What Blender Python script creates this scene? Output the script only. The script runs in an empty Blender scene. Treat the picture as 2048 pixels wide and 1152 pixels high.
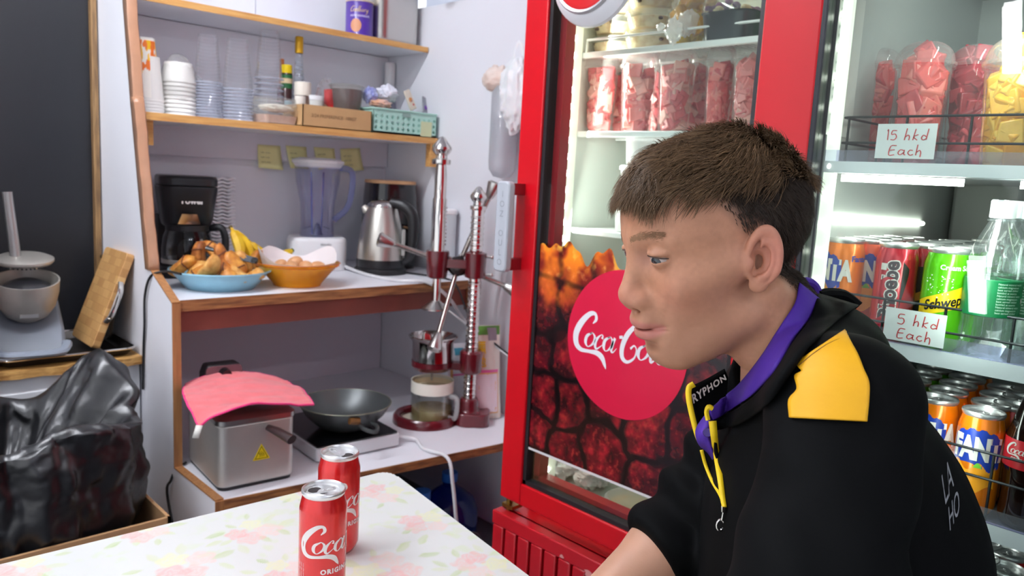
import bpy, bmesh, math, random
import numpy as np
from mathutils import Vector, Matrix, Euler
PI = math.pi
SC = bpy.context.scene
COL = SC.collection
# ------------------------------------------------------------------ camera, world, light, exposure
F, CX, CY, CAMH = 1549.0, 1024.0, 576.0, 1.27
_X = np.array([1630, -136, 1549.0]); _X /= np.linalg.norm(_X)
_Y = np.array([-1497, -307, 1549.0]); _Y -= _X * (_X @ _Y); _Y /= np.linalg.norm(_Y)
RW = np.array([_X, _Y, np.cross(_X, _Y)])          # world <- camera (x right, y down, z forward)
cam_d = bpy.data.cameras.new('camera'); cam = bpy.data.objects.new('camera', cam_d); COL.objects.link(cam)
cam_d.sensor_width = 36.0; cam_d.lens = F / 2048 * 36; cam_d.clip_start = 0.02
_r, _u, _b = RW[:, 0], -RW[:, 1], -RW[:, 2]
cam.matrix_world = Matrix(((_r[0], _u[0], _b[0], 0), (_r[1], _u[1], _b[1], 0), (_r[2], _u[2], _b[2], CAMH), (0, 0, 0, 1)))
cam_d.dof.use_dof = True; cam_d.dof.focus_distance = 0.86; cam_d.dof.aperture_fstop = 9.0
SC.camera = cam
SC.view_settings.view_transform = 'Standard'; SC.view_settings.look = 'None'
SC.view_settings.gamma = 1.0; SC.view_settings.use_curve_mapping = False
SC.view_settings.exposure = 0.95
SC.cycles.transparent_max_bounces = 32; SC.cycles.max_bounces = 10; SC.cycles.sample_clamp_indirect = 6.0
W = bpy.data.worlds.new('world'); SC.world = W; W.use_nodes = True
W.node_tree.nodes['Background'].inputs[0].default_value = (0.92, 0.94, 1.0, 1)
W.node_tree.nodes['Background'].inputs[1].default_value = 0.75

def lamp(name, loc, size, power, col=(1, 1, 1), target=None, sy=None):
    d = bpy.data.lights.new(name, 'AREA'); d.energy = power; d.color = col
    d.size = size
    if sy: d.shape = 'RECTANGLE'; d.size_y = sy
    o = bpy.data.objects.new(name, d); COL.objects.link(o); o.location = loc
    if target is not None:
        o.rotation_euler = (Vector(target) - Vector(loc)).to_track_quat('-Z', 'Y').to_euler()
    return o
# unseen ceiling tube lights, one of them added as fill
TUBE_L = 62.0                                                      # radiance of the bare ceiling tubes built below

# ------------------------------------------------------------------ pixel (2048x1152) -> point on a plane of the room
def ray(px, py): return RW @ np.array([(px - CX) / F, (py - CY) / F, 1.0])
def az(px, py, z):
    d = ray(px, py); return Vector(d * ((z - CAMH) / d[2])) + Vector((0, 0, CAMH))
def ax(px, py, x):
    d = ray(px, py); return Vector(d * (x / d[0])) + Vector((0, 0, CAMH))
def ay(px, py, y):
    d = ray(px, py); return Vector(d * (y / d[1])) + Vector((0, 0, CAMH))
def ad(px, py, d): return Vector(ray(px, py) * d) + Vector((0, 0, CAMH))

# ------------------------------------------------------------------ materials
def lin(c):
    if isinstance(c, str): c = tuple(int(c[i:i + 2], 16) for i in (0, 2, 4))
    return tuple(((v / 255) / 12.92 if v / 255 <= 0.04045 else ((v / 255 + 0.055) / 1.055) ** 2.4) for v in c)
_M = {}
def mat(name, c, rough=0.5, metal=0.0, spec=0.5, var=0.0, vs=8.0, bump=0.0, bs=60.0, coat=0.0, sss=0.0, emit=0.0, stretch=None, c2=None, aniso=0.0, sheen=0.0, detail=4.0):
    if name in _M: return _M[name]
    m = bpy.data.materials.new(name); m.use_nodes = True; nt = m.node_tree; N = nt.nodes; L = nt.links
    b = N['Principled BSDF']; c = lin(c)
    b.inputs['Base Color'].default_value = (*c, 1); b.inputs['Roughness'].default_value = rough
    b.inputs['Metallic'].default_value = metal; b.inputs['Specular IOR Level'].default_value = spec
    b.inputs['Coat Weight'].default_value = coat; b.inputs['Coat Roughness'].default_value = 0.08
    if sheen: b.inputs['Sheen Weight'].default_value = sheen
    if sss:
        b.inputs['Subsurface Weight'].default_value = sss; b.inputs['Subsurface Radius'].default_value = (0.012, 0.005, 0.003); b.inputs['Subsurface Scale'].default_value = 0.6
    if emit:
        b.inputs['Emission Color'].default_value = (*c, 1); b.inputs['Emission Strength'].default_value = emit
    tc = None
    def coords(scale):
        t = N.new('ShaderNodeTexCoord'); mp = N.new('ShaderNodeMapping'); L.new(t.outputs['Object'], mp.inputs[0])
        if stretch: mp.inputs['Scale'].default_value = stretch
        n = N.new('ShaderNodeTexNoise'); L.new(mp.outputs[0], n.inputs['Vector']); n.inputs['Scale'].default_value = scale; n.inputs['Detail'].default_value = detail
        return n
    if var or c2:
        n = coords(vs); r = N.new('ShaderNodeValToRGB'); L.new(n.outputs['Fac'], r.inputs[0])
        k = lin(c2) if c2 else tuple(v * (1 - var) for v in c)
        r.color_ramp.elements[0].position = 0.35; r.color_ramp.elements[1].position = 0.65
        r.color_ramp.elements[0].color = (*k, 1); r.color_ramp.elements[1].color = (*c, 1)
        L.new(r.outputs[0], b.inputs['Base Color'])
    if bump:
        n = coords(bs); bp = N.new('ShaderNodeBump'); bp.inputs['Strength'].default_value = bump; bp.inputs['Distance'].default_value = 0.004
        L.new(n.outputs['Fac'], bp.inputs['Height']); L.new(bp.outputs[0], b.inputs['Normal'])
    _M[name] = m; return m
def thin(name, tint=(255, 255, 255), milky=0.0, mc=(255, 255, 255), ior=1.45, rough=0.02, bump=0.0, bs=30.0):
    """thin clear sheet: transparent + fresnel gloss, plus a share of diffuse for cloudy plastic"""
    if name in _M: return _M[name]
    m = bpy.data.materials.new(name); m.use_nodes = True; nt = m.node_tree; N = nt.nodes; L = nt.links
    N.remove(N['Principled BSDF']); out = N['Material Output']
    tr = N.new('ShaderNodeBsdfTransparent'); tr.inputs[0].default_value = (*lin(tint), 1)
    gl = N.new('ShaderNodeBsdfGlossy'); gl.inputs['Roughness'].default_value = rough
    fr = N.new('ShaderNodeFresnel'); fr.inputs[0].default_value = ior
    a = tr.outputs[0]
    if milky:
        df = N.new('ShaderNodeBsdfDiffuse'); df.inputs[0].default_value = (*lin(mc), 1)
        tl = N.new('ShaderNodeBsdfTranslucent'); tl.inputs[0].default_value = (*lin(mc), 1)
        mm = N.new('ShaderNodeMixShader'); mm.inputs[0].default_value = 0.45; L.new(df.outputs[0], mm.inputs[1]); L.new(tl.outputs[0], mm.inputs[2])
        mx = N.new('ShaderNodeMixShader'); mx.inputs[0].default_value = milky; L.new(a, mx.inputs[1]); L.new(mm.outputs[0], mx.inputs[2]); a = mx.outputs[0]
    cl = N.new('ShaderNodeMath'); cl.operation = 'MINIMUM'; cl.inputs[1].default_value = 0.38; L.new(fr.outputs[0], cl.inputs[0])
    m2 = N.new('ShaderNodeMixShader'); L.new(cl.outputs[0], m2.inputs[0]); L.new(a, m2.inputs[1]); L.new(gl.outputs[0], m2.inputs[2]); L.new(m2.outputs[0], out.inputs[0])
    if bump:
        t = N.new('ShaderNodeTexCoord'); n = N.new('ShaderNodeTexNoise'); n.inputs['Scale'].default_value = bs; L.new(t.outputs['Object'], n.inputs['Vector'])
        bp = N.new('ShaderNodeBump'); bp.inputs['Strength'].default_value = bump; bp.inputs['Distance'].default_value = 0.006
        L.new(n.outputs['Fac'], bp.inputs['Height']); L.new(bp.outputs[0], gl.inputs['Normal']); L.new(bp.outputs[0], fr.inputs['Normal'])
    _M[name] = m; return m
def vcol(name, rough=0.5, spec=0.5, coat=0.0, metal=0.0, bump=0.0, bs=200, sss=0.0):
    """printed pattern held in the colour attribute 'print'"""
    if name in _M: return _M[name]
    m = mat(name, (255, 255, 255), rough, metal, spec, bump=bump, bs=bs, coat=coat, sss=sss)
    a = m.node_tree.nodes.new('ShaderNodeVertexColor'); a.layer_name = 'print'
    m.node_tree.links.new(a.outputs[0], m.node_tree.nodes['Principled BSDF'].inputs['Base Color']); return m
def wood(name, c1, c2, axis=0, rough=0.55, scale=6.0):
    s = [18.0, 18.0, 18.0]; s[axis] = 1.5
    return mat(name, c1, rough, c2=c2, vs=scale, stretch=tuple(s), bump=0.05, bs=20)

# ------------------------------------------------------------------ mesh building
def frame(axis, up=(0, 0, 1)):
    z = Vector(axis).normalized(); u = Vector(up)
    if abs(z.dot(u)) > 0.98: u = Vector((0, 1, 0))
    x = u.cross(z).normalized(); y = z.cross(x); return Matrix((x, y, z)).transposed().to_4x4()
def TM(loc=(0, 0, 0), rot=(0, 0, 0), sc=(1, 1, 1)):
    return Matrix.Translation(loc) @ Euler(rot).to_matrix().to_4x4() @ Matrix.Diagonal((*sc, 1))
def along(p, q):
    """matrix whose z axis runs from p to q, origin at p"""
    return Matrix.Translation(p) @ frame(Vector(q) - Vector(p))
def spl(pts, n=6, closed=False):
    P = [np.array(p, float) for p in pts]; out = []
    k = len(P)
    for i in range(k if closed else k - 1):
        p1, p2 = P[i], P[(i + 1) % k]
        p0 = P[(i - 1) % k] if (closed or i > 0) else 2 * p1 - p2
        p3 = P[(i + 2) % k] if (closed or i + 2 < k) else 2 * p2 - p1
        for j in range(n):
            t = j / n
            out.append(0.5 * ((2 * p1) + (-p0 + p2) * t + (2 * p0 - 5 * p1 + 4 * p2 - p3) * t * t + (-p0 + 3 * p1 - 3 * p2 + p3) * t ** 3))
    if not closed: out.append(P[-1])
    return [tuple(p) for p in out]
def rrect(w, d, r, n=5, cx=0.0, cy=0.0):
    o = []
    for sx, sy, a in ((1, 1, 0), (-1, 1, 90), (-1, -1, 180), (1, -1, 270)):
        for i in range(n + 1):
            t = math.radians(a + 90 * i / n); o.append((cx + sx * (w / 2 - r) + r * math.cos(t), cy + sy * (d / 2 - r) + r * math.sin(t)))
    return o
class MB:
    def __init__(s): s.v = []; s.f = []; s.m = []; s.cm = 0; s.T = None
    def mi(s, i): s.cm = i; return s
    def add(s, vs, fs, T=None):
        o = len(s.v)
        if s.T is not None: T = s.T @ T if T is not None else s.T
        s.v += [tuple(T @ Vector(v)) for v in vs] if T is not None else [tuple(v) for v in vs]
        s.f += [tuple(i + o for i in f) for f in fs]; s.m += [s.cm] * len(fs); return s
    def box(s, x0, x1, y0, y1, z0, z1, T=None):
        v = [(x, y, z) for z in (z0, z1) for y in (y0, y1) for x in (x0, x1)]
        return s.add(v, [(0, 2, 3, 1), (4, 5, 7, 6), (0, 1, 5, 4), (2, 6, 7, 3), (0, 4, 6, 2), (1, 3, 7, 5)], T)
    def prism(s, poly, z0, z1, T=None, top=1.0):
        n = len(poly); v = [(x, y, z0) for x, y in poly] + [(x * top, y * top, z1) for x, y in poly]
        return s.add(v, [tuple(reversed(range(n))), tuple(range(n, 2 * n))] + [(i, (i + 1) % n, n + (i + 1) % n, n + i) for i in range(n)], T)
    def loft(s, secs, caps=True, T=None):
        """list of closed rings, each of the same number of 3D points"""
        n = len(secs[0]); v = [p for r in secs for p in r]; f = []
        for k in range(len(secs) - 1):
            for i in range(n): f.append((k * n + i, k * n + (i + 1) % n, (k + 1) * n + (i + 1) % n, (k + 1) * n + i))
        if caps: f.append(tuple(reversed(range(n)))); f.append(tuple(range((len(secs) - 1) * n, len(secs) * n)))
        return s.add(v, f, T)
    def lathe(s, prof, seg=32, T=None, a0=0.0, a1=2 * PI):
        full = abs(a1 - a0 - 2 * PI) < 1e-6; k = seg if full else seg + 1; v = []; f = []; idx = []
        for r, z in prof:
            if r < 1e-6: idx.append([len(v)] * k); v.append((0, 0, z))
            else:
                idx.append(list(range(len(v), len(v) + k)))
                v += [(r * math.cos(a0 + (a1 - a0) * i / seg), r * math.sin(a0 + (a1 - a0) * i / seg), z) for i in range(k)]
        for a, b in zip(idx[:-1], idx[1:]):
            for i in range(seg):
                j = (i + 1) % k; q = []
                for t in (a[i], a[j], b[j], b[i]):
                    if t not in q: q.append(t)
                if len(q) > 2: f.append(tuple(q))
        return s.add(v, f, T)
    def tube(s, pts, r, seg=8, caps=True, T=None, closed=False, flat=1.0):
        P = [Vector(p) for p in pts]; n = len(P); R = list(r) if hasattr(r, '__len__') else [r] * n; secs = []; up = None
        for i in range(n):
            t = ((P[(i + 1) % n] - P[i - 1]) if closed else (P[min(i + 1, n - 1)] - P[max(i - 1, 0)])).normalized()
            if up is None: up = Vector((0, 0, 1)) if abs(t.z) < 0.9 else Vector((1, 0, 0))
            x = up.cross(t)
            if x.length < 1e-5: x = Vector((1, 0, 0)).cross(t)
            x.normalize(); y = t.cross(x).normalized(); up = y
            secs.append([tuple(P[i] + x * (R[i] * math.cos(2 * PI * k / seg)) + y * (R[i] * flat * math.sin(2 * PI * k / seg))) for k in range(seg)])
        if closed: secs.append(secs[0]); caps = False
        return s.loft(secs, caps, T)
    def ell(s, c, r, seg=20, rings=12, T=None, fn=None):
        prof = [(math.sin(PI * i / rings), -math.cos(PI * i / rings)) for i in range(rings + 1)]
        prof[0] = (0, -1); prof[-1] = (0, 1)
        M = Matrix.Translation(c) @ Matrix.Diagonal((*r, 1))
        return s.lathe(prof, seg, T @ M if T is not None else M)
    def grid(s, fn, nu, nv, T=None, cu=False):
        v = [fn(i / (nu if cu else nu - 1), j / (nv - 1)) for j in range(nv) for i in range(nu)]; f = []
        for j in range(nv - 1):
            for i in range(nu if cu else nu - 1): f.append((j * nu + i, j * nu + (i + 1) % nu, (j + 1) * nu + (i + 1) % nu, (j + 1) * nu + i))
        return s.add(v, f, T)
    def build(s, name, mats, parent=None, ang=35, bevel=0.0, bseg=2, solid=0.0, sub=0, cols=None, smooth=True, loc=None):
        me = bpy.data.meshes.new(name); me.from_pydata(s.v, [], s.f); me.validate(verbose=False)
        for m in (mats if isinstance(mats, (list, tuple)) else [mats]): me.materials.append(m)
        if len(me.polygons) == len(s.m): me.polygons.foreach_set('material_index', s.m)
        bm = bmesh.new(); bm.from_mesh(me); bmesh.ops.recalc_face_normals(bm, faces=bm.faces); bm.to_mesh(me); bm.free()
        if smooth:
            me.polygons.foreach_set('use_smooth', [True] * len(me.polygons)); me.set_sharp_from_angle(angle=math.radians(ang))
        if cols is not None:
            a = me.color_attributes.new('print', 'FLOAT_COLOR', 'POINT'); c = np.ones((len(me.vertices), 4), np.float32); c[:, :3] = cols; a.data.foreach_set('color', c.ravel())
        o = bpy.data.objects.new(name, me); COL.objects.link(o)
        if parent is not None: o.parent = parent
        if loc is not None: o.location = loc
        if bevel: d = o.modifiers.new('bevel', 'BEVEL'); d.width = bevel; d.segments = bseg; d.limit_method = 'ANGLE'; d.angle_limit = math.radians(40)
        if solid: d = o.modifiers.new('solid', 'SOLIDIFY'); d.thickness = solid; d.offset = 0
        if sub: d = o.modifiers.new('sub', 'SUBSURF'); d.levels = sub; d.render_levels = sub
        return o
def tag(o, label=None, cat=None, group=None, kind=None):
    if label: o['label'] = label
    if cat: o['category'] = cat
    if group: o['group'] = group
    if kind: o['kind'] = kind
    return o
def thing(name, label, cat, loc=(0, 0, 0), rotz=0.0, group=None):
    o = bpy.data.objects.new(name, None); COL.objects.link(o); o.location = loc; o.rotation_euler = (0, 0, rotz); o.empty_display_size = 0.02
    return tag(o, label, cat, group)
def dup(root, loc=None, rotz=None, label=None, group=None, sc=None):
    r = root.copy(); COL.objects.link(r)
    if loc is not None: r.location = loc
    if rotz is not None: r.rotation_euler = (0, 0, rotz)
    if sc is not None: r.scale = sc
    if label: r['label'] = label
    if group: r['group'] = group
    for ch in list(root.children):
        c = ch.copy(); COL.objects.link(c); c.parent = r
        for g in list(ch.children):
            d = g.copy(); COL.objects.link(d); d.parent = c
    return r
def struct(mb, name, m, **k): return tag(mb.build(name, m, **k), kind='structure')

# ------------------------------------------------------------------ noise (numpy)
_rng = np.random.RandomState(5); _LAT = _rng.rand(64, 64, 64)
def vnoise(p):
    p = np.asarray(p, float); i = np.floor(p).astype(int); f = p - i; f = f * f * (3 - 2 * f); r = 0
    for dx in (0, 1):
        for dy in (0, 1):
            for dz in (0, 1):
                w = (f[..., 0] if dx else 1 - f[..., 0]) * (f[..., 1] if dy else 1 - f[..., 1]) * (f[..., 2] if dz else 1 - f[..., 2])
                r = r + w * _LAT[(i[..., 0] + dx) % 64, (i[..., 1] + dy) % 64, (i[..., 2] + dz) % 64]
    return r
def fbm(p, o=4):
    p = np.asarray(p, float); a = 0.5; r = 0; t = 0
    for k in range(o): r = r + a * vnoise(p * 2 ** k + 7.3 * k); t += a; a *= 0.5
    return r / t
# ------------------------------------------------------------------ lettering
def text_mesh(s, size=1.0, bold=0.0, shear=0.0, sx=1.0, gap=1.0):
    c = bpy.data.curves.new('t', 'FONT'); c.body = s; c.size = size; c.offset = bold; c.shear = shear; c.space_character = gap; c.resolution_u = 3
    o = bpy.data.objects.new('t', c); COL.objects.link(o); dg = bpy.context.evaluated_depsgraph_get(); dg.update()
    me = o.evaluated_get(dg).to_mesh(); v = [(p.co.x * sx, p.co.y) for p in me.vertices]; f = [tuple(p.vertices) for p in me.polygons]
    o.evaluated_get(dg).to_mesh_clear(); bpy.data.objects.remove(o); bpy.data.curves.remove(c)
    w = max(p[0] for p in v) if v else 0
    return v, f, w
def ribbon(strokes, n=6):
    """strokes: lists of (x, y, width) -> flat quads"""
    V, Fc = [], []
    for st in strokes:
        P = np.array(spl(st, n)); d = np.gradient(P[:, :2], axis=0); d /= np.maximum(np.linalg.norm(d, axis=1, keepdims=True), 1e-9); nn = np.stack([-d[:, 1], d[:, 0]], 1)
        w = np.maximum(P[:, 2:3], 0.01) / 2; a = P[:, :2] + nn * w; b = P[:, :2] - nn * w; o = len(V)
        for q, r in zip(a, b): V += [tuple(q), tuple(r)]
        for i in range(len(P) - 1): Fc.append((o + 2 * i, o + 2 * i + 1, o + 2 * i + 3, o + 2 * i + 2))
    return V, Fc
def pen(strokes, w=0.12): return [[(x, y, w) for x, y in s] for s in strokes]
def put2d(mb, vf, fn, T=None):
    """map flat lettering through fn(x, y) -> 3D"""
    mb.add([fn(x, y) for x, y in vf[0]], vf[1], T); return mb
def on_cyl(r, z0, scale, a0=0.0, rot=0.0):
    cr, sr = math.cos(rot), math.sin(rot)
    def fn(x, y):
        X, Y = (x * cr - y * sr) * scale, (x * sr + y * cr) * scale; a = a0 + X / r; return (r * math.cos(a), r * math.sin(a), z0 + Y)
    return fn
def shear(st, k): return [[(x + k * y, y, w) for x, y, w in s] for s in st]
# flowing script: capital with a trailing swash, round small letters, looped l
def _o(cx, w=0.4): return [(cx + .02, 1.0, .07), (cx - w, .72, .26), (cx - w, .3, .3), (cx - .05, 0.0, .07), (cx + w * .85, .3, .2), (cx + w * .9, .72, .22), (cx + .02, 1.0, .07), (cx - .2, .9, .1)]
def script_cola():
    s = []
    s.append([(1.55, 1.62, .05), (1.75, 1.95, .22), (1.5, 2.3, .2), (1.0, 2.2, .3), (.45, 1.55, .42), (.22, .75, .46), (.5, .05, .4), (1.1, -.3, .26), (1.9, -.3, .2), (2.7, -.28, .3), (3.3, -.5, .34), (3.75, -.95, .2), (3.95, -1.2, .03)])
    s.append(_o(1.75))
    s.append([(2.82, .74, .24), (2.80, .96, .12), (2.60, .98, .08), (2.32, .6, .26), (2.34, .2, .26), (2.58, .0, .14), (3.0, .34, .05)])
    s.append(_o(3.5, .36)); s.append([(3.95, 1.0, .24), (3.9, .5, .26), (3.95, .1, .2), (4.15, .05, .1), (4.35, .35, .04)])
    s.append([(4.3, 1.12, .16), (4.6, 1.18, .18)])
    s.append([(5.95, 1.55, .05), (6.2, 1.9, .22), (5.95, 2.25, .2), (5.45, 2.1, .3), (4.95, 1.45, .42), (4.8, .6, .44), (5.05, -.1, .38), (5.6, -.35, .24), (6.1, 0, .16), (6.1, .55, .12), (5.8, .8, .12), (5.55, .55, .18)])
    s.append(_o(6.75)); s.append([(7.2, .3, .06), (7.85, 1.5, .1), (7.95, 2.05, .12), (7.7, 2.1, .1), (7.5, 1.4, .28), (7.45, .4, .3), (7.6, .03, .2), (7.95, .3, .05)])
    s.append(_o(8.35, .36)); s.append([(8.8, 1.0, .24), (8.75, .5, .26), (8.8, .1, .22), (9.1, .05, .14), (9.4, .35, .03)])
    return [[(x, y, w * (1.2 if k in (0, 5) else .92)) for x, y, w in q] for k, q in enumerate(shear(s, .3))]
def script_cadbury():
    s = [[(1.5, 1.7, .15), (1.1, 2.1, .18), (.4, 1.6, .25), (.15, .7, .28), (.5, .0, .25), (1.2, .2, .15)], _o(1.8, .35), [(2.2, 1, .2), (2.2, .1, .2), (2.45, .2, .1)], _o(2.85, .35), [(3.35, 2.2, .22), (3.25, .6, .22), (3.35, .05, .2), (3.6, .3, .1)],
         [(3.9, 2.2, .2), (3.8, .3, .22), (4.1, 0, .15), (4.4, .4, .2), (4.1, .9, .12), (3.85, .7, .1)], [(4.8, 1, .2), (4.8, .2, .2), (5.1, 0, .15), (5.4, .4, .15), (5.4, 1, .18), (5.4, .1, .2)], [(5.9, 0, .2), (5.9, .9, .2), (6.2, 1, .18), (6.4, .85, .12)],
         [(6.7, 1, .2), (6.75, .2, .2), (7.1, .1, .15), (7.4, 1, .18), (7.2, -.6, .2), (6.7, -.9, .15)]]
    return shear(s, .3)
HAND15 = pen([[(0, 1.6), (.1, 1.9), (.1, 0)], [(1.3, 1.7), (.7, 1.7), (.6, 1.0), (1.1, 1.1), (1.3, .5), (1.0, .05), (.5, .1)],
              [(2.7, 2.1), (2.45, 0)], [(2.5, .5), (2.9, .9), (3.1, .6), (3.05, 0)], [(3.9, 2.0), (3.6, 0)], [(4.3, 1.0), (3.7, .6), (4.2, 0)], [(5.6, 2.0), (5.4, .1)], [(5.4, .6), (5.0, .9), (4.75, .4), (5.0, .05), (5.4, .3)]], .15)
HAND5 = pen([[(1.2, 1.8), (.5, 1.75), (.4, 1.05), (1.0, 1.1), (1.2, .5), (.9, 0), (.3, .1)],
             [(2.7, 2.1), (2.5, 0)], [(2.5, .5), (2.95, .95), (3.15, .6), (3.1, 0)], [(3.9, 2.0), (3.7, 0)], [(4.4, 1.0), (3.75, .55), (4.3, 0)], [(5.7, 2.0), (5.55, .05)], [(5.5, .6), (5.1, .9), (4.8, .4), (5.05, .05), (5.5, .3)]], .15)
HEACH = pen([[(1.1, 1.7), (.3, 1.6), (.1, 0), (.9, .05)], [(.2, .85), (.9, .95)], [(2.2, .8), (1.7, .95), (1.4, .4), (1.7, .05), (2.2, .5)], [(2.25, .95), (2.2, .2), (2.45, .05)],
             [(3.4, .85), (3.0, .9), (2.75, .4), (3.1, 0), (3.5, .2)], [(4.0, 1.9), (3.85, 0)], [(3.9, .5), (4.3, .9), (4.5, .5), (4.45, -.3)]], .15)
# ------------------------------------------------------------------ common materials
white_board = mat('white_laminate', (238, 238, 244), 0.45, var=0.03, vs=3, bump=0.02, bs=9)
wall_mat = mat('pale_wall_panel', (234, 235, 241), 0.5, var=0.03, vs=2, bump=0.02, bs=6)
edge_wood = wood('raw_wood_edge', (222, 172, 104), (196, 140, 76), 0)
edge_dark = wood('worn_wood_edge', (172, 118, 70), (110, 68, 40), 0)
edge_woodv = wood('raw_wood_edge_upright', (176, 124, 76), (150, 100, 60), 2)
steel = mat('brushed_steel', (196, 194, 190), 0.28, 1.0, bump=0.02, bs=80)
steel_dull = mat('dull_steel', (204, 199, 190), 0.45, 0.7, var=0.1, vs=20)
chrome = mat('chrome', (214, 212, 208), 0.12, 1.0)
black_pl = mat('black_plastic', (24, 24, 27), 0.38, bump=0.02, bs=120)
black_gl = mat('black_gloss', (12, 12, 15), 0.12, coat=0.4)
white_pl = mat('white_plastic', (238, 238, 240), 0.35)
dark_wall_m = mat('dark_navy_panel', (13, 15, 22), 0.5, var=0.15, vs=2)
YB = 2.70                                                         # face of the back wall
# ------------------------------------------------------------------ the room
struct(MB().box(-2.2, 2.6, -2.2, 3.0, -0.1, 0.0), 'floor', mat('grey_floor_tile', (96, 98, 104), 0.4, var=0.2, vs=5))
struct(MB().box(-2.2, 2.6, -2.2, 3.0, 2.6, 2.7), 'ceiling', mat('ceiling_white', (225, 226, 230), 0.7))
struct(MB().box(-2.2, 0.0, YB, YB + .1, 0, 2.6), 'wall_left', mat('plain_wall', (210, 212, 222), 0.6, var=0.03))
mb = MB().box(0.77, 1.95, YB + .012, YB + .1, 0, 2.6)
struct(mb, 'wall_back', wall_mat)
mb = MB().box(1.85, 1.93, -2.2, YB + .1, 0, 1.885)
struct(mb, 'wall_right', wall_mat, bevel=.003)
struct(MB().box(2.25, 2.33, -2.2, 3.0, 0, 2.6), 'wall_far_right', mat('grey_blue_wall', (196, 202, 216), 0.6))
struct(MB().box(-2.2, 2.6, -2.3, -2.2, 0, 2.6), 'light_block_wall', mat('plain_wall', (210, 212, 222)))  # unseen wall added behind the camera to cut light from that side
# unseen ceiling tube fittings; the one behind the table is added as dim fill
for x, y in ((.1, 1.75), (-1.0, 1.2), (.5, -1.3)):
    t = thing('ceiling_light', 'white tube light fitting under the ceiling, %s' % {1.75: 'nearest the shelves', 1.2: 'left of the table', -1.3: 'behind the table, added as dim fill'}[y], 'light', (x, y, 2.545), 0, 'ceiling tube lights')
    MB().box(-.7, .7, -.04, .04, 0, .055).build('housing', white_pl, t)
    MB().tube([(-.66, 0, -.03), (.66, 0, -.03)], .016, 10).build('lamp_tube', mat('tube_glow_%d' % int(y * 100), (245, 248, 255), emit=TUBE_L * {1.75: 1.55, 1.2: .8, -1.3: .5}[y]), t)
# dark panel left of the shelves, with a wooden strip
dp = thing('dark_panel', 'tall near-black door panel behind the waffle maker', 'panel', (0, YB, 0))
MB().box(-.9, .42, -.03, -.001, 0, 2.59).build('leaf', dark_wall_m, dp); MB().box(.425, .735, -.03, -.001, 0, 2.59).build('leaf', dark_wall_m, dp)
struct(MB().box(.735, .752, YB - .05, YB - .002, 0, 2.58), 'trim_1', wood('varnished_strip', (150, 116, 74), (96, 70, 44), 2))
# ------------------------------------------------------------------ shelf unit
sh = thing('shelf_unit', 'white shelf unit with raw wood edges filling the corner left of the red cooler', 'shelf unit', (0, 0, 0))
XL, XR = .757, 1.846
side = [(YB, .0), (1.80, .0), (1.80, .43), (2.07, .43), (2.075, .885), (2.235, .955), (2.33, 1.39), (2.385, 1.70), (2.46, 2.3), (YB, 2.3)]
MB().prism([(y, z) for y, z in side], XL, XL + .02, Matrix(((0, 0, 1, 0), (1, 0, 0, 0), (0, 1, 0, 0), (0, 0, 0, 1)))).build('side_panel', white_board, sh)
def strip(pts, x0, x1, th, name, m, off=0.0):
    mb = MB(); q = [(y, z) for y, z in pts]
    for (y0, z0), (y1, z1) in zip(q[:-1], q[1:]):
        d = Vector((0, y1 - y0, z1 - z0)); n = Vector((0, -d.z, d.y)).normalized()
        if n.y > 1e-6 or (abs(n.y) <= 1e-6 and n.z < 0): n = -n
        a, b = Vector((0, y0, z0)), Vector((0, y1, z1))
        v = [Vector((x, p.y, p.z)) + n * k for p in (a, b) for k in (0, th) for x in (x0, x1)]
        mb.add(v, [(0, 1, 3, 2), (4, 6, 7, 5), (0, 4, 5, 1), (2, 3, 7, 6), (0, 2, 6, 4), (1, 5, 7, 3)])
    return mb.build(name, m, sh)
strip([(2.235, .955), (2.075, .885), (2.07, .43), (1.80, .43), (1.80, .02)], XL - .001, XL + .021, .004, 'edge_band', edge_woodv)
# brown tape wound down the upper front edge of the side panel, in two lapped lengths
tape = mat('brown_packing_tape', (176, 128, 98), 0.32, var=0.14, vs=18, bump=0.35, bs=14)
def tape_mb(z0, z1, k):
    n = 26
    def y_of(z):
        for (ya, za), (yb, zb) in zip(side[5:8], side[6:9]):
            if za <= z <= zb: return ya + (yb - ya) * (z - za) / (zb - za)
        return 2.39
    def fn(u, v):
        z = z0 + (z1 - z0) * v; y = y_of(z); wob = .003 * math.sin(37 * z + k) + .002 * math.sin(91 * z)
        prof = [(XL - .003, .035 + wob), (XL - .004, .0), (XL + .003, -.004), (XL + .02, -.005), (XL + .024, .002), (XL + .023, .03 - wob)]
        x, dy = prof[int(round(u * 5))]; return (x + wob * .3, y + dy - .002 * k, z)
    return MB().grid(fn, 6, n)
tape_mb(1.40, 2.2, 1).build('tape_wrap', tape, sh, solid=.0015); tape_mb(.955, 1.43, 2).build('tape_wrap', tape, sh, solid=.0015)
def board(name, poly, z1, th, front, m_edge=edge_wood, eh=None):
    o = MB().prism(poly, z1 - th, z1).build(name, white_board, sh)
    mb = MB()
    for (xa, ya), (xb, yb) in zip(front[:-1], front[1:]):
        d = Vector((xb - xa, yb - ya, 0)).normalized(); n = Vector((d.y, -d.x, 0)) * .004
        a, b = Vector((xa, ya, 0)), Vector((xb, yb, 0)); z0, zt = z1 - th - (eh or 0), z1
        v = [p + q + Vector((0, 0, z)) for z in (z0, zt) for p in (a, b) for q in (Vector(), n)]
        mb.add(v, [(0, 1, 3, 2), (4, 6, 7, 5), (0, 4, 5, 1), (2, 3, 7, 6), (1, 5, 7, 3), (0, 2, 6, 4)])
    mb.build('wood_edge', m_edge, o); return o
XI = XL + .021
board('shelf_board', [(XI, 2.444), (XR, 2.444), (XR, YB + .01), (XI, YB + .01)], 1.733, .02, [(XI, 2.443), (XR, 2.443)])
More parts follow.
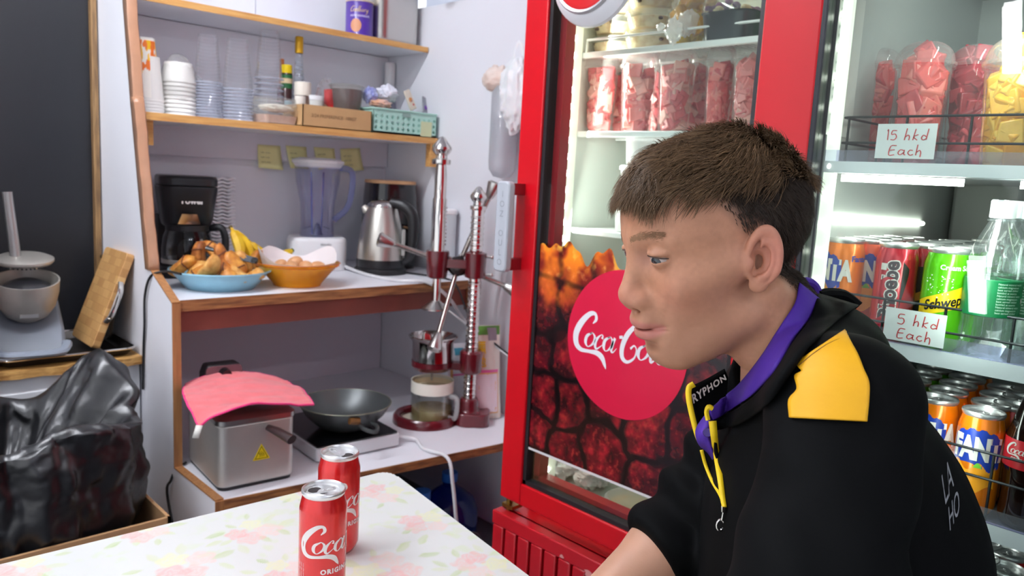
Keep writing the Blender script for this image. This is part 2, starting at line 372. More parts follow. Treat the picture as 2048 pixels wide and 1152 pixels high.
board('shelf_board', [(XI, 2.339), (XR, 2.339), (XR, YB + .01), (XI, YB + .01)], 1.392, .022, [(XI, 2.338), (XR, 2.338)])
board('counter_board', [(XI, 2.08), (XR, 2.08), (XR, YB + .01), (XI, YB + .01)], .892, .03, [(XI, 2.079), (XR, 2.079)], edge_dark)
board('lower_counter', [(XI, 1.80), (1.62, 1.70), (XR, 1.70), (XR, YB + .01), (XI, YB + .01)], .43, .025, [(XI, 1.799), (1.62, 1.699), (XR, 1.699)], edge_dark)
MB().box(XI, XR, 2.10, 2.13, .80, .862).build('front_rail', mat('red_brown_batten', (132, 70, 58), 0.6, var=0.2), sh)
MB().box(XI, XI + .035, 2.36, 2.40, 1.30, 1.37).build('bracket_block', edge_wood, sh)
MB().box(XR - .045, XR, 2.342, 2.37, 1.285, 1.37).build('bracket_block', edge_wood, sh)
MB().box(XR - .045, XR, 2.085, 2.11, .78, .862).build('bracket_block', edge_dark, sh)
MB().box(XI, XR, YB - .012, YB + .01, 1.275, 1.37).build('back_batten', mat('white_batten', (230, 228, 236), 0.5, var=0.03), sh)
MB().box(XI, XR, YB + .002, YB + .011, 1.392, 1.71).build('back_panel', white_board, sh)
MB().box(XI, 1.28, YB + .002, YB + .011, 1.734, 2.3).build('back_panel', white_board, sh); MB().box(1.284, XR, YB + .002, YB + .011, 1.734, 2.3).build('back_panel', white_board, sh)
MB().box(XI, XR, YB - .004, YB + .011, .43, .86).build('back_panel', mat('mauve_white_laminate', (228, 220, 230), 0.4, var=0.03, vs=3), sh)
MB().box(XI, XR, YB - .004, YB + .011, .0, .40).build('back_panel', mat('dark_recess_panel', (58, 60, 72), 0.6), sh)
# wooden post and white box over the corner
tag(MB().box(-.012, .012, -.02, .02, 0, .35).build('wooden_post', wood('olive_wood', (176, 148, 72), (140, 112, 50), 2), loc=(1.80, 2.30, 1.892)), 'short wooden post standing on the wall ledge by the steel pot', 'post')

# ------------------------------------------------------------------ cabinet at the left with wooden top
ca = thing('metal_cabinet', 'white metal drawer cabinet under the waffle maker', 'cabinet', (0, 0, 0))
MB().box(.05, .752, 2.315, 2.66, .0, .672).build('body', mat('cabinet_grey_white', (206, 208, 212), 0.4), ca, bevel=.004)
dr = MB().box(.12, .69, 2.30, 2.316, .42, .635).build('drawer', mat('cabinet_front', (216, 217, 220), 0.4), ca, bevel=.004)
dr = MB().box(.12, .69, 2.30, 2.316, .17, .40).build('drawer', mat('cabinet_front', (216, 217, 220), 0.4), ca, bevel=.004)
def torn(x0, x1, y0, y1, z0, z1):
    rr = random.Random(4); fr = [(x0 + (x1 - x0) * i / 40, y0 + .006 * math.sin(i * 1.3) + rr.uniform(-.004, .004)) for i in range(41)]
    return MB().prism(fr + [(x1, y1), (x0, y1)], z0, z1)
torn(.03, .755, 2.292, 2.67, .674, .696).build('wooden_top', wood('stained_board', (204, 158, 92), (150, 104, 50), 0), ca)
# baking tray lying on the cabinet
tr = thing('baking_tray', 'shallow dark baking tray with bright steel rim under the waffle maker', 'tray', (.575, 2.475, .698))
mb = MB(); outer = rrect(.335, .32, .03); inner = rrect(.30, .285, .02)
mb.loft([[(x, y, .002) for x, y in inner], [(x, y, .022) for x, y in outer], [(x * 1.02, y * 1.02, .022) for x, y in outer], [(x * 1.01, y * 1.01, .0) for x, y in inner]], caps=False)
mb.prism(inner, 0, .002); mb.build('pan', mat('dark_tray', (64, 60, 58), 0.35, 0.8), tr)
MB().tube([(x * 1.015, y * 1.015, .022) for x, y in outer], .0035, 6, closed=True).build('rim', chrome, tr)
# waffle maker
wf = thing('waffle_maker', 'grey waffle maker with domed steel bowl and upright handle', 'waffle maker', (.505, 2.47, .7), math.radians(-8))
grey = mat('slate_plastic', (112, 118, 128), 0.45); bodyp = [(-.115, -.10), (.105, -.10), (.085, .10), (-.085, .10)]
mb = MB(); mb.loft([[(-.085, -.12, .002), (.085, -.12, .002), (.085, .12, .002), (-.085, .12, .002)], [(-.088, -.055, .075), (.088, -.055, .075), (.083, .12, .165), (-.083, .12, .165)]]); mb.build('body', grey, wf, bevel=.012)
mb = MB(); pts = [(-.085, -.10, .045), (-.08, -.13, .04), (-.055, -.165, .035), (.055, -.165, .035), (.08, -.13, .04), (.085, -.10, .045)]
mb.tube(spl(pts, 5), .013, 8, flat=.7); mb.build('front_grip', mat('slate_plastic_light', (134, 142, 154), 0.4), wf)
mb = MB(); mb.lathe([(0, 0), (.03, .0), (.052, .015), (.070, .045), (.078, .085), (.080, .12), (.076, .12), (.071, .09), (.06, .065)], 36, TM((0, .0, .10), (math.radians(14), 0, 0))); mb.build('steel_bowl', steel_dull, wf)
mb = MB(); mb.lathe([(0, .115), (.03, .113), (.055, .10), (.068, .08)], 32, TM((0, .0, .10), (math.radians(14), 0, 0))); mb.build('inner_dome', mat('dark_nonstick', (40, 40, 44), 0.3), wf)
lid = MB(); lid.lathe([(0, .0), (.068, .0), (.073, .006), (.073, .012), (.06, .018), (0, .02)], 36, TM((0, .03, .255), (math.radians(8), 0, 0))); lid = lid.build('lid', steel_dull, wf)
mb = MB(); Tl = TM((0, .03, .254), (math.radians(8), 0, 0))
for i in range(13): h = -.06 + .01 * i; w = math.sqrt(max(.066 ** 2 - h * h, 0)); mb.box(h - .002, h + .002, -w, w, -.004, .001, Tl)
mb.build('waffle_ridges', mat('dark_ridges', (70, 70, 72), 0.4, 0.7), lid)
mb = MB(); mb.tube([(-.02, .03, .26), (-.024, .035, .32), (-.034, .04, .45)], [.014, .0135, .0125], 12); mb.build('handle', mat('satin_aluminium', (176, 174, 172), 0.4, 0.9), wf)
mb = MB(); mb.tube([(-.03, .085, .15), (-.03, .085, .25)], .006, 8); mb.tube([(.03, .085, .15), (.03, .085, .25)], .006, 8); mb.tube([(-.03, .085, .25), (.03, .085, .25)], .006, 8); mb.build('hinge', chrome, wf)
mb = MB().box(-.022, .022, -.078, -.068, .115, .125); mb.build('latch', steel, wf)
# cutting board and tray leaning on the shelf side
cb = thing('cutting_board', 'checkered bamboo chopping board leaning against the white shelf side', 'cutting board', tuple(az(180, 700, .72)))
bam = mat('bamboo', (206, 160, 104), 0.5, c2=(168, 118, 66), vs=30, stretch=(1, 6, 6), bump=.03, bs=30)
nt = bam.node_tree; bk = nt.nodes.new('ShaderNodeTexBrick'); tcn = nt.nodes.new('ShaderNodeTexCoord'); nt.links.new(tcn.outputs['Object'], bk.inputs['Vector'])
bk.inputs['Color1'].default_value = (*lin((208, 164, 106)), 1); bk.inputs['Color2'].default_value = (*lin((180, 132, 78)), 1); bk.inputs['Mortar'].default_value = (*lin((170, 122, 70)), 1)
bk.inputs['Scale'].default_value = 1; bk.inputs['Brick Width'].default_value = .05; bk.inputs['Row Height'].default_value = .024; bk.inputs['Mortar Size'].default_value = .0006
nt.links.new(bk.outputs['Color'], nt.nodes['Principled BSDF'].inputs['Base Color'])
def slab_frame(o, p0, pu, pv):
    """place an object so that local x runs p0->pu, local y towards pv, local z out of the face"""
    x = (pu - p0).normalized(); z = x.cross(pv - p0).normalized(); y = z.cross(x)
    M = Matrix((x, y, z)).transposed().to_4x4(); M.translation = p0; o.matrix_world = M
    return (pu - p0).length, (pv - p0).dot(y)
b0, b1 = az(183, 696, .722), az(146, 672, .722); t0 = ax(266, 510, .738)
b1 = b0 + (b1 - b0).normalized() * .20
wb, hb = slab_frame(cb, b1, b0, t0 + (b1 - b0))
MB().prism(rrect(wb, hb, .012, 4, wb / 2, hb / 2), -.022, 0).build('board', bam, cb, bevel=.002)
mb = MB(); mb.tube(spl([(wb + .002, hb * .28, -.011), (wb + .022, hb * .36, -.011), (wb + .026, hb * .5, -.011), (wb + .022, hb * .62, -.011), (wb + .002, hb * .70, -.011)], 5), .004, 8, flat=2.0); mb.build('steel_handle', chrome, cb)
ot = thing('oven_tray', 'dark oven tray standing on edge behind the bamboo board', 'tray')
q0, q1, q2 = az(225, 688, .722), az(196, 664, .722), ax(276, 512, .752)
q0 = Vector((.715, 2.45, .722)); q1 = Vector((.718, 2.66, .722)); q2 = Vector((.752, 2.45, .95))
wo, ho = slab_frame(ot, q1, q0, q2 + (q1 - q0))
MB().prism(rrect(wo, ho, .02, 4, wo / 2, ho / 2), -.003, 0).build('pan', mat('dark_tray', (64, 60, 58)), ot)
MB().tube([(x, y, .004) for x, y in rrect(wo, ho, .02, 4, wo / 2, ho / 2)], .005, 6, closed=True).build('rim', mat('dark_rim', (96, 92, 88), .3, .9), ot)
# white appliance cut by the left edge
wa = thing('white_appliance', 'white appliance standing left of the waffle maker, cut by the picture edge', 'appliance', (.30, 2.34, .70))
MB().prism(rrect(.20, .22, .02), .02, .25, TM((0, .05, 0))).build('body', white_pl, wa, bevel=.004); MB().prism(rrect(.20, .22, .02), .255, .55, TM((-.006, .05, 0))).build('upper_body', white_pl, wa, bevel=.004); MB().prism(rrect(.204, .224, .02), .0, .02, TM((0, .05, 0))).build('foot', mat('beige_foot', (206, 190, 172), .5), wa)
# cardboard box lined with a black refuse bag
card = mat('cardboard', (190, 148, 104), 0.75, var=0.12, vs=14)
cx0, cx1, cy0, cy1, ch = .0, .65, 1.80, 2.26, .42
mb = MB()
for a in ((cx0, cx1, cy0, cy0 + .008), (cx0, cx1, cy1 - .008, cy1), (cx0, cx0 + .008, cy0, cy1), (cx1 - .008, cx1, cy0, cy1)): mb.box(*a, 0, ch)
mb.box(cx0, cx1, cy0, cy1, 0, .006)
tag(mb.build('cardboard_box', card), 'open cardboard box on the floor holding the black refuse bag', 'box')
bagm = mat('black_bag_film', (20, 21, 24), 0.33, spec=0.8, bump=0.30, bs=30, detail=3)
nb, nh = 260, 120
U, V = np.meshgrid(np.arange(nb) / nb * 2 * PI, np.linspace(0, 1, nh))
def rim(u):                                                   # height of the mouth around the bag
    return .64 + .10 * np.exp(-(((u - .35 + PI) % (2 * PI) - PI) / .42) ** 2) + .07 * np.exp(-(((u - 2.3 + PI) % (2 * PI) - PI) / .6) ** 2) + .02 * np.sin(5 * u)
k = np.minimum(V / .68, 1); inn = np.maximum((V - .74) / .26, 0); top = np.clip((V - .68) / .06, 0, 1)
Z = .03 + (rim(U) - .03) * np.sin(k * PI / 2) ** .8 - inn * .25 + .012 * np.sin(top * PI)
sx, sy = .315, .225; ex = 3.2
cu, su = np.cos(U), np.sin(U); rr = (np.abs(cu / sx) ** ex + np.abs(su / sy) ** ex) ** (-1 / ex)
rr = rr * (1 - .10 * (1 - k) + .05 * np.sin(k * PI) - .16 * top - .5 * inn)
P = np.stack([.325 + rr * cu, 2.03 + rr * su, Z], -1)
n1 = np.abs(fbm(P * np.array([7, 7, 5]) + 3, 3) - .5) * 2; n2 = np.abs(fbm(P * 22 + 11, 3) - .5) * 2; n3 = np.abs(fbm(np.stack([np.cos(U) * 3, np.sin(U) * 3, V * 2.2], -1), 3) - .5) * 2
dsp = .060 * (n1 - .3) + .010 * (n2 - .3) + .050 * (n3 - .25) * (.3 + k)
P[..., 0] += cu * dsp; P[..., 1] += su * dsp; P[..., 2] += (.03 * (n1 - .3)) * top + .0 * dsp
P[..., 0] = np.clip(P[..., 0], .012, .70); P[..., 1] = np.where(P[..., 2] < .43, np.clip(P[..., 1], 1.812, 2.247), np.clip(P[..., 1], 1.72, 2.27)); P[..., 0] = np.where(P[..., 2] < .43, np.clip(P[..., 0], .012, .638), P[..., 0])
mb = MB(); idx = lambda i, j: j * nb + i % nb
mb.add(P.reshape(-1, 3).tolist(), [(idx(i, j), idx(i + 1, j), idx(i + 1, j + 1), idx(i, j + 1)) for j in range(nh - 1) for i in range(nb)])
tag(mb.build('refuse_bag', bagm, ang=60), 'large black crumpled refuse bag in the cardboard box at the left', 'bag')
# black cable hanging beside the shelf side
mb = MB(); mb.tube(spl([ax(362, 548, .80), ax(330, 543, .782), ax(302, 552, .754), ax(290, 590, .750), ax(289, 650, .750), ax(287, 700, .752), (.751, 2.29, .60)], 6), .0035, 6)
tag(mb.build('power_cable', black_pl), 'thin black cord hanging down the outside of the shelf side', 'cord')
mb = MB(); mb.tube(spl([ax(372, 925, .79), ax(355, 935, .775), ax(342, 960, .752), ax(336, 1000, .750), (.751, 1.95, .1)], 6), .004, 6)
tag(mb.build('power_cable', black_pl), 'black cord of the fryer running over the edge of the lower counter', 'cord')

# ------------------------------------------------------------------ floral table
TZ = .73
tb = thing('dining_table', 'white table with pale pink and green rose print in the foreground', 'table', (0, 0, 0))
cA, cB = Vector((.786, 1.108)), Vector((.722, .685)); dirr = (cB - cA).normalized()
cC = cA + dirr * .95; cD = Vector((-.45, 1.165)); cE = cD + dirr * .95
cA2 = cA
def rounded(poly, r, n=6):
    out = []
    for i, p in enumerate(poly):
        a = (poly[i - 1] - p).normalized(); b = (poly[(i + 1) % len(poly)] - p).normalized()
        for k in range(n + 1):
            t = k / n; q = p + a * r * (1 - t) ** 2 + b * r * t ** 2; out.append((q.x, q.y))
    return out
tp = rounded([cA, cC, cE, cD], .035)
top_o = MB().prism(tp, TZ - .022, TZ - .0004).build('tabletop', mat('white_table_edge', (240, 240, 238), .3), tb, bevel=.004)
# rose print: painted per vertex on a fine sheet lying on the top
step = .0022
u = cD - cA; v = dirr * .95; nu, nv = int(u.length / step), int(v.length / step)
A, B = np.meshgrid(np.linspace(0, 1, nu), np.linspace(0, 1, nv)); GX = cA.x + u.x * A + v.x * B; GY = cA.y + u.y * A + v.y * B
colp = np.empty(GX.shape + (3,)); base = np.array([222, 224, 220.]); colp[:] = base
rp = random.Random(11)
g = fbm(np.stack([GX * 60, GY * 60, GX * 0], -1), 3); g2 = fbm(np.stack([GX * 14, GY * 14, GX * 0 + 5], -1), 2)
faint = np.clip((g - .56) * 7, 0, 1) * np.clip((g2 - .42) * 5, 0, 1); colp += (np.array([214, 226, 190.]) - colp) * (faint * .55)[..., None]
def blob(cx, cy, r, c, kind, rot, strength):
    k = (np.abs(GX - cx) < r * 1.6) & (np.abs(GY - cy) < r * 1.6)
    if not k.any(): return
    x = GX[k] - cx; y = GY[k] - cy; th = np.arctan2(y, x) + rot; d = np.hypot(x, y) / r
    wob = fbm(np.stack([x * 90 + cx * 50, y * 90, x * 0 + rot], -1), 3) - .5
    if kind == 'leaf':
        xr = x * math.cos(rot) + y * math.sin(rot); yr = -x * math.sin(rot) + y * math.cos(rot); w = .42 * (1 - (xr / r) ** 2)
        m = np.clip((w - np.abs(yr / r) + wob * .3) * 6, 0, 1) * (np.abs(xr) < r); sh_ = .55 + .4 * np.clip(np.abs(yr / r) * 3, 0, 1) * (yr > 0)
    else:
        e = 1 + .13 * np.sin(5 * th) + wob * .35; m = np.clip((e - d) * 7, 0, 1)
        pet = np.abs(np.sin(d * 6.5 + 1.1 * np.sin(th * 3 + d * 4) + wob * 3)); sh_ = .30 + .45 * pet
    a = np.clip(m * strength * sh_, 0, 1)[:, None]; colp[k] = colp[k] * (1 - a) + np.array(c) * a
clusters = [az(780, 1020, TZ), az(830, 1045, TZ), az(800, 985, TZ), az(870, 1045, TZ), az(1020, 1140, TZ), az(780, 1140, TZ), az(505, 1060, TZ), az(570, 1135, TZ), az(355, 1120, TZ), az(300, 1060, TZ), az(720, 1000, TZ), az(20, 1150, TZ)]
cl = [(az(765, 985, TZ), 1), (az(850, 1045, TZ), 1), (az(960, 1130, TZ), 1), (az(775, 1140, TZ), 1.2), (az(505, 1062, TZ), 1), (az(370, 1130, TZ), 1.1), (az(290, 1065, TZ), .8), (az(570, 1140, TZ), .8), (az(590, 985, TZ), .9), (az(40, 1140, TZ), 1)]
for gx in range(-4, 8):
    for gy in range(0, 8):
        px, py = gx * .135 + (.06 if gy % 2 else 0), .2 + gy * .11
        if py < .66: cl.append((Vector((px, py, 0)), 1))
for c, s in cl:
    s *= 1.3; a0 = rp.uniform(0, 6)
    for i in range(9):
        t = a0 + i * .7; d = rp.uniform(.026, .042) * s
        blob(c.x + d * math.cos(t) * 1.15, c.y + d * math.sin(t), rp.uniform(.009, .015) * s, rp.choice([(190, 208, 140), (206, 220, 160), (176, 200, 128), (214, 222, 176)]), 'leaf', t + rp.uniform(-.6, .6), .7)
    for i, colr in enumerate([(238, 188, 180), (240, 206, 196), (232, 232, 178), (238, 176, 172)]):
        t = a0 + i * 1.7; d = .017 * s
        blob(c.x + d * math.cos(t), c.y + d * math.sin(t), rp.uniform(.012, .0165) * s, colr, 'rose', rp.uniform(0, 6), .8)
colp = np.clip(colp, 0, 255) / 255; colp = np.where(colp <= .04045, colp / 12.92, ((colp + .055) / 1.055) ** 2.4)
mb = MB(); mb.add(np.stack([GX, GY, GX * 0 + TZ], -1).reshape(-1, 3).tolist(), [(j * nu + i, j * nu + i + 1, (j + 1) * nu + i + 1, (j + 1) * nu + i) for j in range(nv - 1) for i in range(nu - 1)])
# round off the sheet's corners with the top's outline
from mathutils.geometry import intersect_point_line
import itertools
poly = np.array(tp); px_, py_ = GX.ravel(), GY.ravel(); ins = np.zeros(px_.shape, bool)
for (x1, y1), (x2, y2) in zip(tp, tp[1:] + tp[:1]):
    c_ = ((y1 > py_) != (y2 > py_)) & (px_ < (x2 - x1) * (py_ - y1) / ((y2 - y1) if y2 != y1 else 1e-12) + x1); ins ^= c_
near = ins | (np.hypot(px_ - .3, py_ - .9) < .0)
mb.f = [f for f in mb.f if all(ins[i] for i in f)]; mb.m = [0] * len(mb.f)
mb.build('floral_sheet', vcol('rose_print', .3, coat=.2), tb, cols=colp.reshape(-1, 3), smooth=False)
for x, y in ((.68, 1.03), (-.36, 1.08), (.56, .30), (-.48, .34)):
    MB().tube([(x, y, .0), (x, y, TZ - .03)], .016, 12).build('leg', chrome, tb)
# ------------------------------------------------------------------ red cooler
red = mat('cooler_red', (210, 8, 26), 0.34, coat=0.2, spec=0.4, var=0.06, vs=5)
red_in = mat('cooler_red_trim', (170, 24, 38), 0.4)
gasket = mat('black_gasket', (26, 22, 26), 0.5)
liner = mat('cooler_liner', (224, 230, 222), 0.35)
clear = thin('cooler_glass', (244, 250, 246), ior=1.35)
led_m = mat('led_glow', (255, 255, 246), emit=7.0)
shelf_w = mat('shelf_white_wire', (238, 242, 242), 0.35)
X0 = 1.25; YA, YZ = .655, 1.297
cf = thing('red_cooler', 'tall red glass-door drinks cooler against the right wall', 'cooler', (0, 0, 0))
mb = MB(); x0, x1 = X0 + .10, 1.838
mb.box(x0, x1, YA, YA + .03, .47, 2.0); mb.box(x0, x1, YZ - .03, YZ, .47, 2.0); mb.box(x1 - .03, x1, YA + .03, YZ - .03, .47, 2.0)
mb.box(x0, x1, YA, YZ, 1.97, 2.0); mb.box(x0, x1, YA, YZ, .0, .485); mb.build('cabinet', red, cf, bevel=.004)
mb = MB(); mb.box(x0 + .002, x1 - .03, YA + .03, YA + .036, .485, 1.97); mb.box(x0 + .002, x1 - .03, YZ - .036, YZ - .03, .485, 1.97); mb.box(x1 - .04, x1 - .03, YA + .03, YZ - .03, .485, 1.97); mb.box(x0 + .002, x1 - .03, YA + .03, YZ - .03, .485, .515)
mb.box(x0 + .002, x1 - .03, YA + .03, YZ - .03, 1.94, 1.97); mb.build('liner', liner, cf)
# door
dT, dB = 1.90, .495; gy0, gy1, gz0, gz1 = .712, 1.228, .548, 1.78
door = MB()
door.box(X0, X0 + .045, gy1, YZ, dB, dT); door.box(X0, X0 + .045, gy0, gy1, dB, gz0); door.box(X0, X0 + .045, gy0, gy1, gz1, dT)
door.prism([(X0, gy0), (X0, .672), (X0 + .006, .612), (X0 + .022, .598), (X0 + .10, .598), (X0 + .10, YA), (X0 + .045, gy0)], dB, dT)
door = door.build('door', red, cf, bevel=.003)
mb = MB()
for a in ((gy1 - .010, gy1, gz0, gz1), (gy0, gy0 + .010, gz0, gz1), (gy0, gy1, gz0, gz0 + .010)): mb.box(X0 + .006, X0 + .045, *a)
mb.build('gasket', gasket, door)
mb = MB()
mb.box(X0 + .03, X0 + .06, gy1 - .03, gy1 - .012, gz0 + .012, gz1); mb.box(X0 + .03, X0 + .06, gy0 + .010, gy1 - .012, gz0 + .0105, gz0 + .022)
mb.build('inner_trim', red_in, door)
MB().box(X0 + .012, X0 + .016, gy0 + .008, gy1 - .008, gz0 + .008, gz1).build('pane', clear, door)
# grille under the door
gr = MB(); zT, zB = .455, .10
ys = [YA + (YZ + .018 - YA) * i / 15 for i in range(16)]
gr.box(X0 + .02, X0 + .03, YA, YZ + .018, .05, zT); gr.box(X0 - .005, X0 + .03, YA, YZ + .018, zT - .035, zT); gr.box(X0 - .005, X0 + .03, YA, YZ + .018, .05, .10)
for a, b in zip(ys[:-1], ys[1:]): gr.box(X0 - .005, X0 + .03, a + .004, b - .004, .10, zT - .035)
gr.build('base_grille', mat('grille_red', (196, 18, 34), 0.35, coat=0.3, var=.1, vs=9), cf, bevel=.003)
MB().box(X0 + .03, x0 + .002, YA, YZ + .012, .0, .455).build('plinth', red, cf)
MB().box(X0 + .018, X0 + .022, YA + .01, YZ, .05, .44).build('grille_backing', mat('grille_dark', (70, 8, 14), .7), cf)
mb = MB(); mb.tube([(X0 + .03, YZ - .005, .455), (X0 + .03, YZ - .005, .495)], .008, 8); mb.box(X0 + .015, X0 + .05, YZ - .03, YZ + .006, .463, .472); mb.build('hinge', mat('brass_hinge', (150, 120, 60), .35, .9), cf)
# chipped paint spots on the grille
mb = MB(); rp = random.Random(3)
for py_, pz_, r_ in ((1.00, .42, .012), (1.08, .428, .006), (.93, .425, .008), (1.225, .33, .006), (1.19, .30, .008), (.86, .41, .01)):
    mb.prism([(r_ * (1 + .4 * math.sin(3 * t + py_ * 20)) * math.cos(t), r_ * .7 * math.sin(t)) for t in [k * PI / 5 for k in range(10)]], 0, .0006, Matrix.Translation((X0 - .0052, py_, pz_)) @ Euler((PI / 2, 0, -PI / 2)).to_matrix().to_4x4())
mb.build('paint_chip', mat('chip_pink', (226, 150, 146), .6), cf)
# handle: grey bar standing off the left stile with embossed letters
hd = MB(); P0, P1 = ax(1038, 545, X0 - .045), ax(1046, 368, X0 - .045); hy0, hy1, hz0, hz1 = 1.262, 1.302, P0.z - .005, P1.z + .004
hp = [(y, z) for y, z in rrect(.042, hz1 - hz0, .012, 5, 1.284, (hz0 + hz1) / 2)]
hd.prism(hp, X0 - .055, X0 - .035, Matrix(((0, 0, 1, 0), (1, 0, 0, 0), (0, 1, 0, 0), (0, 0, 0, 1))))
hd = hd.build('handle', mat('handle_grey', (186, 190, 198), .35), door, bevel=.004)
for q_ in (hz1 - .03, hz0 + .004): MB().box(X0 - .036, X0 + .001, 1.268, 1.292, q_, q_ + .026).build('standoff', mat('handle_dark_red', (140, 16, 28), .4), hd)
mb = MB()
for i, ch in enumerate('IOLENOOLO'[:0] + 'OLUO ZOI'):
    if ch == ' ': continue
    vf = text_mesh(ch, .020); z = hz0 + .016 + i * (hz1 - hz0 - .03) / 8
    put2d(mb, vf, lambda x, y, z=z, w=vf[2]: (X0 - .0554, 1.284 - (x - w / 2), z + y))
mb.build('embossed_letters', mat('emboss_grey', (150, 154, 162), .4), hd, smooth=False)
# round sign on the upper door
sg = thing('round_sign', 'round red and white sign fixed high on the red cooler door', 'sign', (X0 - .0, 1.094, 1.69))
Tx = Euler((0, -PI / 2, 0)).to_matrix().to_4x4()
MB().lathe([(0, .0), (.108, .0), (.112, .006), (.11, .014), (.095, .03), (.088, .034), (0, .034)], 48, Tx).build('white_rim', mat('sign_white', (236, 238, 242), .3), sg, ang=20)
MB().lathe([(.090, .034), (.086, .039), (.081, .037)], 48, Tx).build('steel_ring', mat('sign_grey_ring', (190, 190, 194), .3, .3), sg)
MB().lathe([(0, .040), (.074, .038), (.081, .034)], 48, Tx).build('red_face', mat('sign_red', (226, 44, 48), .3), sg)
vf = ribbon(script_cola(), 4); mb = MB(); put2d(mb, vf, lambda x, y: (-.0405, -(x - 4.9) * .0125, (y - .6) * .0125)); mb.build('script_lettering', mat('sign_white', (236, 238, 242)), sg, smooth=False)
# LED strip inside at the left
mb = MB(); mb.box(x0 + .002, x0 + .03, 1.238, 1.262, .53, 1.9); mb.build('led_housing', mat('led_cover', (232, 238, 222), .3, emit=.25), cf)
mb = MB(); k = 0
for i in range(34): mb.ell((x0 - .002, 1.236, .56 + i * .038), (.006, .008, .008), 8, 6)
mb.build('led_beads', led_m, cf)
lamp('cooler_led_light', (x0 + .03, 1.22, 1.3), .02, 2.3, (1, 1, .96), (1.6, .95, 1.25), 1.2).parent = None
# shelves (white coated wire) with a rail on the upper one
def wire_shelf(z, rail=False, front=1.385):
    o = MB().box(front, front + .012, .69, 1.258, z - .013, z).build('shelf', shelf_w, cf, bevel=.002)
    mb = MB()
    for i in range(46): y = .70 + i * .012; mb.tube([(front + .01, y, z - .004), (1.79, y, z - .004)], .0022, 5)
    mb.tube([(1.55, .69, z - .008), (1.55, 1.258, z - .008)], .003, 6); mb.build('shelf_wires', shelf_w, o)
    if rail: mb = MB(); mb.tube([(front + .006, 1.235, z), (front + .006, 1.235, z + .028), (front + .006, .69, z + .028)], .003, 6); mb.build('rail', shelf_w, o)
    return z
SZ = [wire_shelf(1.560, True), wire_shelf(1.381), wire_shelf(1.155), wire_shelf(.86)]
# printed film on the lower pane: ice cubes in cola, with a red disc and lettering
pz0, pz1 = .640, 1.13; ny, nz = 400, 440
py0, py1 = gy0 + .008, gy1 - .008
A, B = np.meshgrid(np.linspace(py1, py0, ny), np.linspace(0, 1, nz))
q = (py1 - A)
topz = 1.118 + .012 * np.exp(-((q - .09) / .035) ** 2) - .03 * np.exp(-((q - .14) / .02) ** 2) + .012 * np.exp(-((q - .2) / .02) ** 2) - .035 * np.exp(-((q - .25) / .03) ** 2) + .005 * np.sin(q * 160)
GZ = pz0 + (topz - pz0) * B
P3 = np.stack([A * 1, GZ * 1, A * 0], -1)
w1 = fbm(P3 * 14 + 3, 3) - .5; w2 = fbm(P3 * 14 + 40, 3) - .5
def cubes(S, seed):
    r = np.random.RandomState(seed); xx, zz = A / S + w1 * .5, GZ / S + w2 * .5; d1 = np.full(A.shape, 9.); d2 = d1.copy(); idn = np.zeros(A.shape); gx, gz = np.floor(xx), np.floor(zz)
    J = r.rand(40, 40, 3)
    for i in (-1, 0, 1):
        for j in (-1, 0, 1):
            cx, cz = gx + i, gz + j; jj = J[cx.astype(int) % 40, cz.astype(int) % 40]
            d = np.maximum(np.abs(xx - cx - .25 - .5 * jj[..., 0]), np.abs(zz - cz - .25 - .5 * jj[..., 1])) * .75 + .25 * np.hypot(xx - cx - .25 - .5 * jj[..., 0], zz - cz - .25 - .5 * jj[..., 1])
            c = d < d1; d2 = np.where(c, d1, np.minimum(d2, d)); idn = np.where(c, jj[..., 2], idn); d1 = np.where(c, d, d1)
    return d1, d2, idn
d1, d2, idn = cubes(.105, 4)
edge = np.clip((d2 - d1) * 7 - .35, 0, 1); fine = fbm(P3 * 70, 4); med = fbm(P3 * 26 + 9, 3); sp = np.clip((fbm(P3 * 160, 2) - .60) * 8, 0, 1)
t = np.clip((GZ - .99) / .11, 0, 1)
dark = np.array([22, 8, 12.]); deep = np.array([104, 12, 26.]); brt = np.array([176, 30, 42.])
body = deep + (brt - deep) * np.clip((med - .42) * 3.2 + (idn - .5) * .5, 0, 1)[..., None]; body = body + (np.array([200, 70, 50.]) - body) * (sp * .5)[..., None]
low = dark + (body - dark) * (edge * (.45 + .75 * np.clip((fine - .3) * 1.6, 0, 1)))[..., None]
amb = np.array([120, 32, 18.]) + (np.array([226, 124, 28.]) - np.array([120, 32, 18.])) * np.clip((med - .38) * 3.5, 0, 1)[..., None]; amb = amb + (np.array([246, 190, 90.]) - amb) * (np.clip((fine - .55) * 5, 0, 1) * .6)[..., None]
amb *= (.72 + .5 * np.clip(edge, 0, 1))[..., None]
pc = low + (amb - low) * (t ** .8)[..., None]
glow = np.exp(-((q - .055) / .04) ** 2 - ((GZ - 1.02) / .045) ** 2); pc = pc + (np.array([232, 110, 30.]) - pc) * (glow * np.clip((med - .35) * 3, 0, 1))[..., None]
foam = np.clip((GZ - (topz - .018)) / .014, 0, 1) * np.clip((fine - .35) * 4, 0, 1); pc = pc + (np.array([240, 172, 60.]) - pc) * foam[..., None]
blk = np.exp(-((q - .12) / .10) ** 2 - ((GZ - .80) / .05) ** 2); pc = pc * (1 - .55 * blk * (1 - edge * .5))[..., None]
lowshade = np.clip((.99 - GZ) / .1, 0, 1) * np.clip((GZ - .86) / .08, 0, 1); pc = pc * (1 - .45 * lowshade)[..., None]
pc = np.clip(pc, 0, 255) / 255; pc = np.where(pc <= .04045, pc / 12.92, ((pc + .055) / 1.055) ** 2.4)
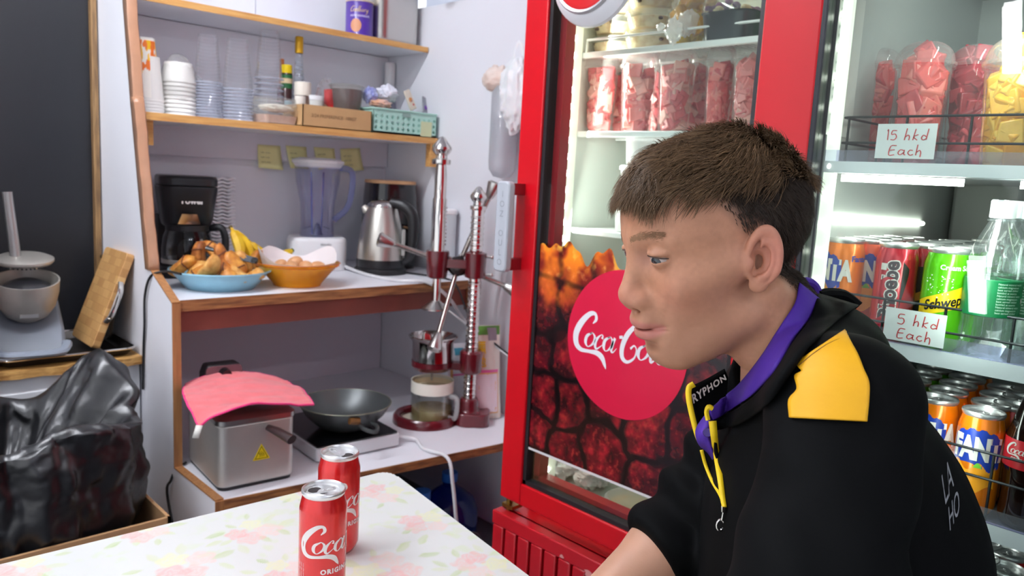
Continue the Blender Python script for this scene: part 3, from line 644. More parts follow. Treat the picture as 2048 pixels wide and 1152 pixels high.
# disc
dcy, dcz, dr = .9625, .9365, .1555
mb = MB(); mb.add(np.stack([A * 0 + X0 + .0095, A, GZ], -1).reshape(-1, 3).tolist(), [(j * ny + i, j * ny + i + 1, (j + 1) * ny + i + 1, (j + 1) * ny + i) for j in range(nz - 1) for i in range(ny - 1)])
pf = mb.build('printed_film', vcol('film_print', .22, coat=.3), door, cols=pc.reshape(-1, 3), smooth=False)
pf['label'] = 'printed film of ice cubes in cola'
mb = MB(); mb.add([(X0 + .0088, dcy + dr * math.cos(2 * PI * i / 96), dcz + dr * math.sin(2 * PI * i / 96)) for i in range(96)], [tuple(range(96))]); mb.build('red_disc', mat('disc_red', (222, 18, 64), .3, coat=.2), pf, smooth=False)
vf = ribbon(script_cola(), 8); mb = MB(); sc_ = .0282
put2d(mb, vf, lambda x, y: (X0 + .0082, dcy + .143 - x * sc_, dcz - .022 + y * sc_ * 1.14)); mb.build('script_lettering', mat('film_white', (244, 240, 244), .4), pf, smooth=False)
MB().box(X0 + .0085, X0 + .0105, py0, py1, pz0 - .004, pz0 + .001).build('film_edge', mat('film_edge_white', (226, 222, 222), .4), pf)

# ------------------------------------------------------------------ fruit cups (clear cup with domed lid, filled with cut fruit)
cupclear = thin('clear_cup', (254, 254, 254), milky=.07, ior=1.32, bump=.1, bs=40)
def fruit_mb(r0, r1, h, seed, n, size, clip=True):
    """irregular cut chunks packed in the cup"""
    rr = random.Random(seed); mb = MB()
    for i in range(n):
        zz = .008 + (h - .012) * (i + rr.random()) / n; rad = r0 + (r1 - r0) * zz / h; s = size * rr.uniform(.75, 1.25)
        a = rr.uniform(0, 2 * PI); d = max(rad - s * .75, 0) * (.93 if rr.random() < .8 else rr.random())
        bm = bmesh.new(); bmesh.ops.create_cube(bm, size=1)
        for v in bm.verts: v.co = Vector((v.co.x * rr.uniform(.75, 1.2), v.co.y * rr.uniform(.75, 1.2), v.co.z * rr.uniform(.7, 1.2)))
        M = Matrix.Translation((d * math.cos(a), d * math.sin(a), zz)) @ Euler((rr.uniform(0, 3), rr.uniform(0, 3), rr.uniform(0, 3))).to_matrix().to_4x4() @ Matrix.Scale(s * 1.25, 4)
        pts = []
        for v in bm.verts:
            p = M @ v.co; q = math.hypot(p.x, p.y); lim = (r0 + (r1 - r0) * min(max(p.z, 0), h) / h) - .0022
            if q > lim: p.x *= lim / q; p.y *= lim / q
            p.z = max(p.z, .003); pts.append(tuple(p))
        mb.mi(rr.choice([0, 0, 1, 2])); mb.add(pts, [tuple(v.index for v in f.verts) for f in bm.faces]); bm.free()
    return mb
def fruit_mats(key):
    c = {'melon': [(226, 92, 92), (238, 128, 120), (206, 66, 76)], 'melon_pale': [(240, 140, 138), (248, 186, 176), (226, 104, 110)], 'deep': [(176, 44, 62), (196, 70, 82), (150, 30, 48)], 'mango': [(248, 180, 52), (252, 196, 80), (240, 164, 34)]}[key]
    return [mat('fruit_%s_%d' % (key, i), k, .25, spec=.6, sss=.15, var=.12, vs=70, bump=.12, bs=160) for i, k in enumerate(c)]
def fruit_cup(label, loc, r0, r1, h, dome, key, seed, group, n=46, cs=.022, heap=0.0):
    t = thing('fruit_cup', label, 'fruit cup', loc, seed * 1.3, group)
    MB().lathe([(0, .0015), (r0 - .002, .0015), (r0, .004), (r1, h - .004), (r1 + .003, h - .003), (r1 + .0035, h)], 40).build('cup', cupclear, t, ang=50)
    d = [(r1 + .004, h + .001), (r1 + .0045, h + .005), (r1 + .001, h + .007)] + [((r1 + .001) * math.cos(a * PI / 2 / 10) ** .8, h + .007 + dome * math.sin(a * PI / 2 / 10)) for a in range(1, 9)] + [(.010, h + .007 + dome * .985)]
    MB().lathe(d, 40).build('dome_lid', thin('clear_dome', (254, 254, 254), milky=.17, ior=1.45), t, ang=50)
    mb = fruit_mb(r0, r1, h - .002, seed, n, cs)
    if heap:
        rr = random.Random(seed + 50)
        for i in range(7):
            a = rr.uniform(0, 6.28); dd = r1 * .45 * rr.random(); mb.mi(rr.choice([0, 1, 2])); mb.box(-.5, .5, -.5, .5, -.5, .5, Matrix.Translation((dd * math.cos(a), dd * math.sin(a), h + heap * rr.uniform(.1, .7))) @ Euler((rr.uniform(0, 3), rr.uniform(0, 3), rr.uniform(0, 3))).to_matrix().to_4x4() @ Matrix.Scale(cs * .9, 4))
    f = mb.build('fruit', fruit_mats(key), t, ang=50, bevel=.002); f['label'] = 'cut fruit filling'
    return t
Xc = 1.45
fc = []
for i, (px, pyT, ph, hw) in enumerate([(1197, 140, 250, 33), (1271, 138, 250, 35), (1346, 130, 250, 37), (1432, 132, 240, 29), (1490, 125, 240, 33)]):
    p = ax(px, 250, Xc); y = p.y; dz = (Vector(p) - Vector((0, 0, CAMH))).length
    dep = Vector(RW[:, 2]).dot(p - Vector((0, 0, CAMH))); r1 = hw * dep / F; h = ax(px, pyT, Xc).z - SZ[1]
    lab = ['red fruit cup nearest the light strip on the second shelf', 'second red fruit cup from the light strip, second shelf', 'third red fruit cup from the light strip, below the knotted bag', 'narrow red fruit cup second from the red door stile', 'red fruit cup touching the red door stile on the second shelf'][i]
    fc.append(fruit_cup(lab, (Xc, y, SZ[1] + .001), r1 * .80, r1, h, .038, 'melon_pale' if i in (0, 1, 2, 4) else 'melon', 3 + i, 'fruit cups in the red cooler', 60, .021))
for i, (dx, src) in enumerate([(.105, 0), (.105, 1), (.105, 2), (.105, 3)]):
    c = dup(fc[src], (Xc + dx, fc[src].location.y + .012, SZ[1] + .001), 2 + i, ['red fruit cup behind the one nearest the light strip', 'red fruit cup behind the second one from the light strip', 'red fruit cup behind the one below the knotted bag', 'red fruit cup behind the narrow one in the red cooler'][i])
# upper shelf: tubs of dessert, pineapple in a knotted bag, black tray with purple salad
tub_clear = thin('tub_clear', (250, 250, 244), milky=.12)
def dessert_tub(label, loc, r, seed, group='dessert tubs on the upper cooler shelf'):
    t = thing('dessert_tub', label, 'food tub', loc, seed * .9, group)
    MB().lathe([(0, .001), (r * .82, .001), (r * .86, .004), (r, .034), (r * 1.05, .035), (r * 1.05, .038), (r * .97, .041), (0, .043)], 32).build('tub', tub_clear, t, ang=50)
    MB().lathe([(0, .004), (r * .8, .004), (r * .93, .026), (r * .6, .031), (0, .032)], 28).build('filling', mat('oat_cream', (232, 216, 180), .6, c2=(206, 176, 138), vs=60, bump=.2, bs=90), t)
    mb = MB(); rr = random.Random(seed)
    for k in range(9): a = rr.uniform(0, 6.3); d = r * rr.uniform(.5, .93); mb.ell((d * math.cos(a), d * math.sin(a), rr.uniform(.012, .03)), (.006, .006, .004), 8, 6)
    mb.build('raisins', mat('raisin', (84, 60, 50), .5), t); return t
p = ax(1303, 80, 1.46); tub0 = None
for k in range(4):
    z = SZ[0] + .001 + k * .0445; l = ['lowest', 'second from bottom', 'third from bottom', 'top'][k]
    if tub0 is None: tub0 = dessert_tub('lowest dessert tub in the stack left of the pineapple', (1.46, p.y, z), .060, 2)
    else: dup(tub0, (1.46, p.y, z), k * 1.7, '%s dessert tub in the stack left of the pineapple' % l)
p2 = ax(1225, 80, 1.47)
for k in range(4):
    l = ['lowest', 'second from bottom', 'third from bottom', 'top'][k]
    dup(tub0, (1.475, p2.y - .01, SZ[0] + .001 + k * .0445), 2 + k, '%s dessert tub in the stack behind the round sign' % l)
p = ax(1385, 60, 1.45)
pb = thing('pineapple_bag', 'clear knotted bag of yellow pineapple hanging over the upper cooler shelf', 'bag of fruit', (1.45, p.y, SZ[0] + .002))
mb = MB()
rr = random.Random(8)
for i in range(16):
    mb.mi(i % 2); mb.box(-.5, .5, -.5, .5, -.5, .5, Matrix.Translation((rr.uniform(-.02, .02), rr.uniform(-.03, .02), .02 + .012 * i * .55)) @ Euler((rr.uniform(0, .8), rr.uniform(0, .8), rr.uniform(0, 3))).to_matrix().to_4x4() @ Matrix.Diagonal((.035, .04, .03, 1)))
mb.build('pineapple', [mat('pineapple_yellow', (226, 196, 78), .4, var=.2, vs=60, bump=.3, bs=90), mat('pineapple_orange', (214, 160, 60), .4, var=.2, vs=60)], pb, bevel=.004)
bagc = thin('bag_film', (252, 252, 252), milky=.10, bump=.8, bs=30)
def crumple(mb, c, r, amp, seed, nu=48, nv=30, kfreq=18, T=None):
    u, v = np.meshgrid(np.arange(nu) / nu * 2 * PI, np.linspace(0, PI, nv)); d = np.stack([np.sin(v) * np.cos(u), np.sin(v) * np.sin(u), np.cos(v)], -1)
    n = np.abs(fbm(d * 2.2 + seed, 4) - .5) * 2; n2 = np.abs(fbm(d * 5 + seed * 2, 3) - .5) * 2; P = np.array(c) + d * np.array(r) * (1 - amp + 2.2 * amp * n + .8 * amp * n2)[..., None]
    return mb.add(P.reshape(-1, 3).tolist(), [(j * nu + i, j * nu + (i + 1) % nu, (j + 1) * nu + (i + 1) % nu, (j + 1) * nu + i) for j in range(nv - 1) for i in range(nu)], T)
crumple(MB(), (0, 0, .075), (.045, .06, .075), .2, 3).build('bag_film', bagc, pb, ang=60)
kn = ax(1348, 62, 1.375); mb = MB(); kl = kn - Vector(pb.location)
crumple(mb, tuple(kl + Vector((0, 0, .0))), (.012, .022, .028), .35, 9, 32, 20); crumple(mb, tuple(kl + Vector((0, .034, .012))), (.006, .012, .008), .3, 4, 24, 14); crumple(mb, tuple(kl + Vector((.03, -.012, .02))), (.03, .02, .03), .3, 14, 24, 14)
mb.build('knot', thin('knot_film', (250, 250, 250), milky=.6, bump=.6), pb, ang=60)
p = ax(1478, 40, 1.45)
st_ = thing('salad_tray', 'black plastic tray of purple salad with clear lid beside the pineapple', 'food tray', (1.45, p.y, SZ[0] + .001))
mb = MB(); mb.loft([[(x * .9, y * .9, 0) for x, y in rrect(.13, .115, .03)], [(x, y, .05) for x, y in rrect(.13, .115, .03)], [(x, y, .053) for x, y in rrect(.135, .12, .03)]]); mb.build('tray', mat('charcoal_tray', (60, 64, 66), .3), st_)
mb = MB(); rr = random.Random(5)
for i in range(50): mb.mi(i % 3); mb.ell((rr.uniform(-.05, .05), rr.uniform(-.045, .045), .054 + rr.uniform(0, .02)), (.012, .007, .006), 8, 6, )
mb.build('salad', [mat('purple_leaf', (106, 46, 112), .5), mat('cream_noodle', (234, 218, 178), .5), mat('violet_leaf', (150, 90, 150), .5)], st_)
mb = MB(); mb.loft([[(x, y, .054) for x, y in rrect(.135, .12, .03)], [(x * .95, y * .95, .085) for x, y in rrect(.135, .12, .03)], [(x * .85, y * .85, .095) for x, y in rrect(.135, .12, .03)]]); mb.build('lid', tub_clear, st_)
p = ax(1530, 45, 1.44)
gb = thing('green_bottle', 'green plastic bottle half hidden by the red door stile on the upper shelf', 'bottle', (1.47, p.y - .004, SZ[0] + .001))
MB().lathe([(0, 0), (.022, 0), (.023, .01), (.023, .06), (.012, .09), (.011, .10)], 20).build('bottle_body', mat('leaf_green_plastic', (96, 200, 70), .3), gb); MB().lathe([(0, .101), (.013, .101), (.013, .115), (0, .117)], 16).build('cap', white_pl, gb)
# tall white tubs on the third shelf, stacked
wt = None
for i, (px, pb_, lab) in enumerate([(1262, 470, 'lower white plastic tub stacked behind the forehead on the third cooler shelf'), (1262, 470, 'middle white plastic tub of the stack behind the forehead'), (1262, 470, 'top white plastic tub of the stack behind the forehead')]):
    p = ax(px, 440, 1.46); z = SZ[2] + .001 + i * .077
    if wt is None:
        wt = thing('white_tub', lab, 'tub', (1.46, p.y, z), 0, 'white tubs on the third cooler shelf')
        MB().lathe([(0, 0), (.034, 0), (.036, .004), (.040, .064)], 28).build('tub', thin('milky_tub', (250, 250, 252), milky=.5), wt); MB().lathe([(.0405, .064), (.043, .064), (.043, .072), (.039, .075), (0, .075)], 28).build('lid', mat('lid_white', (236, 238, 240), .4), wt)
    else: dup(wt, (1.46 + .004 * i, p.y - .006 * i, z), i, lab)
# bottom of the cooler: white carrier bag and a lidded bowl
floor_z = .516
cbg = MB(); crumple(cbg, (0, 0, .045), (.06, .07, .045), .3, 6, 60, 36); crumple(cbg, (.01, -.10, .035), (.05, .05, .035), .3, 16, 50, 30); crumple(cbg, (.01, .045, .07), (.03, .04, .04), .35, 26, 40, 24)
tag(cbg.build('carrier_bag', mat('white_film', (232, 238, 240), .35, bump=.2, bs=30), ang=60, loc=(1.43, ax(1120, 965, 1.43).y, floor_z - .004)), 'crumpled white carrier bag on the floor of the red cooler', 'bag')
p = az(1262, 1035, floor_z); bw = thing('food_bowl', 'clear lidded bowl of yellow soup on the floor of the red cooler', 'bowl', (p.x, p.y, floor_z))
MB().lathe([(0, .001), (.040, .001), (.044, .004), (.058, .040)], 36).build('bowl', thin('cloudy_bowl', (250, 246, 236), milky=.2), bw)
MB().lathe([(0, .004), (.040, .004), (.053, .031), (0, .033)], 32).build('soup', mat('soup', (226, 190, 120), .4, c2=(236, 214, 170), vs=40), bw)
MB().lathe([(.058, .040), (.063, .040), (.063, .045), (.058, .048), (.05, .045), (0, .045)], 36).build('lid', thin('cloudy_lid', (250, 250, 248), milky=.35), bw)
# red tea tin peeking out low in the corner
# ------------------------------------------------------------------ cans
alu = mat('can_aluminium', (232, 232, 232), 0.34, 0.85)
CR, CH = .029, .146
def can_profile(): return [(0, .004), (.017, .002), (.0205, .0), (.0225, .001), (.0265, .008), (.0288, .014), (CR, .018), (CR, .120), (.0287, .124), (.0268, .132), (.0252, .1385)]
def can_lid(t, opened, rot=0.0):
    mb = MB(); mb.lathe([(.0252, .1385), (.0262, .1400), (.0270, .1425), (.0266, .1450), (.0256, .1458), (.0246, .1448), (.0240, .1425), (.0236, .1385), (.0226, .1375), (.0216, .1392), (.0208, .1402), (0, .1404)], 40)
    lid = mb.build('lid', alu, t, ang=60)
    R = Matrix.Rotation(rot, 4, 'Z')
    if opened:
        mb = MB(); o = [(.0118 + .0085 * math.cos(a), .0100 * math.sin(a), .1407) for a in [k * 2 * PI / 24 for k in range(24)]]
        mb.add(o, [tuple(range(24))], R); mb.build('mouth', mat('can_inside_dark', (22, 8, 8), .6), lid, smooth=False)
        mb = MB(); mb.tube([(x, y, z) for x, y, z in o], .0006, 6, closed=True, T=R); mb.build('mouth_rim', alu, lid)
    tilt = math.radians(16) if opened else math.radians(3)
    T = R @ Matrix.Translation((0, 0, .1418)) @ Matrix.Rotation(tilt, 4, 'Y')
    mb = MB()
    ring = spl([(.004, .0062), (-.004, .0072), (-.012, .0066), (-.0165, .0), (-.012, -.0066), (-.004, -.0072), (.004, -.0062), (.0085, 0)], 4, closed=True)
    hole = [(-.0095 + .0052 * math.cos(a), .0043 * math.sin(a)) for a in [k * 2 * PI / 32 for k in range(32)]]
    ring = [tuple(r) for r in ring]; n = 32
    ring.sort(key=lambda p: math.atan2(p[1], p[0] + .004)); hole2 = sorted(hole, key=lambda p: math.atan2(p[1], p[0] + .0095))
    # outer shell loop tied to the hole so the tab reads as a ring
    v = [(x, y, h) for h in (-.0005, .0009) for x, y in ring] + [(x, y, h) for h in (-.0005, .0009) for x, y in hole2]; f = []
    for i in range(n):
        j = (i + 1) % n; f += [(i, j, n + j, n + i), (2 * n + i, 3 * n + i, 3 * n + j, 2 * n + j), (n + i, n + j, 3 * n + j, 3 * n + i), (i, 2 * n + i, 2 * n + j, j)]
    mb.add(v, f, T); mb.lathe([(0, .0006), (.0022, .0006), (.0018, .0016), (0, .0018)], 12, T @ Matrix.Translation((.0005, 0, 0)))
    mb.build('pull_tab', alu, lid, ang=50)
    return lid
def can(label, loc, m, group=None, opened=False, rot=0.0, cat='drink can'):
    t = thing('drink_can', label, cat, loc, 0, group)
    MB().lathe(can_profile(), 48).build('can_body', m, t, ang=50); can_lid(t, opened, rot); return t
def letter(t, vf, fn, m, name='lettering'):
    mb = MB(); put2d(mb, vf, fn); return mb.build(name, m, t, smooth=False)
def patch(t, r, a0, a1, z0, z1, m, name, fz=None, n=24):
    """printed panel hugging a can; fz(u) -> (z0, z1) gives a shaped edge"""
    def g(u, v):
        a = a0 + (a1 - a0) * u; zz = fz(u) if fz else (z0, z1); return (r * math.cos(a), r * math.sin(a), zz[0] + (zz[1] - zz[0]) * v)
    return MB().grid(g, n, 6).build(name, m, t)
def to_cam(p): return math.atan2(-p[1], -p[0])
can_red = mat('can_red', (216, 30, 30), .26, .35, spec=.7, coat=.5)
print_white = mat('print_white', (232, 226, 222), .35)
def cola_can(label, p, da, tab):
    t = can(label, p, can_red, 'open red cola cans on the floral table', True, tab); a = to_cam(p) + da
    letter(t, ribbon(script_cola(), 8), on_cyl(CR + .00025, .073, .0150, a, .0), print_white, 'script_lettering')
    letter(t, text_mesh('ORIGINAL TASTE', .0085, .0004, gap=1.25), on_cyl(CR + .00025, .046, 1, a + 1.05), print_white)
    letter(t, text_mesh('330 mL', .005), on_cyl(CR + .00025, .066, 1, a + 2.35), print_white)
    for k in range(7): letter(t, text_mesh('carbonated water sugar colour', .0022), (lambda x, y, k=k: on_cyl(CR + .00025, .03, 1, a - .55, PI / 2)(x, y - .004 * k)), print_white, 'small_print')
    return t
cola_can('nearer open red cola can, in front of the other can on the table', tuple(az(643, 1195, TZ) + Vector((0, 0, .0005))), -1.12, 2.2)
cola_can('farther open red cola can, partly hidden by the nearer one', tuple(az(675, 1098, TZ) + Vector((0, 0, .0005))), -.86, -1.0)

# ------------------------------------------------------------------ open-front display cooler at the right
dc = thing('display_cooler', 'lit white display cooler with glass door at the right of the red cooler', 'cooler', (0, 0, 0))
X1, YL, YR = 1.12, .540, -.34
din = mat('display_liner', (178, 182, 180), .35); dout = mat('display_black', (22, 24, 32), .35)
mb = MB(); mb.box(X1 + .02, 1.80, YL - .010, YL, 0, 1.95); mb.box(X1 + .02, 1.80, YR, YR + .022, 0, 1.95); mb.box(1.77, 1.80, YR + .022, YL - .022, 0, 1.95); mb.box(X1 + .02, 1.77, YR + .022, YL - .022, 1.90, 1.95); mb.box(X1 + .02, 1.77, YR + .022, YL - .022, 0, .10)
mb.build('cabinet', dout, dc)
mb = MB(); yi, yj = YL - .012, YR + .026
mb.box(X1 + .022, 1.77, yi, yi + .0035, .1, 1.9); mb.box(X1 + .022, 1.77, yj - .0035, yj, .1, 1.9); mb.box(1.755, 1.7695, yj, yi, .1, 1.9); mb.box(1.60, 1.754, yj, yi, 1.66, 1.9); mb.build('liner', din, dc)
MB().box(X1 + .024, X1 + .034, yi - .016, yi, .12, 1.88).build('led_post', mat('led_post', (232, 240, 226), .3, emit=.5), dc)
mb = MB()
for i in range(26): mb.ell((X1 + .023, yi - .008, .75 + i * .043), (.003, .0028, .004), 8, 6)
mb.build('led_beads', led_m, dc)
dr2 = MB(); dr2.box(X1 - .012, X1 + .018, YL - .009, YL, .08, 1.94); dr2.box(X1 - .012, X1 + .018, YR, YR + .02, .08, 1.94); dr2.box(X1 - .012, X1 + .018, YR + .02, YL - .018, 1.90, 1.94); dr2.box(X1 - .012, X1 + .018, YR + .02, YL - .018, .08, .12)
dr2 = dr2.build('door', dout, dc, bevel=.002)
MB().box(X1 - .002, X1 + .002, YR + .02, YL - .009, .12, 1.90).build('pane', clear, dr2)
# rear unit, and a glowing bar standing in for a reflection on the liner
MB().prism(rrect(.16, .12, .03), 0, .05, Matrix.Translation((1.755, .46, 1.25)) @ Euler((0, -PI / 2, 0)).to_matrix().to_4x4()).build('fan_cover', mat('fan_grey', (150, 154, 152), .4), dc, bevel=.008)
q0, q1 = ay(1668, 437, yi - .004), ay(1845, 447, yi - .004); MB().tube([tuple(q0), tuple(q1)], .004, 8).build('liner_reflection', led_m, dc)
lip_m = mat('shelf_lip', (236, 238, 246), .25, coat=.3); plex = thin('plex_strip', (226, 226, 246), milky=.12)
wire_d = mat('dark_wire', (44, 46, 50), .4, .6)
def dshelf(zs, lt, lb, rails, led=False):
    o = MB().box(X1 + .045, 1.72, yj, yi, zs - .012, zs).build('shelf', mat('display_shelf', (150, 156, 160), .3), dc)
    MB().box(X1 + .022, X1 + .03, yj, yi, lb, lb + (lt - lb) * .62).box(X1 + .026, X1 + .045, yj, yi, lb, lb + .004).build('lip', lip_m, o)
    MB().box(X1 + .022, X1 + .0245, yj, yi, lb + (lt - lb) * .62, lt + .006).build('price_strip', plex, o)
    mb = MB(); zt = rails[0]
    for z in rails: mb.tube([(1.70, yi - .012, z), (X1 + .05, yi - .012, z), (X1 + .045, yi - .02, z), (X1 + .045, yj, z)], .0019, 6)
    y = yi - .02
    while y > yj: mb.tube([(X1 + .046, y, zs), (X1 + .046, y, zt)], .0019, 6); y -= .082
    for x in (1.3, 1.5, 1.69): mb.tube([(x, yi - .012, zs), (x, yi - .012, zt)], .0017, 6)
    mb.build('wire_rail', wire_d, o)
    if led:
        mb = MB(); mb.box(X1 + .034, X1 + .046, .343, .505, lb - .012, lb - .002); mb.box(X1 + .034, X1 + .046, .06, .275, lb - .012, lb - .002); mb.build('led_tube', led_m, o)
    return zs
DS = [dshelf(1.312, 1.327, 1.300, (1.382, 1.345), True), dshelf(1.056, 1.078, 1.043, (1.122, 1.088)), dshelf(.839, .862, .826, (.936, .900)), dshelf(.632, .655, .62, (.73, .69))]
for z in (1.60, 1.285, 1.03, .81): lamp('display_led_light', (X1 + .06, .30, z), .02, .7 if z > 1.4 else (.5 if z > 1.2 else .14), (.97, 1, 1), (1.5, .28, z - .22), .40)
# printed notice on the liner
nt_ = MB().box(1.135, 1.22, yi - .0012, yi - .0004, 1.355, 1.56).build('printed_notice', mat('notice_paper', (206, 208, 204), .5), dc)
mb = MB(); rr = random.Random(2)
for k in range(15):
    vf = text_mesh(['lndesit  ENERGY', 'class  A', 'litres 360', 'kWh 12.4', 'R600a', '230V ~ 50Hz', '+1 +10 C'][k % 7], .0065)
    put2d(mb, vf, lambda x, y, k=k: (1.14 + x, yi - .0014, 1.545 - k * .0125 + y))
mb.build('notice_text', mat('ink_grey', (84, 86, 88), .6), nt_, smooth=False)
# hand written price cards standing in the lips
def price_card(label, quad, top, bottom, lab):
    P = [ax(px, py, X1 + .0185) for px, py in quad]; y0, y1 = P[0].y, P[1].y; zb, zt = P[3].z, P[0].z; w, h = y0 - y1, zt - zb
    t = thing('price_card', label, 'price card', (X1 + .0185, y0, zb), 0, 'hand written price cards')
    MB().box(-.0006, 0, -w, 0, 0, h).build('card', mat('card_white', (232, 232, 236), .5), t); ink = mat('red_ink', (206, 52, 58), .5); mb = MB(); s = w / 8.2
    put2d(mb, ribbon(top, 3), lambda x, y: (-.001, -(x + 1.5) * s, h * .53 + y * s * .8)); put2d(mb, ribbon(bottom, 3), lambda x, y: (-.001, -(x + 1.9) * s, h * .10 + y * s * .8)); mb.build('handwriting', ink, t, smooth=False)
price_card('white card reading 15 hkd each on the fruit cup shelf', ((1757, 248), (1876, 252), (1862, 322), (1743, 316)), HAND15, HEACH, '15')
price_card('white card reading 5 hkd each on the drinks shelf', ((1773, 613), (1895, 633), (1888, 694), (1763, 675)), HAND5, HEACH, '5')
# fruit cups on the top shelf of the display
GR = 'fruit cups in the display cooler'
def dcup(lab, px, x, hw, pyr, pydome, key, seed, heap=0.0, n=60, cs=.026):
    p = ax(px, 200, x); dep = Vector(RW[:, 2]).dot(p - Vector((0, 0, CAMH))); r1 = hw * dep / F; h = ax(px, pyr, x).z - DS[0] - .001
    return fruit_cup(lab, (x, p.y, DS[0] + .001), r1 * .78, r1, h, ax(px, pydome, x).z - ax(px, pyr, x).z - .007, key, seed, GR, n, cs, heap)
c1 = dcup('leftmost red fruit cup beside the printed notice in the display cooler', 1752, 1.315, 37, 136, 98, 'melon', 31)
c2 = dcup('large red fruit cup standing behind the 15 hkd card', 1840, 1.235, 52, 135, 84, 'melon', 32, .03)
c3 = dcup('dark red fruit cup between the large red cup and the yellow one', 1945, 1.30, 49, 138, 90, 'deep', 33, .03)
c4 = dcup('yellow mango fruit cup at the right of the display cooler', 2030, 1.205, 60, 134, 72, 'mango', 34, .05)
for src, dx, dy, l in ((c1, .10, .012, 'red fruit cup in the second row behind the leftmost one'), (c2, .16, .05, 'red fruit cup in the second row behind the large one'), (c3, .10, .02, 'dark red fruit cup in the second row of the display cooler'), (c4, .11, .02, 'yellow mango cup in the second row of the display cooler')):
    dup(src, (src.location.x + dx, src.location.y + dy, src.location.z), 1.0, l)
# ---- drinks
orange = mat('can_orange', (250, 128, 12), .24, .3, coat=.5); orange_shaded = mat('can_orange_shaded', (226, 84, 40), .24, .3, coat=.5)  # second orange is a shaded copy, with the shade put into its colour
green = mat('can_green', (96, 200, 16), .22, .35, coat=.5); crimson = mat('can_crimson', (196, 34, 52), .24, .35, coat=.5); maroon = mat('can_maroon', (150, 24, 34), .24, .35, coat=.5)
navy = mat('print_navy', (30, 62, 170), .35); yel = mat('print_yellow', (240, 200, 24), .35); pw = print_white; blk = mat('print_black', (20, 18, 20), .4); lime = mat('print_lime', (120, 200, 60), .35); ofr = mat('print_fruit', (250, 160, 30), .35)
def lane(src, n, dx, dy, labs):
    for k in range(n):
        dup(src, (src.location.x + dx * (k + 1), src.location.y + dy * (k + 1), src.location.z), None, labs[k])
ORD = ['second', 'third', 'fourth', 'fifth']
def fanta(lab, p, da, s=1.0, m=None):
    t = can(lab, p, m or orange, 'orange soda cans'); a = to_cam(p) + da; R_ = CR + .00025
    patch(t, R_, a - 1.15, a + 1.15, 0, 0, navy, 'blue_panel', lambda u: (.068 + .010 * abs(math.sin(u * 4)) - .004 * u, .122 - .012 * abs(2 * u - 1) ** 2 + .003 * (int(u * 9) % 2)))
    letter(t, text_mesh('FANTA', .042, .0024, sx=.62, gap=.95), on_cyl(R_ + .0008, .083, 1, a - 1.02), pw)
    patch(t, R_, a - 1.0, a + 1.0, 0, 0, ofr, 'orange_print', lambda u: (.040 + .006 * math.sin(u * 9), .072 + .006 * math.sin(u * 13)), 30)
    patch(t, R_ + .0003, a - .02, a + .35, 0, 0, lime, 'leaf_print', lambda u: (.071, .071 + .007 * math.sin(u * PI)), 10)
    return t
# shelf B, left to right
zb = DS[1] + .0008
p = ax(1684, 560, 1.20); f1 = fanta('orange soda can at the far left of the drinks shelf', (1.20, p.y, zb), -1.25)
letter(f1, text_mesh('Fanta', .012, .0004), on_cyl(CR + .0004, .112, 1, to_cam((1.2, p.y)) + .35), navy)
lane(f1, 3, .061, .004, ['%s orange soda can in the lane at the far left of the drinks shelf' % o for o in ORD])
p = ax(1735, 555, 1.245); f2 = fanta('shaded orange soda can between the leftmost can and the red lettered one', (1.245, p.y, zb), -.2, m=orange_shaded)
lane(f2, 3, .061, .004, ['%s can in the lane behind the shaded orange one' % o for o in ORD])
p = ax(1790, 560, 1.205); pc_ = (1.205, p.y, zb)
ph = can('red can with vertical white lettering on the drinks shelf', pc_, crimson, 'red fruit soda cans'); a = to_cam(pc_)
vfp = text_mesh('Phoebe', .030, .0010, sx=.95)
letter(ph, text_mesh('Phoebe', .030, .0026, sx=.95), on_cyl(CR + .0002, .034, 1, a + .10, PI / 2), pw, 'letter_outline'); letter(ph, vfp, on_cyl(CR + .0005, .034, 1, a + .10, PI / 2), mat('print_plum', (70, 60, 66), .4))
patch(ph, CR + .00025, a + .3, a + .62, 0, 0, blk, 'dark_swoosh', lambda u: (.05 + .05 * u, .120 - .01 * u), 10)
patch(ph, CR + .00025, a - .75, a - .45, .106, .116, pw, 'crest')
p = ax(1842, 560, 1.262); pk = (1.262, p.y, zb)
da_ = can('dark can behind the red lettered can on the drinks shelf', pk, maroon, 'dark cans'); a = to_cam(pk); patch(da_, CR + .0002, a - .9, a + 1.2, 0, 0, blk, 'black_panel', lambda u: (.01, .112)); patch(da_, CR + .0004, a - .9, a + 1.2, 0, 0, mat('print_amber', (226, 150, 30), .4), 'amber_band', lambda u: (.052 + .022 * u, .060 + .034 * u))
lane(da_, 3, .061, .004, ['%s dark can in the lane behind the red lettered can' % o for o in ORD])
lane(ph, 3, .124, -.006, ['%s red can in the lane of the vertically lettered one' % o for o in ORD])
p = ax(1888, 580, 1.195); ps = (1.195, p.y, zb)
sg_ = can('bright green soda can with yellow band behind the 5 hkd card', ps, green, 'green soda cans'); a = to_cam(ps)
patch(sg_, CR + .0002, a - 1.3, a + 1.3, 0, 0, yel, 'yellow_band', lambda u: (.046 + .024 * u, .070 + .030 * u))
letter(sg_, text_mesh('Schweppes', .0195, .0005, shear=.35, sx=.85), on_cyl(CR + .0005, .058, 1, a - .82, .24), blk)
letter(sg_, text_mesh('Cream Soda', .0095, .0003), on_cyl(CR + .0004, .117, 1, a - .28), pw)
mb = MB(); rr = random.Random(1)
for k in range(40):
    an, zz, s_ = a + rr.uniform(-.9, .6), rr.uniform(.076, .108), rr.uniform(.0004, .0011); mb.lathe([(0, .0004), (s_, .0003), (s_, 0)], 7, Matrix.Translation(((CR) * math.cos(an), CR * math.sin(an), zz)) @ frame((math.cos(an), math.sin(an), 0)))
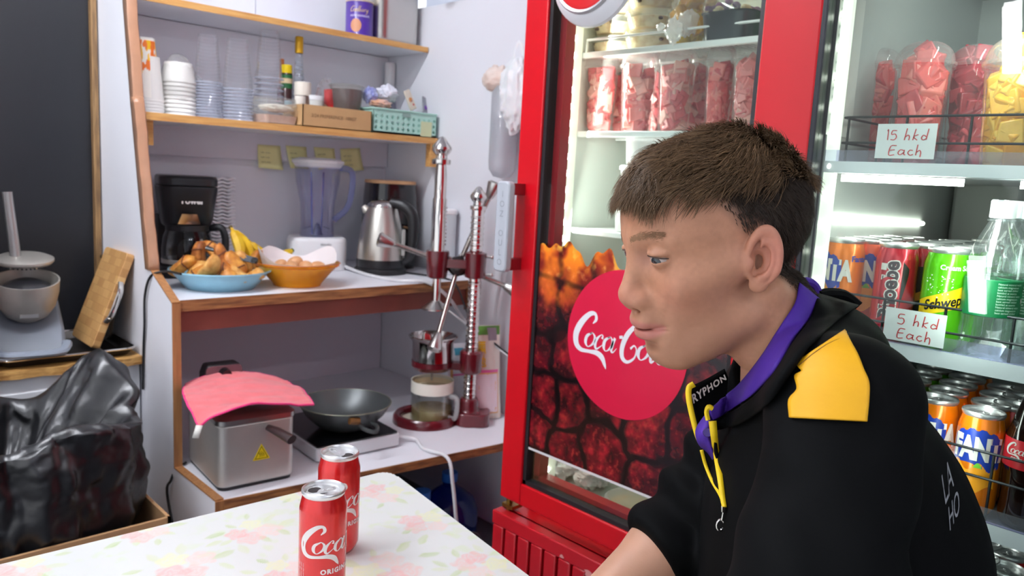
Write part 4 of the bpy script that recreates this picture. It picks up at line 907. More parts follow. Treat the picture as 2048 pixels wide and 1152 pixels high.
mb.build('bubble_print', pw, sg_)
lane(sg_, 3, .061, .003, ['%s green soda can in the lane behind the Cream Soda one' % o for o in ORD])
# water bottles
pet = thin('clear_pet', (246, 250, 250), milky=.03, ior=1.5, bump=.25, bs=26)
wbm = thin('water', (236, 246, 246), ior=1.33)
def water_bottle(lab, p):
    t = thing('water_bottle', lab, 'bottle', p, 0, 'clear water bottles in the display cooler'); a = to_cam(p)
    MB().lathe([(0, .004), (.02, .0), (.031, .002), (.033, .012), (.032, .028), (.0335, .040), (.032, .052), (.0335, .062), (.0335, .112), (.0325, .118), (.0335, .124), (.0325, .140), (.027, .160), (.019, .178), (.0135, .190), (.0125, .196)], 40).build('bottle_body', pet, t, ang=60)
    MB().lathe([(.0330, .062), (.0345, .063), (.0345, .111), (.0330, .112)], 40).build('green_label', mat('label_green', (8, 104, 60), .35), t)
    mb = MB()
    for k in range(11): put2d(mb, text_mesh(['Natural mineral water', 'calcium magnesium', 'best served chilled', 'bottled at source'][k % 4], .0037), on_cyl(.0348, .106 - .0038 * k, 1, a + .18))
    mb.build('label_text', mat('label_pale', (196, 224, 206), .4), t, smooth=False)
    letter(t, text_mesh('Nestle', .010, .0003), on_cyl(.0348, .082, 1, a + 1.25), pw)
    MB().lathe([(.0145, .192), (.0155, .193), (.0155, .214), (.014, .216), (0, .216)], 28).build('cap', mat('cap_white', (226, 232, 234), .35, bump=.1, bs=400), t); MB().lathe([(.0135, .187), (.017, .188), (.017, .190), (.0135, .191)], 24).build('neck_ring', pet, t)
    return t
p = ax(1987, 560, 1.185); w1_ = water_bottle('front clear water bottle with green label on the drinks shelf', (1.185, p.y, zb))
lane(w1_, 3, .070, .003, ['%s water bottle in the lane behind the front one with the green label' % o for o in ORD])
p = ax(2052, 560, 1.225); w2_ = dup(w1_, (1.225, p.y, zb), -.6, 'water bottle at the right picture edge on the drinks shelf'); lane(w2_, 2, .070, .003, ['%s water bottle in the lane at the right picture edge' % o for o in ORD])
# shelf C
zc = DS[2] + .0008
p = ax(1957, 900, 1.195); fr_ = fanta('bright orange FANTA can on the lower shelf beside the cola bottle', (1.195, p.y, zc), -.12)
lane(fr_, 3, .061, .006, ['%s orange can in the lane behind the FANTA can on the lower shelf' % o for o in ORD])
p = ax(1868, 860, 1.215); f3 = fanta('orange can just behind the black jacket on the lower shelf', (1.215, p.y, zc), -.6); lane(f3, 4, .061, .005, ['%s orange can in the lane behind the black jacket' % o for o in ORD])
p = ax(1830, 830, 1.30); g3 = dup(sg_, (1.30, p.y + .01, zc), .4, 'green can at the back of the lower shelf over the shoulder'); lane(g3, 2, .061, .004, ['%s green can at the back of the lower shelf over the shoulder' % o for o in ORD])
p = ax(2016, 900, 1.275); m3 = dup(da_, (1.275, p.y, zc), .2, 'dark red can behind the cola bottle on the lower shelf'); lane(m3, 2, .061, .004, ['%s dark red can behind the cola bottle on the lower shelf' % o for o in ORD])
p = ax(2062, 920, 1.20); cbq = (1.20, p.y, zc); cbt = thing('cola_bottle', 'dark cola bottle with red label at the right picture edge', 'bottle', cbq); a = to_cam(cbq)
MB().lathe([(0, .004), (.018, 0), (.027, .003), (.030, .014), (.0285, .04), (.030, .075), (.032, .082), (.032, .122), (.029, .135), (.021, .165), (.0135, .190), (.0130, .205)], 40).build('bottle_body', mat('cola_dark', (24, 10, 8), .08, spec=.7, coat=.6), cbt)
MB().lathe([(.0322, .083), (.0326, .084), (.0326, .121), (.0322, .122)], 40).build('red_label', mat('label_red', (206, 36, 48), .35), cbt)
letter(cbt, ribbon(script_cola(), 6), on_cyl(.0329, .103, .0062, a - 1.05), pw, 'script_lettering'); letter(cbt, text_mesh('ORIGINAL TASTE', .0052, .0002), on_cyl(.0329, .0945, 1, a - .75), pw); MB().lathe([(.0140, .2), (.0148, .201), (.0148, .216), (0, .217)], 24).build('cap', mat('cap_red', (190, 20, 30), .4), cbt)
# shelf D: red cola cans
zd = DS[3] + .0008; r0 = None
for i, (px, x) in enumerate(((2012, 1.19), (2012, 1.252), (1955, 1.20), (1955, 1.262))):
    p = ax(px, 1120, x); l = ['front red can on the lowest visible cooler shelf', 'red can behind the front one on the lowest visible cooler shelf', 'red can behind the jacket on the lowest visible cooler shelf', 'rear red can behind the jacket on the lowest visible cooler shelf'][i]
    if r0 is None: r0 = can(l, (x, p.y, zd), can_red, 'red cans on the lowest shelf')
    else: dup(r0, (x, p.y, zd), None, l)
CZ, LZ = .892, .43
def zat(px, py, ref):                                            # height of a pixel at the depth of a reference point
    dep = Vector(RW[:, 2]).dot(Vector(ref) - Vector((0, 0, CAMH))); return ad(px, py, dep).z
def dep_of(ref): return Vector(RW[:, 2]).dot(Vector(ref) - Vector((0, 0, CAMH)))
def wpx(n, ref): return n * dep_of(ref) / F                       # width of n pixels at that depth
RT = Vector((RW[0, 0], RW[1, 0], 0)).normalized(); FW = Vector((RW[0, 2], RW[1, 2], 0)).normalized()
def facing(p, extra=0.0): return math.atan2(-p[1], -p[0]) + PI / 2 + extra      # rotz turning a thing's -y side to the camera
# ================================================================= counter
# ---- coffee maker
p = Vector((.975, 2.545, CZ + .001)); cm = thing('coffee_maker', 'black drip coffee maker with glass carafe beside the taped shelf edge', 'coffee maker', p, facing(p, .12))
w = wpx(106, p) / 2; H = zat(357, 350, p) - CZ
def cmsec(k, z, d0=-.10, d1=.10): return [(x * k, y, z) for x, y in rrect(2 * w, d1 - d0, .045, 6, 0, (d0 + d1) / 2)]
MB().loft([cmsec(1, 0), cmsec(1, .028), cmsec(.96, .036)]).build('base', black_pl, cm, bevel=.003)
MB().loft([[(x, y, z) for x, y in rrect(2 * w * .98, .07, .03, 5, 0, .075)] for z in (.03, H * .6)]).build('water_tower', black_pl, cm)
MB().loft([cmsec(.80, H * .50, -.07), cmsec(.86, H * .56, -.085), cmsec(1.0, H * .86, -.11), cmsec(1.0, H * .90, -.11)]).build('brew_head', black_pl, cm, bevel=.003)
MB().loft([cmsec(1.0, H * .905, -.11), cmsec(1.0, H * .975, -.11), cmsec(.96, H, -.10)]).build('lid', mat('black_plastic_lid', (34, 34, 37), .3), cm, bevel=.004)
mb = MB(); zz0, zz1 = H * .535, H * .635
mb.add([(x, -.0985 - (z / H - .56) * .04 - .002, z) for x, z in ((-.036, zz0), (.030, zz0), (.020, zz1), (-.024, zz1))], [(0, 1, 2, 3)]); mb.build('steel_badge', chrome, cm, smooth=False, solid=.002)
letter(cm, text_mesh('Tower', .026, .001), lambda x, y: (x - .03, -.1095 + .008, H * .735 + y), print_white)
cf_ = MB(); rc = w * .90; zc0, zc1 = .040, H * .48
cf_.lathe([(0, zc0), (rc * .92, zc0), (rc, zc0 + .012), (rc, zc0 + .05), (rc * .93, zc1 - .025), (rc * .80, zc1)], 40); cf_ = cf_.build('carafe', thin('carafe_glass', (206, 208, 210), ior=1.5), cm, ang=60); cf_.location = (0, -.035, 0)
MB().lathe([(rc * .79, zc1 - .006), (rc * .84, zc1 - .006), (rc * .84, zc1 + .012), (0, zc1 + .016)], 36).build('carafe_lid', black_pl, cf_)
MB().tube(spl([(rc * .82, -.0, zc1), (rc * 1.25, -.02, zc1 + .004), (rc * 1.42, -.025, zc1 - .03), (rc * 1.40, -.025, zc1 - .09), (rc * 1.36, -.02, zc0 + .03)], 6), .009, 8, flat=1.3).build('carafe_handle', black_pl, cf_)
MB().lathe([(rc * 1.0, zc0 + .004), (rc * 1.01, zc0 + .004), (rc * 1.01, zc0 + .018), (rc * 1.0, zc0 + .018)], 36).build('carafe_band', steel_dull, cf_)
mb = MB()
for k in range(9): put2d(mb, text_mesh('%d -' % (10 - k), .010), (lambda x, y, k=k: (rc * 1.005 * math.sin(.35 + x / rc), -rc * 1.005 * math.cos(.35 + x / rc), zc1 - .035 - k * .009 + y)))
mb.build('scale_marks', print_white, cf_, smooth=False); MB().lathe([(0, .036), (rc * .85, .036), (rc * .85, .040), (0, .040)], 32, TM((0, -.035, 0))).build('hot_plate', mat('hot_plate', (60, 60, 62), .4, .8), cm)
# ---- stack of wavy white trays standing against the back wall
q = ay(428, 350, 2.66); wy = wpx(34, q); n_t = 26; zt_ = zat(428, 347, q); tray0 = None
for k in range(n_t):
    z = CZ + .004 + k * (zt_ - CZ - .01) / n_t
    if tray0 is None:
        mb = MB(); mb.grid(lambda u, v: ((u - .5) * .09, (v - .5) * .075, .0028 * math.sin(u * 5 * PI) + .002), 40, 4)
        tray0 = mb.build('wavy_tray', mat('tray_plastic', (238, 239, 244), .4), solid=.007, loc=(q.x + .012, 2.655, z)); tag(tray0, 'wavy clear white tray in the tall stack behind the coffee maker', 'tray', 'wavy trays stacked behind the coffee maker')
    else: dup(tray0, (q.x + .012, 2.655, z))
# ---- plate of fried rolls
p = az(447, 577, CZ) ; p = Vector((p.x, p.y + .02, CZ + .001)); pl = thing('plate', 'pale blue plastic plate heaped with fried rolls on the counter', 'plate', p)
rp_ = wpx(195, p) / 2; hp_ = .052
prof = [(0, .006), (rp_ * .60, .004), (rp_ * .62, .0), (rp_ * .66, .0), (rp_ * .84, hp_ * .6), (rp_ * .93, hp_ * .9), (rp_, hp_), (rp_ * .995, hp_ + .004), (rp_ * .92, hp_ * .98), (rp_ * .82, hp_ * .7), (rp_ * .62, .010), (0, .010)]
MB().lathe(prof, 56).build('dish', mat('pale_blue_plastic', (148, 198, 216), .35, coat=.2), pl, ang=60)
fry = [mat('fried_gold_%d' % i, c, .5, c2=c2, vs=38, bump=.25, bs=90) for i, (c, c2) in enumerate((((226, 160, 70), (178, 104, 36)), ((234, 184, 104), (196, 130, 56)), ((204, 128, 54), (140, 74, 30))))]
brown = mat('fried_edge', (112, 62, 34), .6)
rolls = [(365, 535, .045, 25, .10, 'leftmost fried roll hanging over the plate rim'), (392, 545, .03, 40, .09, 'fried roll behind the leftmost one on the blue plate'), (400, 512, .075, 100, .09, 'round ended fried roll high on the left of the heap'), (430, 505, .085, -25, .10, 'topmost fried roll at the back of the heap'), (418, 538, .055, 60, .09, 'pale pointed fried roll left of centre in the heap'),
         (452, 520, .075, -55, .11, 'dark edged fried roll across the middle of the heap'), (470, 530, .06, -60, .09, 'fried roll under the black slotted tongs'), (488, 527, .06, -70, .085, 'fried roll with open end right of the tongs'), (428, 560, .024, 20, .075, 'small fried roll at the front left of the plate'), (458, 560, .028, -5, .07, 'round fried roll at the front centre of the plate'),
         (478, 560, .026, -20, .075, 'fried roll right of the front centre one'), (492, 538, .04, -75, .085, 'cream coloured fried roll at the front right'), (515, 528, .045, -100, .09, 'fried roll standing at the right rim of the plate'), (510, 560, .022, 0, .06, 'small fried roll low at the right rim'), (440, 545, .04, 10, .08, 'fried roll buried in the middle of the heap'), (405, 555, .028, 50, .08, 'fried roll low at the left of the heap')]
for i, (px, py, dz, ang, L, lab) in enumerate(rolls):
    c = az(px, py - (9 if py > 553 else 3), CZ + .024 + dz * .9); t = thing('fried_roll', lab, 'fried roll', c, 0, 'fried rolls on the blue plate'); rr = random.Random(i); R_ = .0205 + .0035 * rr.random(); L *= .88; secs = []
    for k in range(11):
        s = k / 10 * 2 - 1; e = R_ * (1 - .55 * abs(s) ** 3.5); secs.append([(s * L / 2, e * (1.15 + .2 * math.sin(3 * a + i)) * math.cos(a), .8 * e * (1 + .12 * math.sin(5 * a + 2 * s)) * math.sin(a) + .006 * math.sin(2.5 * s + i)) for a in [m * 2 * PI / 14 for m in range(14)]])
    a = math.radians(ang); M = Matrix((RT, FW, Vector((0, 0, 1)))).transposed().to_4x4() @ Euler((rr.uniform(-.5, .5), -a, rr.uniform(-.5, .5))).to_matrix().to_4x4()
    MB().loft(secs, T=M).build('pastry', fry[i % 3], t, ang=70)
    if i % 3 != 1: mb = MB(); mb.tube([M @ Vector((s[0] * 1.01, s[1] * 1.03, s[2] * 1.03)) for s in [secs[3 if i % 2 else 7][m] for m in range(3, 10)]], .0022, 5); mb.build('browned_edge', brown, t)
tg = thing('slotted_tongs', 'black slotted plastic tongs lying on the fried rolls', 'tongs', az(470, 513, CZ + .10)); lp = lambda px, py, dz: az(px, py, CZ + dz) - Vector(tg.location)
A_, B_ = lp(437, 505, .105), lp(512, 522, .085); mb = MB(); d = (B_ - A_); xx = d.normalized(); zz = Vector((0, 0, 1)); zz = (zz - xx * zz.dot(xx)).normalized(); zz = (zz + FW * -.9).normalized(); zz = (zz - xx * zz.dot(xx)).normalized(); yy = zz.cross(xx)
Mt = Matrix((xx, yy, zz)).transposed().to_4x4(); Mt.translation = A_; L_ = d.length; hw_ = .011
xs = [0, .22, .30, .42, .50, .62, .70, 1.0]
for k in range(0, 7):
    a, b = xs[k] * L_, xs[k + 1] * L_
    if k % 2 == 0: mb.box(a, b, -hw_, hw_, 0, .003, Mt)
    else: mb.box(a, b, -hw_, -hw_ * .45, 0, .003, Mt); mb.box(a, b, hw_ * .45, hw_, 0, .003, Mt)
mb.build('slotted_blade', mat('tong_grey', (58, 62, 68), .35), tg); mb = MB(); mb.tube([A_ - xx * .035 + Vector((0, 0, .006)), A_ + Vector((0, 0, .003))], [.014, .011], 8, flat=.5); mb.build('tip', black_pl, tg); MB().tube([B_ - xx * .012, B_ + xx * .004], [.010, .008], 8).build('end', black_pl, tg)
# ---- bananas
yb = mat('banana_skin', (238, 196, 40), .45, c2=(216, 164, 20), vs=22, bump=.03); bt = mat('banana_tip', (90, 74, 34), .6)
for i, (pts, lab) in enumerate([([(463, 456, 2.42), (473, 478, 2.40), (480, 500, 2.38), (478, 520, 2.36)], 'leftmost banana standing by the coffee carafe'), ([(462, 458, 2.43), (484, 478, 2.42), (496, 497, 2.40), (505, 520, 2.38)], 'second banana sharing the dark stem with the leftmost one'),
                                ([(498, 482, 2.46), (512, 498, 2.45), (532, 510, 2.44), (562, 514, 2.42)], 'banana curving behind the paper lined basket'), ([(500, 520, 2.42), (535, 519, 2.41), (565, 511, 2.42), (584, 501, 2.44)], 'banana with green tip lying level behind the basket')]):
    W3 = [ay(px, py, y) for px, py, y in pts]; o = W3[1]; t = thing('banana', lab, 'banana', o, 0, 'bananas on the counter'); P = spl([v - o for v in W3], 5); n = len(P)
    rad = [.006 + .012 * math.sin(PI * min(max((k / (n - 1) - .02) / .98, 0), 1)) ** .55 if k > 1 else .005 for k in range(n)]; MB().tube(P, rad, 6).build('banana_skin', yb, t, ang=40); MB().tube([P[0], tuple(Vector(P[0]) * 2 - Vector(P[1]))], [.005, .004], 6).build('stem', bt, t)
    if i == 3: MB().ell(P[-1], (.008, .008, .008), 8, 6).build('green_tip', mat('banana_green', (70, 96, 40), .5), t)
# ---- orange basket with paper and eggs
p = az(602, 572, CZ); p = Vector((p.x, p.y + .025, CZ + .001)); bk_ = thing('egg_basket', 'clear orange plastic basket lined with white paper, left of the blender front', 'basket', p)
rb = wpx(166, p) / 2; hb_ = .072
MB().lathe([(0, .004), (rb * .50, .004), (rb * .50, .0), (rb * .55, .0), (rb * .58, .008), (rb * .83, hb_ * .66), (rb, hb_)], 56).build('basket_bowl', thin('orange_plastic', (255, 206, 70), milky=.6, mc=(255, 190, 40), ior=1.4), bk_, ang=60)
mb = MB(); 
for k in range(22):
    a = k * 2 * PI / 22; c = [(rb * (.70 + .13 * math.cos(t)) * math.cos(a + .10 * math.sin(t)), rb * (.70 + .13 * math.cos(t)) * math.sin(a + .10 * math.sin(t)), hb_ * (.42 + .30 * math.cos(t)) + .001) for t in [m * 2 * PI / 14 for m in range(14)]]; mb.tube([Vector(q) * 1.012 for q in c], .0011, 5, closed=True)
for rr_, zz in ((1.0, hb_), (.965, hb_ * .9)): mb.tube([(rb * rr_ * math.cos(a) * (1 + .012 * math.cos(22 * a)), rb * rr_ * math.sin(a) * (1 + .012 * math.cos(22 * a)), zz) for a in [m * 2 * PI / 88 for m in range(88)]], .0016, 5, closed=True)
mb.build('basket_weave', mat('orange_rib', (206, 108, 24), .3), bk_)
tis = mat('tissue_paper', (240, 232, 232), .8, bump=.1, bs=40)
u, v = np.meshgrid(np.linspace(0, 2 * PI, 90), np.linspace(0, 1, 26)); nn = fbm(np.stack([np.cos(u) * 2, np.sin(u) * 2, v * 2], -1) + 4, 3)
pk1 = np.exp(-((((u - 2.9 + PI) % (2 * PI)) - PI) / .5) ** 2) + .9 * np.exp(-((((u - .1 + PI) % (2 * PI)) - PI) / .55) ** 2) + .75 * np.exp(-((((u - 1.9 + PI) % (2 * PI)) - PI) / .5) ** 2)
rad = rb * (.45 + .50 * v) * (1 + .16 * (nn - .5)); zz = .012 + (hb_ - .012) * v ** 1.5 + .045 * pk1 * v ** 4 + .02 * (nn - .5) * v; zz = np.minimum(zz, hb_ + .05)
mb = MB(); mb.add(np.stack([rad * np.cos(u) * .97, rad * np.sin(u) * .97, zz], -1).reshape(-1, 3).tolist(), [(j * 90 + i, j * 90 + i + 1, (j + 1) * 90 + i + 1, (j + 1) * 90 + i) for j in range(25) for i in range(89)]); tag(mb.build('tissue_paper', tis, ang=60, loc=p + Vector((0, 0, .004))), 'crumpled white paper lining the orange basket', 'paper')
eggm = mat('egg_shell', (216, 160, 112), .5, sss=.1, var=.06, vs=30)
for i, (dx, dd, lab) in enumerate([(-.052, .0, 'leftmost brown egg in the orange basket'), (-.012, .012, 'second brown egg from the left in the basket, set highest'), (-.010, -.034, 'brown egg in front of the highest one in the basket'), (.030, .0, 'brown egg right of the middle in the basket'), (.062, .012, 'rightmost brown egg in the basket')]):
    c = Vector(p) + RT * dx + FW * dd + Vector((0, 0, .064 if i == 1 else .054)); tag(MB().ell((0, 0, 0), (.0225, .0225, .028), 24, 16).build('egg', eggm, loc=c), lab, 'egg', 'brown eggs in the orange basket').rotation_euler = (.9, .3 * i, i)
# ---- blender
p = Vector((1.452, 2.55, CZ + .001)); bl = thing('blender', 'white blender with blue tinted jug against the back of the counter', 'blender', p, facing(p, .1))
wb_ = wpx(112, p) / 2; hbz = zat(630, 472, p) - CZ; ht = zat(632, 316, p) - CZ
MB().loft([[(x * k, y * k, z) for x, y in rrect(2 * wb_, .17, .05, 6)] for k, z in ((.98, 0), (1, .02), (1, hbz - .015), (.97, hbz - .004), (.92, hbz))]).build('motor_base', white_pl, bl, ang=50)
kn_ = MB().lathe([(0, .03), (.024, .03), (.027, .004), (.03, 0)], 24, TM((.015, -.086, hbz * .35), (PI / 2, 0, 0))).build('dial', mat('dial_grey_white', (214, 214, 216), .3), bl)
letter(bl, text_mesh('blender', .013), lambda x, y: (x + .005, -.0865, hbz * .78 + y), mat('print_grey', (110, 112, 116), .4))
rj0, rj1 = wpx(66, p) / 2, wpx(90, p) / 2; hl = ht - .022
MB().lathe([(0, hbz + .006), (rj0, hbz + .002), (rj0 * .96, hbz + .05), (rj0 * 1.0, hbz + (hl - hbz) * .45), (rj1 * .93, hbz + (hl - hbz) * .75), (rj1, hl)], 40).build('jug', thin('blue_jug', (250, 250, 255), milky=.12, mc=(170, 180, 240), ior=1.5), bl, ang=60)
mb = MB(); mb.tube(spl([(rj1 * .95, 0, hl - .01), (rj1 * 1.42, 0, hl - .02), (rj1 * 1.5, 0, hl - .07), (rj1 * 1.3, 0, hbz + (hl - hbz) * .42), (rj0 * .98, 0, hbz + .06)], 7), .008, 8, flat=1.4); mb.build('jug_handle', thin('blue_handle', (222, 226, 250), milky=.3, mc=(190, 198, 240)), bl)
mb = MB()
for a in (1.2, 4.3): mb.tube([(rj0 * .93 * math.cos(a), rj0 * .93 * math.sin(a), hbz + .01), (rj1 * .9 * math.cos(a), rj1 * .9 * math.sin(a), hl - .03)], .0035, 6)
mb.build('jug_ribs', thin('blue_rib', (206, 212, 248), milky=.35, mc=(160, 172, 232)), bl)
MB().lathe([(rj1 * .96, hl - .014), (rj1 * 1.03, hl - .004), (rj1 * 1.12, hl + .003), (rj1 * 1.12, hl + .012), (rj1 * .8, hl + .021), (0, hl + .022)], 40).build('lid', white_pl, bl)
mb = MB(); mb.lathe([(0, hbz + .05), (.008, hbz + .045), (.022, hbz + .006), (0, hbz + .006)], 16)
for k in range(4): mb.box(0, .024, -.004, .004, hbz + .035, hbz + .037, TM((0, 0, 0), (0, -.3, k * PI / 2)))
mb.build('blade', mat('dark_blade', (70, 70, 92), .3, .8), bl)
# ---- kettle
p = Vector((1.605, 2.36, CZ + .001)); ke = thing('kettle', 'brushed steel electric kettle with black handle in front of the air fryer', 'kettle', p, facing(p, .0))
rk = wpx(92, p) / 2; hk = zat(748, 398, p) - CZ
MB().lathe([(0, 0), (rk * 1.12, 0), (rk * 1.12, .014), (rk * 1.05, .020), (0, .020)], 44).build('power_base', black_pl, ke)
MB().lathe([(0, .022), (rk * 1.02, .022), (rk * 1.03, .035), (rk * 1.02, .052)], 44).build('black_band', black_pl, ke)
MB().lathe([(rk * 1.02, .052), (rk * 1.0, .09), (rk * .86, hk * .62), (rk * .68, hk * .86), (rk * .62, hk * .90)], 48).build('steel_body', mat('kettle_steel', (200, 196, 188), .34, 1.0, bump=.015, bs=200), ke)
MB().lathe([(rk * .63, hk * .90), (rk * .60, hk * .935), (rk * .45, hk * .975), (0, hk)], 44).build('lid', chrome, ke)
mb = MB(); mb.tube(spl([(rk * .35, -.02, hk * .97), (rk * .9, -.035, hk * .93), (rk * 1.28, -.045, hk * .80), (rk * 1.34, -.045, hk * .5), (rk * 1.22, -.04, hk * .25), (rk * .95, -.03, hk * .16)], 7), [.013 + .004 * math.sin(i / 8) for i in range(36)], 10, flat=1.25); mb.build('handle', black_pl, ke, ang=60)
MB().prism(rrect(.012, hk * .36, .005), 0, .004, TM((rk * .93, -rk * .52, hk * .44), (PI / 2, 0, .6))).build('water_gauge', mat('gauge', (190, 190, 184), .3), ke); mb = MB(); mb.tube([(-rk * .62, 0, hk * .84), (-rk * .80, 0, hk * .90)], [.018, .010], 10); mb.build('spout', steel_dull, ke)
# ---- air fryer
p = Vector((1.735, 2.50, CZ + .001)); af = thing('air_fryer', 'tall glossy black air fryer with wood coloured rim behind the kettle', 'air fryer', p, facing(p, .35))
ra = .098; ha = zat(800, 362, p) - CZ
def asec(k, z): return [(x * k, y * k, z) for x, y in rrect(2 * ra, 2 * ra * .98, ra * .72, 9)]
MB().loft([asec(.96, .0), asec(1, .02), asec(1.0, ha * .55), asec(.97, ha * .80), asec(.92, ha - .012)]).build('body', black_gl, af, ang=50)
MB().loft([asec(.925, ha - .012), asec(.94, ha - .008), asec(.92, ha), asec(.6, ha + .001)]).build('wood_rim', mat('wood_tone_rim', (206, 160, 116), .5, var=.1, vs=30), af)
dw = MB(); dw.add([(ra * 1.015 * math.sin(a), -ra * 1.0 * (1 - .12 * (a / .8) ** 2) - .003, z) for z in (.05, ha * .50) for a in (-.8, -.4, 0, .4, .8)], [(k, k + 1, 6 + k, 5 + k) for k in range(4)]); dw = dw.build('drawer', black_pl, af, solid=.004)
mb = MB(); mb.tube(spl([(.03, -ra - .004, ha * .47), (.03, -ra - .05, ha * .46), (.03, -ra - .055, ha * .35), (.03, -ra - .05, ha * .16), (.03, -ra - .012, ha * .12)], 5), .012, 8, flat=1.2); mb.build('drawer_handle', mat('handle_black_gloss', (20, 20, 22), .2), dw); MB().box(.018, .042, -ra - .058, -ra - .004, ha * .475, ha * .50).build('handle_trim', mat('wood_tone_rim', (206, 160, 116)), dw, bevel=.003)
# ---- white canister behind the juicer
p = Vector((1.805, 2.25, CZ + .001)); jg = thing('canister', 'grey white plastic canister with green and yellow sticker behind the juicer', 'canister', p, facing(p, .2))
hj = zat(905, 418, p) - CZ; rs = rrect(.085, .08, .02)
MB().loft([[(x * .94, y * .94, 0) for x, y in rs], [(x, y, .01) for x, y in rs], [(x, y, hj - .02) for x, y in rs]]).build('body', mat('cloudy_grey', (196, 204, 208), .35), jg); MB().prism([(x * 1.06, y * 1.06) for x, y in rs], hj - .02, hj).build('lid', white_pl, jg, bevel=.004)
MB().prism([(.012 * math.cos(a) - .01, .025 * math.sin(a) + .075) for a in [k * PI / 10 for k in range(20)]], 0, .0006, TM((0, -.0402, 0), (PI / 2, 0, 0))).build('white_sticker', print_white, jg); MB().box(-.022, .004, -.0406, -.0402, .04, .075).build('yellow_sticker', mat('sticker_lime', (206, 214, 40), .5), jg)
# ---- sticky notes on the back batten
note = mat('sticky_note_yellow', (250, 245, 176), .7); ntx = mat('note_ink', (150, 148, 90), .7)
for i, (qd, lab) in enumerate([(((515, 289), (560, 292), (563, 340), (514, 335)), 'leftmost yellow sticky note on the back wall'), (((571, 291), (612, 294), (614, 338), (578, 336)), 'second yellow sticky note, behind the blender lid edge'), (((627, 294), (668, 297), (670, 330), (634, 340)), 'third yellow sticky note, above the blender lid'), (((680, 298), (719, 296), (724, 340), (683, 343)), 'rightmost yellow sticky note, right of the blender')]):
    yn = YB - .0135; P = [ay(a, b, yn) for a, b in qd]; o = P[0].copy(); t = thing('sticky_note', lab, 'note', o, 0, 'yellow sticky notes on the back wall')
    Q = [v - o for v in P]; g = lambda u, v: tuple((Q[0] * (1 - u) + Q[1] * u) * (1 - v) + (Q[3] * (1 - u) + Q[2] * u) * v + Vector((0, -.012 * v * v - .0015, 0)))
    MB().grid(g, 6, 6).build('paper', note, t, solid=.0004)
    mb = MB()
    for k in range(3): put2d(mb, text_mesh(['wifi  menu', 'cash only', 'open daily'][(k + i) % 3], .011), lambda x, y, k=k: tuple(Vector(g(min(.12 + x * 9, .95), .35 + .2 * k - y * 8)) + Vector((0, -.0012, 0))))
    mb.build('handwriting', ntx, t, smooth=False)
# ---- cables
wc = mat('white_cable', (228, 228, 230), .4)
def cable(name, lab, pts, r, m): return tag(MB().tube(spl(pts, 8), r, 8).build(name, m), lab, 'cable')
cable('power_cable', 'thick white cable lying over the counter edge behind the juicer plunger', [az(668, 520, CZ + .03), az(695, 535, CZ + .012), az(740, 551, CZ + .006), az(800, 561, CZ + .006), Vector((1.60, 2.07, CZ + .004)), Vector((1.68, 2.05, .84)), Vector((1.80, 2.10, .74)), Vector((1.84, 2.0, .66))], .006, wc)
cable('power_cable', 'thin black cable from the kettle drooping past the juicer column', [Vector((1.68, 2.30, CZ + .004)), Vector((1.72, 2.12, CZ + .004)), Vector((1.73, 2.065, .87)), Vector((1.75, 2.0, .76)), Vector((1.80, 1.88, .67)), Vector((1.84, 1.72, .61))], .0035, black_pl)
cable('power_cable', 'thin white cable hanging in front of the snack packets', [Vector((1.70, 2.10, .80)), Vector((1.76, 1.98, .72)), Vector((1.81, 1.85, .65)), Vector((1.84, 1.70, .60))], .0035, wc)
# ================================================================= lower counter
# ---- deep fryer
fy = thing('deep_fryer', 'stainless steel deep fryer with yellow hazard sticker on the lower counter', 'deep fryer', (.884, 1.832, LZ + .001), math.radians(-5))
wf_ = .102; hf = ay(590, 822, 1.83).z - LZ - .005; dpt = .27
rs = rrect(2 * wf_, dpt, .025, 5, 0, dpt / 2)
MB().prism(rs, .008, hf - .006).build('steel_body', mat('fryer_steel', (206, 203, 198), .42, .65, var=.06, vs=14, bump=.02, bs=90), fy, bevel=.006)
MB().prism([(x * 1.0, y) for x, y in rrect(2 * wf_ - .01, dpt - .01, .02, 5, 0, dpt / 2)], 0, .008).build('foot', black_pl, fy)
ld = MB(); ld.loft([[(x * 1.03, (y - dpt / 2) * 1.03 + dpt / 2, hf - .006) for x, y in rs], [(x * 1.03, (y - dpt / 2) * 1.03 + dpt / 2, hf + .006) for x, y in rs], [(x * .92, (y - dpt / 2) * .92 + dpt / 2, hf + .014) for x, y in rs]]); ld = ld.build('lid', steel, fy)
MB().tube([(0.02, -.012, hf - .022), (.035, -.035, hf - .028), (.055, -.085, hf - .040)], [.010, .014, .016], 12, flat=.75).build('lid_handle', mat('bakelite_brown', (50, 34, 34), .3, coat=.3), fy)
cbx = MB().prism([(-.055, 0), (.055, 0), (.055, .09), (.045, .115), (-.045, .115), (-.055, .09)], 0, .05, TM((0, dpt + .045, hf - .03), (PI / 2, 0, 0))).build('control_box', black_pl, fy, bevel=.006)
MB().prism(rrect(.10, .045, .012), 0, .002, TM((0, dpt - .006, hf + .06), (PI / 2, 0, 0))).build('control_face', mat('control_mauve', (110, 84, 90), .3, .3), fy); MB().lathe([(0, .022), (.014, .022), (.017, 0)], 20, TM((0, dpt - .008, hf + .06), (PI / 2, 0, 0))).build('dial', black_gl, fy)
Ts = TM((0.008, -.0008, hf * .49), (PI / 2, 0, 0))
st2 = MB().prism([(-.023, -.019), (.023, -.019), (0, .024)], 0, .0008, Ts).build('hazard_sticker', mat('hazard_yellow', (236, 206, 20), .45), fy)
mb = MB(); mb.add([(-.018, -.016, .001), (.018, -.016, .001), (0, .018, .001), (-.0155, -.0145, .001), (.0155, -.0145, .001), (0, .015, .001)], [(0, 1, 4, 3), (1, 2, 5, 4), (2, 0, 3, 5)], Ts); 
